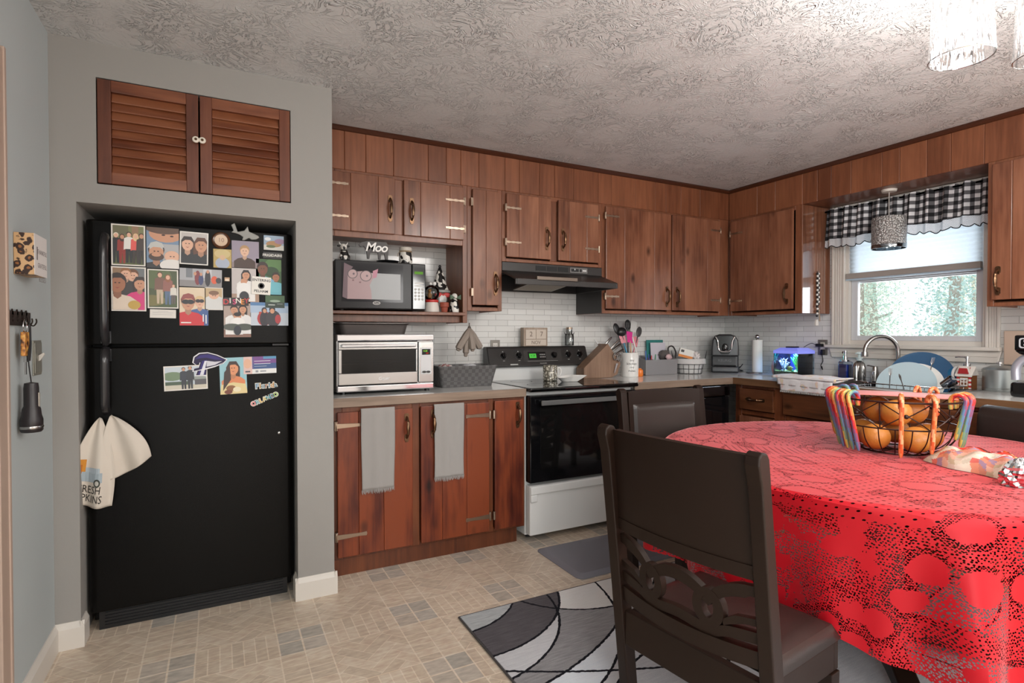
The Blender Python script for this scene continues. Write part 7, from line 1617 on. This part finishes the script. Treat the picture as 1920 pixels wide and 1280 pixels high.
m = MB(c); m.box(-3.085,-.72,-3.45,-1.292,.0006,.012); m.build('pile', M_rug, c, bevel=.003)
m = MB(c)
bd = [(-3.088,-1.289),(-.717,-1.289),(-.717,-3.453),(-3.088,-3.453)]; m.tube([(a,b,.0065) for a,b in bd],.0055,6,closed=True); m.build('bound_edge', plain('rug_binding',(70,66,66),.8), c)
m = MB(); L = lambda w,h,z,r=.04: [(q[0],q[1],z) for q in rrect(-1.96,-1.0,w,h,r,6)]
loft(m, [L(.90,.445,.0008),L(.90,.445,.004),L(.84,.385,.018,.03)]); tag(m.build('kitchen_mat', plain('mat_charcoal',(124,122,130),.6,noise=.3,nscale=300), ang=20), 'dark grey cushioned floor mat in front of the stove', 'mat')

# ================================================================== fruit basket and sweets
BC = hit(1678,844,2,.7705); bcx, bcy = BC.x, BC.y; m0 = mpp((bcx,bcy,.88))
cdv = Vector((CAM.x-bcx,CAM.y-bcy,0)).normalized(); rtv = Vector((-cdv.y,cdv.x,0))
if rtv.dot(RT) < 0: rtv = -rtv
def bp(phi, r, z): return Vector((bcx,bcy,0))+cdv*(r*math.cos(phi))+rtv*(r*math.sin(phi))+Vector((0,0,z))
RZ, RMZ, RBZ, RR, RM, RB = .984, .882, .776, .216, .205, .115
M_bw = plain('basket_wire',(54,38,34),.4,.6)
c = thing('fruit_basket', 'round dark wire fruit basket on the red tablecloth', 'basket', (bcx,bcy,.7705))
def ring(r, z, w): 
    m = MB(c); m.tube([bp(2*PI*i/48,r,z) for i in range(48)],w,6,closed=True); return m
ring(RR,RZ,.0038).build('rim', M_bw, c); ring(RM,RMZ,.003).build('middle_ring', M_bw, c); ring(RB,RBZ,.0035).build('base_ring', M_bw, c)
m = MB(c)
for k in range(24):
    a = 2*PI*k/24; m.tube(bez([bp(a,RM,RMZ),bp(a,RM*.93,.835),bp(a,RM*.76,.795),bp(a,RB,RBZ)],4),.0022,5)
m.build('ribs', M_bw, c)
for k in range(8):
    a = 2*PI*k/8+.16; h = 2*PI/16; m = MB(c); rm = (RR+RM)/2; zm = (RZ+RMZ)/2
    m.tube([bp(a-h,RR,RZ),bp(a-h,RM,RMZ)],.0025,5)
    for s_ in (-1,1): m.tube(bez([bp(a-h,(RR if s_>0 else RM),(RZ if s_>0 else RMZ)),bp(a-h*.5,rm,zm+s_*.022),bp(a,rm,zm),bp(a+h*.5,rm,zm-s_*.022*-1 if False else zm+s_*.022),bp(a+h,(RR if s_>0 else RM),(RZ if s_>0 else RMZ))],4),.0022,5)
    lat = m.build('wire_lattice', M_bw, c)
    m = MB(c); m.sph(bp(a,rm,zm),.0085,10,8); m.build('bead', M_bw, lat)
m = MB(c)
for k in range(6): a = PI*k/6; m.tube([bp(a,RB,RBZ),bp(a+PI,RB,RBZ)],.002,5)
m.build('base_grid', M_bw, c)
g = G('citrus_peel'); p = g.n('NewGeometry'); o_ = g.n('ObjectInfo'); nz = g.n('TexNoise', {'Vector':(p,'Position'),'Scale':260.0}); n2 = g.n('TexNoise', {'Vector':(p,'Position'),'Scale':14.0})
M_cit = g.bsdf(**{'Base Color':g.mix((n2,0),g.mix((o_,'Random'),lin((190,116,44)),lin((202,138,60))),lin((196,128,58))),'Roughness':.36,'Normal':g.bump((nz,0),.35,.002),'Subsurface Weight':.12,'Subsurface Radius':(.02,.01,.004)})
M_stem = plain('stem_end',(150,120,60),.7)
spots = [(-.62+k*2*PI/5,.112,.834,.053,lb) for k,lb in enumerate(('low at the front left of the basket','low at the front right of the basket','low at the right end of the basket','low at the back of the basket','low at the left end of the basket'))]
spots += [(.05+k*2*PI/3,.066,.930,.054,lb) for k,lb in enumerate(('on top of the pile at the front','on top of the pile at the right','on top of the pile at the left'))]
for ph, r, z, R, lb in spots:
    q = bp(ph,r,z); c = thing('orange', 'yellow-orange citrus fruit '+lb, 'fruit', tuple(q), 0, 'citrus fruits in the wire basket')
    m = MB(c); m.sph(q,(R,R,R*.94),24,16); m.build('peel', M_cit, c)
    if z > .9: m = MB(c); m.lathe([(.0,R*.93),(.006,R*.935),(.004,R*.96),(.0,R*.96)],(q.x,q.y,q.z),8); m.build('stem_end', M_stem, c)
m = MB(); hx_ = rtv*.150; hy_ = cdv*.105; c0 = Vector((bcx,bcy,RZ+.0095))-cdv*.02
m.push(Matrix.Identity(4)); n = 10
m.grid(lambda a,b: c0+hx_*(2*a-1)*1.28+hy_*(2*b-1)-Vector((0,0,.006*math.sin(b*PI)*0))+Vector((0,0,.003*math.sin(a*3))),12,6)
tag(m.build('paper_card', plain('card_pink',(206,124,118),.6), recalc=False, solid=.0012), 'pink card lying across the top of the fruit basket', 'card')
RAIN = [(196,48,50),(214,120,64),(190,170,88),(104,140,110),(88,124,156),(130,84,120)]; ORG = [(210,106,56),(222,140,88),(206,90,50),(226,162,116)]
def cane(label, phi, lean, L, cols, tw, grp, r=.0085, tilt=0.0, dz=0.0, inr=.03):
    e_r = (bp(phi,1,0)-Vector((bcx,bcy,0))).normalized(); e_t = Vector((-e_r.y,e_r.x,0)); e_t = e_t if e_t.dot(rtv*math.cos(phi)-cdv*math.sin(phi))>0 else -e_t
    rc = .0245; top = bp(phi,RR,RZ+.0045+dz)
    pts = [top+e_r*rc+Vector((0,0,-L*(1-i/12)))+e_t*(lean*(1-i/12))+e_r*(tilt*(1-i/12)) for i in range(13)]
    pts += [top+e_r*rc*math.cos(t)+Vector((0,0,rc*math.sin(t)*1.0)) for t in [PI*i/10 for i in range(1,11)]]
    pts += [top-e_r*rc+Vector((0,0,-inr*i/4)) for i in range(1,5)]
    # keep the shaft above the cloth
    q = pts[0].copy(); m = MB()
    n = 12; m.tube(pts, [r*.6]+[r]*(len(pts)-2)+[r*.8], n, colf=lambda t,k: cols[int(((k+tw*t)%1.0)*len(cols))%len(cols)])
    o = m.build('candy_cane', M_cane); return tag(o, label, 'candy cane', grp)
M_cane = painted('candy_gloss', .2)
GC = 'rainbow candy canes hooked on the left of the basket'
for i,(ph,le,L,lb) in enumerate(((-1.42,.010,.165,'rainbow candy cane furthest left on the basket rim'),(-1.17,.018,.196,'rainbow candy cane second from the left on the basket rim'),(-1.04,.018,.200,'rainbow candy cane third from the left on the basket rim'),(-.92,.018,.201,'rainbow candy cane fourth from the left on the basket rim'),(-.80,.018,.202,'rainbow candy cane fifth from the left on the basket rim'),(-.68,.018,.202,'rainbow candy cane sixth from the left on the basket rim, beside the first fruit'))):
    cane(lb, ph, le, L, RAIN[i%3:]+RAIN[:i%3], 1.4, GC, tilt=-.035)
for ph,L,lb in ((.08,.204,'orange candy cane hooked at the front middle of the basket'),(.52,.185,'orange candy cane hooked at the front right of the basket')): cane(lb, ph, .0, L, ORG, 3.0, None, r=.008, tilt=-.02)
for ph,le,L,lb in ((1.28,-.012,.17,'red and yellow candy cane hooked at the right end of the basket'),(1.42,-.010,.175,'green and orange candy cane at the far right end of the basket'),(1.08,-.005,.14,'orange and red candy cane just left of the right end of the basket')): cane(lb, ph, le, L, RAIN, 1.2, None, tilt=-.03)
for ph,L,lb in ((2.5,.09,'orange candy cane hooked at the back right of the basket'),(2.78,.09,'orange candy cane hooked at the back middle of the basket')): cane(lb, ph, 0, L, ORG, 2.5, None, r=.008, inr=.05)
for ph,L,lb in ((-2.1,.08,'rainbow candy cane hooked at the back left of the basket'),(-2.35,.08,'green rainbow candy cane hooked behind the back left one')): cane(lb, ph, 0, L, RAIN[::-1], 1.5, None)
# bag of sweets
c = thing('candy_bag', 'clear and red plastic bag of sweets lying on the tablecloth right of the fruit basket', 'candy bag', tuple(hit(1835,882,2,.7705)))
q0 = hit(1832,874,2,.7705)+cdv*.06+rtv*.012; ax = (hit(1915,893,2,.7705)-hit(1735,855,2,.7705)); Lb = ax.length*.55; ax = ax.normalized(); ay = Vector((-ax.y,ax.x,0))
if ay.dot(cdv) > 0: ay = -ay
NB, MBb = 100, 56
def bag(a, b):
    e = (1-abs(2*a-1)**3.2)**.6; f = math.sin(b*PI)**.7 if 0<b<1 else 0; cr = .005*math.sin(a*23+b*9)*f+.003*math.sin(a*37-b*17)*f
    wd = .085*(.55+.45*e); return q0+ax*((2*a-1)*Lb)+ay*((2*b-1)*wd+.006*math.sin(a*13))+Vector((0,0,max(.0012,.0015+.066*e*f+cr)))
m = MB(c); m.grid(bag, NB, MBb); rr = random.Random(8)
for i in range(len(m.c)):
    a = (i%(NB-1))/(NB-1); b = (i//(NB-1))/(MBb-1)
    hh = (int(a*15+.7*math.sin(b*9))*7+int(b*15+.6*math.sin(a*21))*13)%11
    if b < .45: k = [(196,178,158),(206,130,104),(190,166,150),(196,96,86),(172,150,124),(206,190,172),(200,150,130),(184,170,152),(188,120,100),(204,186,170),(150,120,140)][hh]
    elif a > .78: k = (70,176,178)
    elif a < .14 and b < .9: k = (166,184,112)
    else: k = (214,62,50)
    m.c[i] = k
bo = m.build('pouch', painted('bag_plastic',.22,Coat_Weight=.5), c, recalc=False)
m = MB(c); 
def onbag(P, off=.0025): return [tuple(bag(a,b)+Vector((0,0,off))) for a,b in P]
def bt(body, ac, bc, sx, colr, off, sk=.0):
    vs, fs = text(body, 1.0, 0.0, bold=.02, res=2); m.col = colr; m.add([tuple(bag(min(.98,max(.02,ac+p[0]*sx+p[1]*sk)), min(.97,max(.05,bc+p[1]*sx*2.6)))+Vector((0,0,off))) for p in vs], fs)
for (a0,a1,b0,b1,cc) in ((.36,.60,.52,.86,(232,226,220)),(.38,.58,.55,.83,(206,70,60)),(.60,.64,.50,.86,(120,140,190)),(.20,.36,.62,.7,(232,120,100))):
    for i in range(6): m.col = cc; m.poly(onbag([(a0+(a1-a0)*i/6,b0),(a0+(a1-a0)*(i+1)/6,b0),(a0+(a1-a0)*(i+1)/6,b1),(a0+(a1-a0)*i/6,b1)],.002 if cc[0]==232 else .003))
bt('SMARTIES', .48, .70, .045, (240,234,226), .0042); bt('Mini', .69, .66, .08, (240,200,90), .0042); m.build('label_print', M_gloss, bo, recalc=False)
m = MB(); q = hit(1908,912,2,.7705); r_ = random.Random(4)
def foil(a, b):
    t = -PI/2+PI*b; f = 2*PI*a; k = 1+.30*(((int(a*17)*7+int(b*11)*13)%10)/10-.5); return q+Vector((0,0,.034))+rtv*(.042*k*math.cos(t)*math.cos(f)+.01*math.sin(t))+cdv*(.030*k*math.cos(t)*math.sin(f))+Vector((0,0,max(-.0335,.052*k*math.sin(t))))
m.grid(foil, 34, 22, cu=True, smooth=False); tag(m.build('foil_ball', M_chrome, recalc=False), 'crumpled piece of silver foil in front of the candy bag', 'foil')
# ================================================================== lamps
g = G('rippled_glass'); tc = g.n('TexCoord'); sp = g.n('SeparateXYZ', {0:(tc,'Object')})
an = g.math('ARCTAN2', (sp,1), (sp,0)); v = g.n('CombineXYZ', {0:g.math('MULTIPLY',an,3.2),1:g.math('MULTIPLY',(sp,2),9.0)})
nz = g.n('TexNoise', {'Vector':v,'Scale':1.6,'Detail':2.0,'Roughness':.6})
tcol = g.ramp((nz,0), [(.36,(.34,.34,.35)),(.46,(.90,.90,.91)),(.54,(1,1,1))])
tr = g.n('BsdfTransparent', {'Color':(tcol,0)}); gl = g.n('BsdfGlossy', {'Roughness':.05,'Normal':g.bump((nz,0),.6,.01)}); dfs = g.n('BsdfTranslucent', {'Color':(.95,.95,.95,1)})
lw = g.n('LayerWeight', {'Blend':.35}); m1 = g.n('MixShader', {0:.012,1:tr,2:dfs}); m2 = g.n('MixShader', {0:g.math('MULTIPLY',(lw,1),.35),1:m1,2:gl}); g.t.links.new(m2.outputs[0], g.out.inputs[0]); M_ripple = g.m
PEND = ((-2.11,-2.70,2.03),(-1.90,-2.82,2.03))
M_nick = plain('satin_nickel',(190,188,186),.25,1.0)
for i,(x,y,z) in enumerate(PEND):
    c = thing('pendant_lamp', ('clear rippled glass pendant lamp above the table, fully inside the picture','clear rippled glass pendant lamp at the top right edge, right of the other pendant')[i], 'pendant lamp', (x,y,H), i*1.3)
    R = .077; m = MB(); zb = z-H; zt = zb+.235
    m.lathe([(R,zb),(R+.001,zb+.002),(R*.985,zb+.03),(R*.93,zb+.14),(R*.86,zt),(.03,zt+.012)],(0,0,0),48); m.f = [f for f in m.f if len(f)==4]; k = len(m.f); m.m, m.s, m.c = m.m[:k], m.s[:k], m.c[:k]
    sh = m.build('glass_shade', M_ripple, c)
    m = MB(); m.tube([(R*math.cos(a),R*math.sin(a),zb) for a in [2*PI*i_/48 for i_ in range(48)]],.0018,6,closed=True); m.build('shade_lip', clear('lip_glass',(240,240,240),gl=2.0), sh)
    m = MB(); m.lathe([(.0,zt+.045),(.022,zt+.043),(.034,zt+.020),(.034,zt+.008),(.026,zt-.02),(.018,zt-.04),(.0,zt-.04)],(0,0,0),20); m.build('cap', M_nick, c)
    m = MB(); m.cyl(.006,zt+.04,-.02,(0,0),10); m.build('stem', M_nick, c)
    m = MB(); m.lathe([(.0,-.001),(.06,-.001),(.058,-.016),(.012,-.024),(.0,-.024)],(0,0,0),24); m.build('canopy', M_nick, c)
    m = MB(); m.sph((0,0,zb+.10),(.021,.021,.026),18,12); m.build('bulb', glow('bulb_glow',(255,240,224),5.0), c)
sx, sy = -.20, -1.482
c = thing('pendant_lamp', 'small hammered metal cylinder pendant hanging before the window valance', 'pendant lamp', (sx,sy,ZS))
g = G('hammered_metal'); p = g.n('NewGeometry'); vo = g.n('TexVoronoi', {'Vector':(p,'Position'),'Scale':95.0}); M_ham = g.bsdf(**{'Base Color':(g.ramp((vo,0),[(.1,lin((236,236,236))),(.5,lin((150,147,145)))]),0),'Metallic':.35,'Roughness':.3,'Normal':g.bump((vo,0),1.0,.008)})
z0, z1, R = 1.782, 1.985, .095
m = MB(c); m.lathe([(R,z0+.02),(R,z1-.012),(R-.006,z1-.003),(.02,z1)],(sx,sy,0),36); m.f=[f for f in m.f if len(f)==4]; k=len(m.f); m.m,m.s,m.c=m.m[:k],m.s[:k],m.c[:k]; sh = m.build('shade', M_ham, c)
m = MB(c); m.lathe([(R+.001,z0+.024),(R+.002,z0+.02),(R+.001,z0),(R-.003,z0),(R-.003,z0+.02)],(sx,sy,0),36); m.build('bottom_band', clear('band_glass',(150,160,166),gl=.6), sh)
m = MB(c); m.cyl(.0022,z1,ZS-.012,(sx,sy),8); m.build('cord', M_white, c)
m = MB(c); m.lathe([(.0,ZS),(.045,ZS),(.04,ZS-.015),(.0,ZS-.018)],(sx,sy,0),20); m.build('canopy', M_white, c)
m = MB(c); m.lathe([(.018,z1-.002),(.018,z1-.05),(.0,z1-.05)],(sx,sy,0),14); m.build('socket', M_black, c)
# ================================================================== outside the window
M_bark = plain('bark',(168,158,148),.9); rnd = random.Random(21)
g = G('leaf_foliage'); a = g.n('Attribute', attribute_name='Col'); d = g.n('BsdfDiffuse', {'Color':(a,'Color')}); t = g.n('BsdfTranslucent', {'Color':(a,'Color')}); mx = g.n('MixShader', {0:.5,1:d,2:t}); g.t.links.new(mx.outputs[0], g.out.inputs[0]); M_leaf = g.m
def tree(x, y, h, w, seed, label, cols, n=1500):
    r_ = random.Random(seed); c = thing('tree', label, 'tree', (x,y,-.9), 0, 'trees outside the window')
    m = MB(c); pts = [(x+.15*math.sin(k*1.3+seed),y+.12*math.cos(k+seed),-.9+h*k/8) for k in range(9)]; m.tube(pts,[.13*(1-.1*k) for k in range(9)],8); tk = m.build('trunk', M_bark, c)
    for k in range(7):
        q = pts[2+k%6]; a = r_.random()*6.28; L = w*(.4+.45*r_.random()); mm = MB(c); e = (q[0]+L*math.cos(a),q[1]+L*math.sin(a),q[2]+.5*r_.random()); mm.tube([q,((q[0]+e[0])/2,(q[1]+e[1])/2,(q[2]+e[2])/2+.1),e],[.04,.025,.01],5); mm.build('branch', M_bark, c)
    m = MB(c)
    for k in range(n):
        zz = r_.random(); rad = (w-.06)*(1-.6*zz)*math.sqrt(r_.random()); a = r_.random()*6.28; s = .018+.022*r_.random()
        p = Vector((x+rad*math.cos(a), y+rad*math.sin(a), -.6+h*1.05*zz)); u1 = Vector((r_.random()-.5,r_.random()-.5,r_.random()-.5)).normalized(); u2 = u1.orthogonal().normalized()
        m.col = r_.choice(cols); m.add([p-u1*s, p+u2*s*.6, p+u1*s, p-u2*s*.6],[(0,1,2,3)])
    m.build('foliage', M_leaf, c, recalc=False)
LG = [(222,234,222),(204,222,212),(240,240,228),(190,212,202)]; LY = [(240,234,216),(228,228,208),(244,240,228),(206,218,202)]; LD = [(196,220,216),(182,208,204),(222,234,232),(170,196,190)]  # leaf colours paled to carry the outdoor glare and haze
for i,(x,y,h,w_,cl,lb) in enumerate(((5.0,.45,4.6,.70,LD,'pale blue-green tree nearest the right side of the window'),(5.3,1.95,4.2,.70,LG,'pale green tree nearest the left side of the window'),(7.0,1.0,5.0,.90,LY,'yellowish tree standing behind the nearest trees at the right'),(7.3,2.85,5.2,.90,LG,'pale green tree standing behind the nearest trees at the left'),(9.4,2.0,6.0,1.10,LD,'blue-green tree in the third row, middle of the window view'),(9.6,4.25,6.0,1.05,LY,'straw coloured tree in the third row, left of the window view'),(12.0,3.35,7.0,1.25,LG,'tall pale green tree furthest away in the window view'),(12.2,6.0,7.0,1.25,LD,'tall blue-green tree furthest away at the left edge of the view'))):
    tree(x,y,h,w_,i+3,lb,cl,8000 if w_>1.0 else 6500)
m = MB(); m.box(.6,16,-8,12,-1.0,-.9); struct(m.build('ground', plain('yard_ground',(196,200,180),.9)))
# ================================================================== light
w = bpy.data.worlds.new('world'); S.world = w; w.use_nodes = True
bg = w.node_tree.nodes['Background']; bg.inputs[0].default_value = (.86,.94,1.0,1); bg.inputs[1].default_value = 2.0
def area(name, loc, rot, sx, sy, power, col):
    l = bpy.data.lights.new(name,'AREA'); l.shape = 'RECTANGLE'; l.size = sx; l.size_y = sy; l.energy = power; l.color = col
    o = bpy.data.objects.new(name, l); COL.objects.link(o); o.location = loc; o.rotation_euler = rot; return o
area('rear_fill', (-2.3,-6.55,1.25), (math.radians(90),0,0), 4.2, 2.2, 13, (.93,.97,1.0))  # added soft fill from behind the camera, no door modelled there
area('ceiling_bounce_fill', (-2.3,-4.9,2.37), (0,0,0), 4.0, 2.4, 105, (1.0,.97,.93))  # added unseen panel standing in for light bounced off the ceiling
area('left_fill', (-4.50,-4.7,1.25), (0,math.radians(-90),math.radians(18)), 2.0, 1.8, 84, (.94,.98,1.0))  # added unseen fill aimed at the right wall and its cabinets
l = bpy.data.lights.new('chandelier','POINT'); l.energy = 85; l.color = (1.0,.98,.95); l.shadow_soft_size = .3  # added point light to brighten ceiling and walls, no fitting behind it
o = bpy.data.objects.new('chandelier_light', l); COL.objects.link(o); o.location = (-1.7,-4.9,1.75)
area('window_daylight', (.35,-1.5,1.6), (0,math.radians(90),0), .8, .8, 14, (.86,.94,1.0))
for i, pos in enumerate(((-2.11,-2.70,2.13),(-1.90,-2.82,2.13))):
    l = bpy.data.lights.new('pendant_bulb','POINT'); l.energy = 23; l.color = (1.0,.96,.91); l.shadow_soft_size = .055
    o = bpy.data.objects.new('pendant_bulb_light', l); COL.objects.link(o); o.location = pos
vs = S.view_settings; vs.view_transform = 'Standard'; vs.look = 'None'; vs.exposure = 0.12; vs.gamma = 1.0; vs.use_curve_mapping = False
S.display_settings.display_device = 'sRGB'
try:
    S.cycles.use_denoising = True; S.cycles.max_bounces = 10; S.cycles.transparent_max_bounces = 24; S.cycles.sample_clamp_indirect = 6.0; S.cycles.caustics_reflective = False; S.cycles.caustics_refractive = False
except Exception: pass
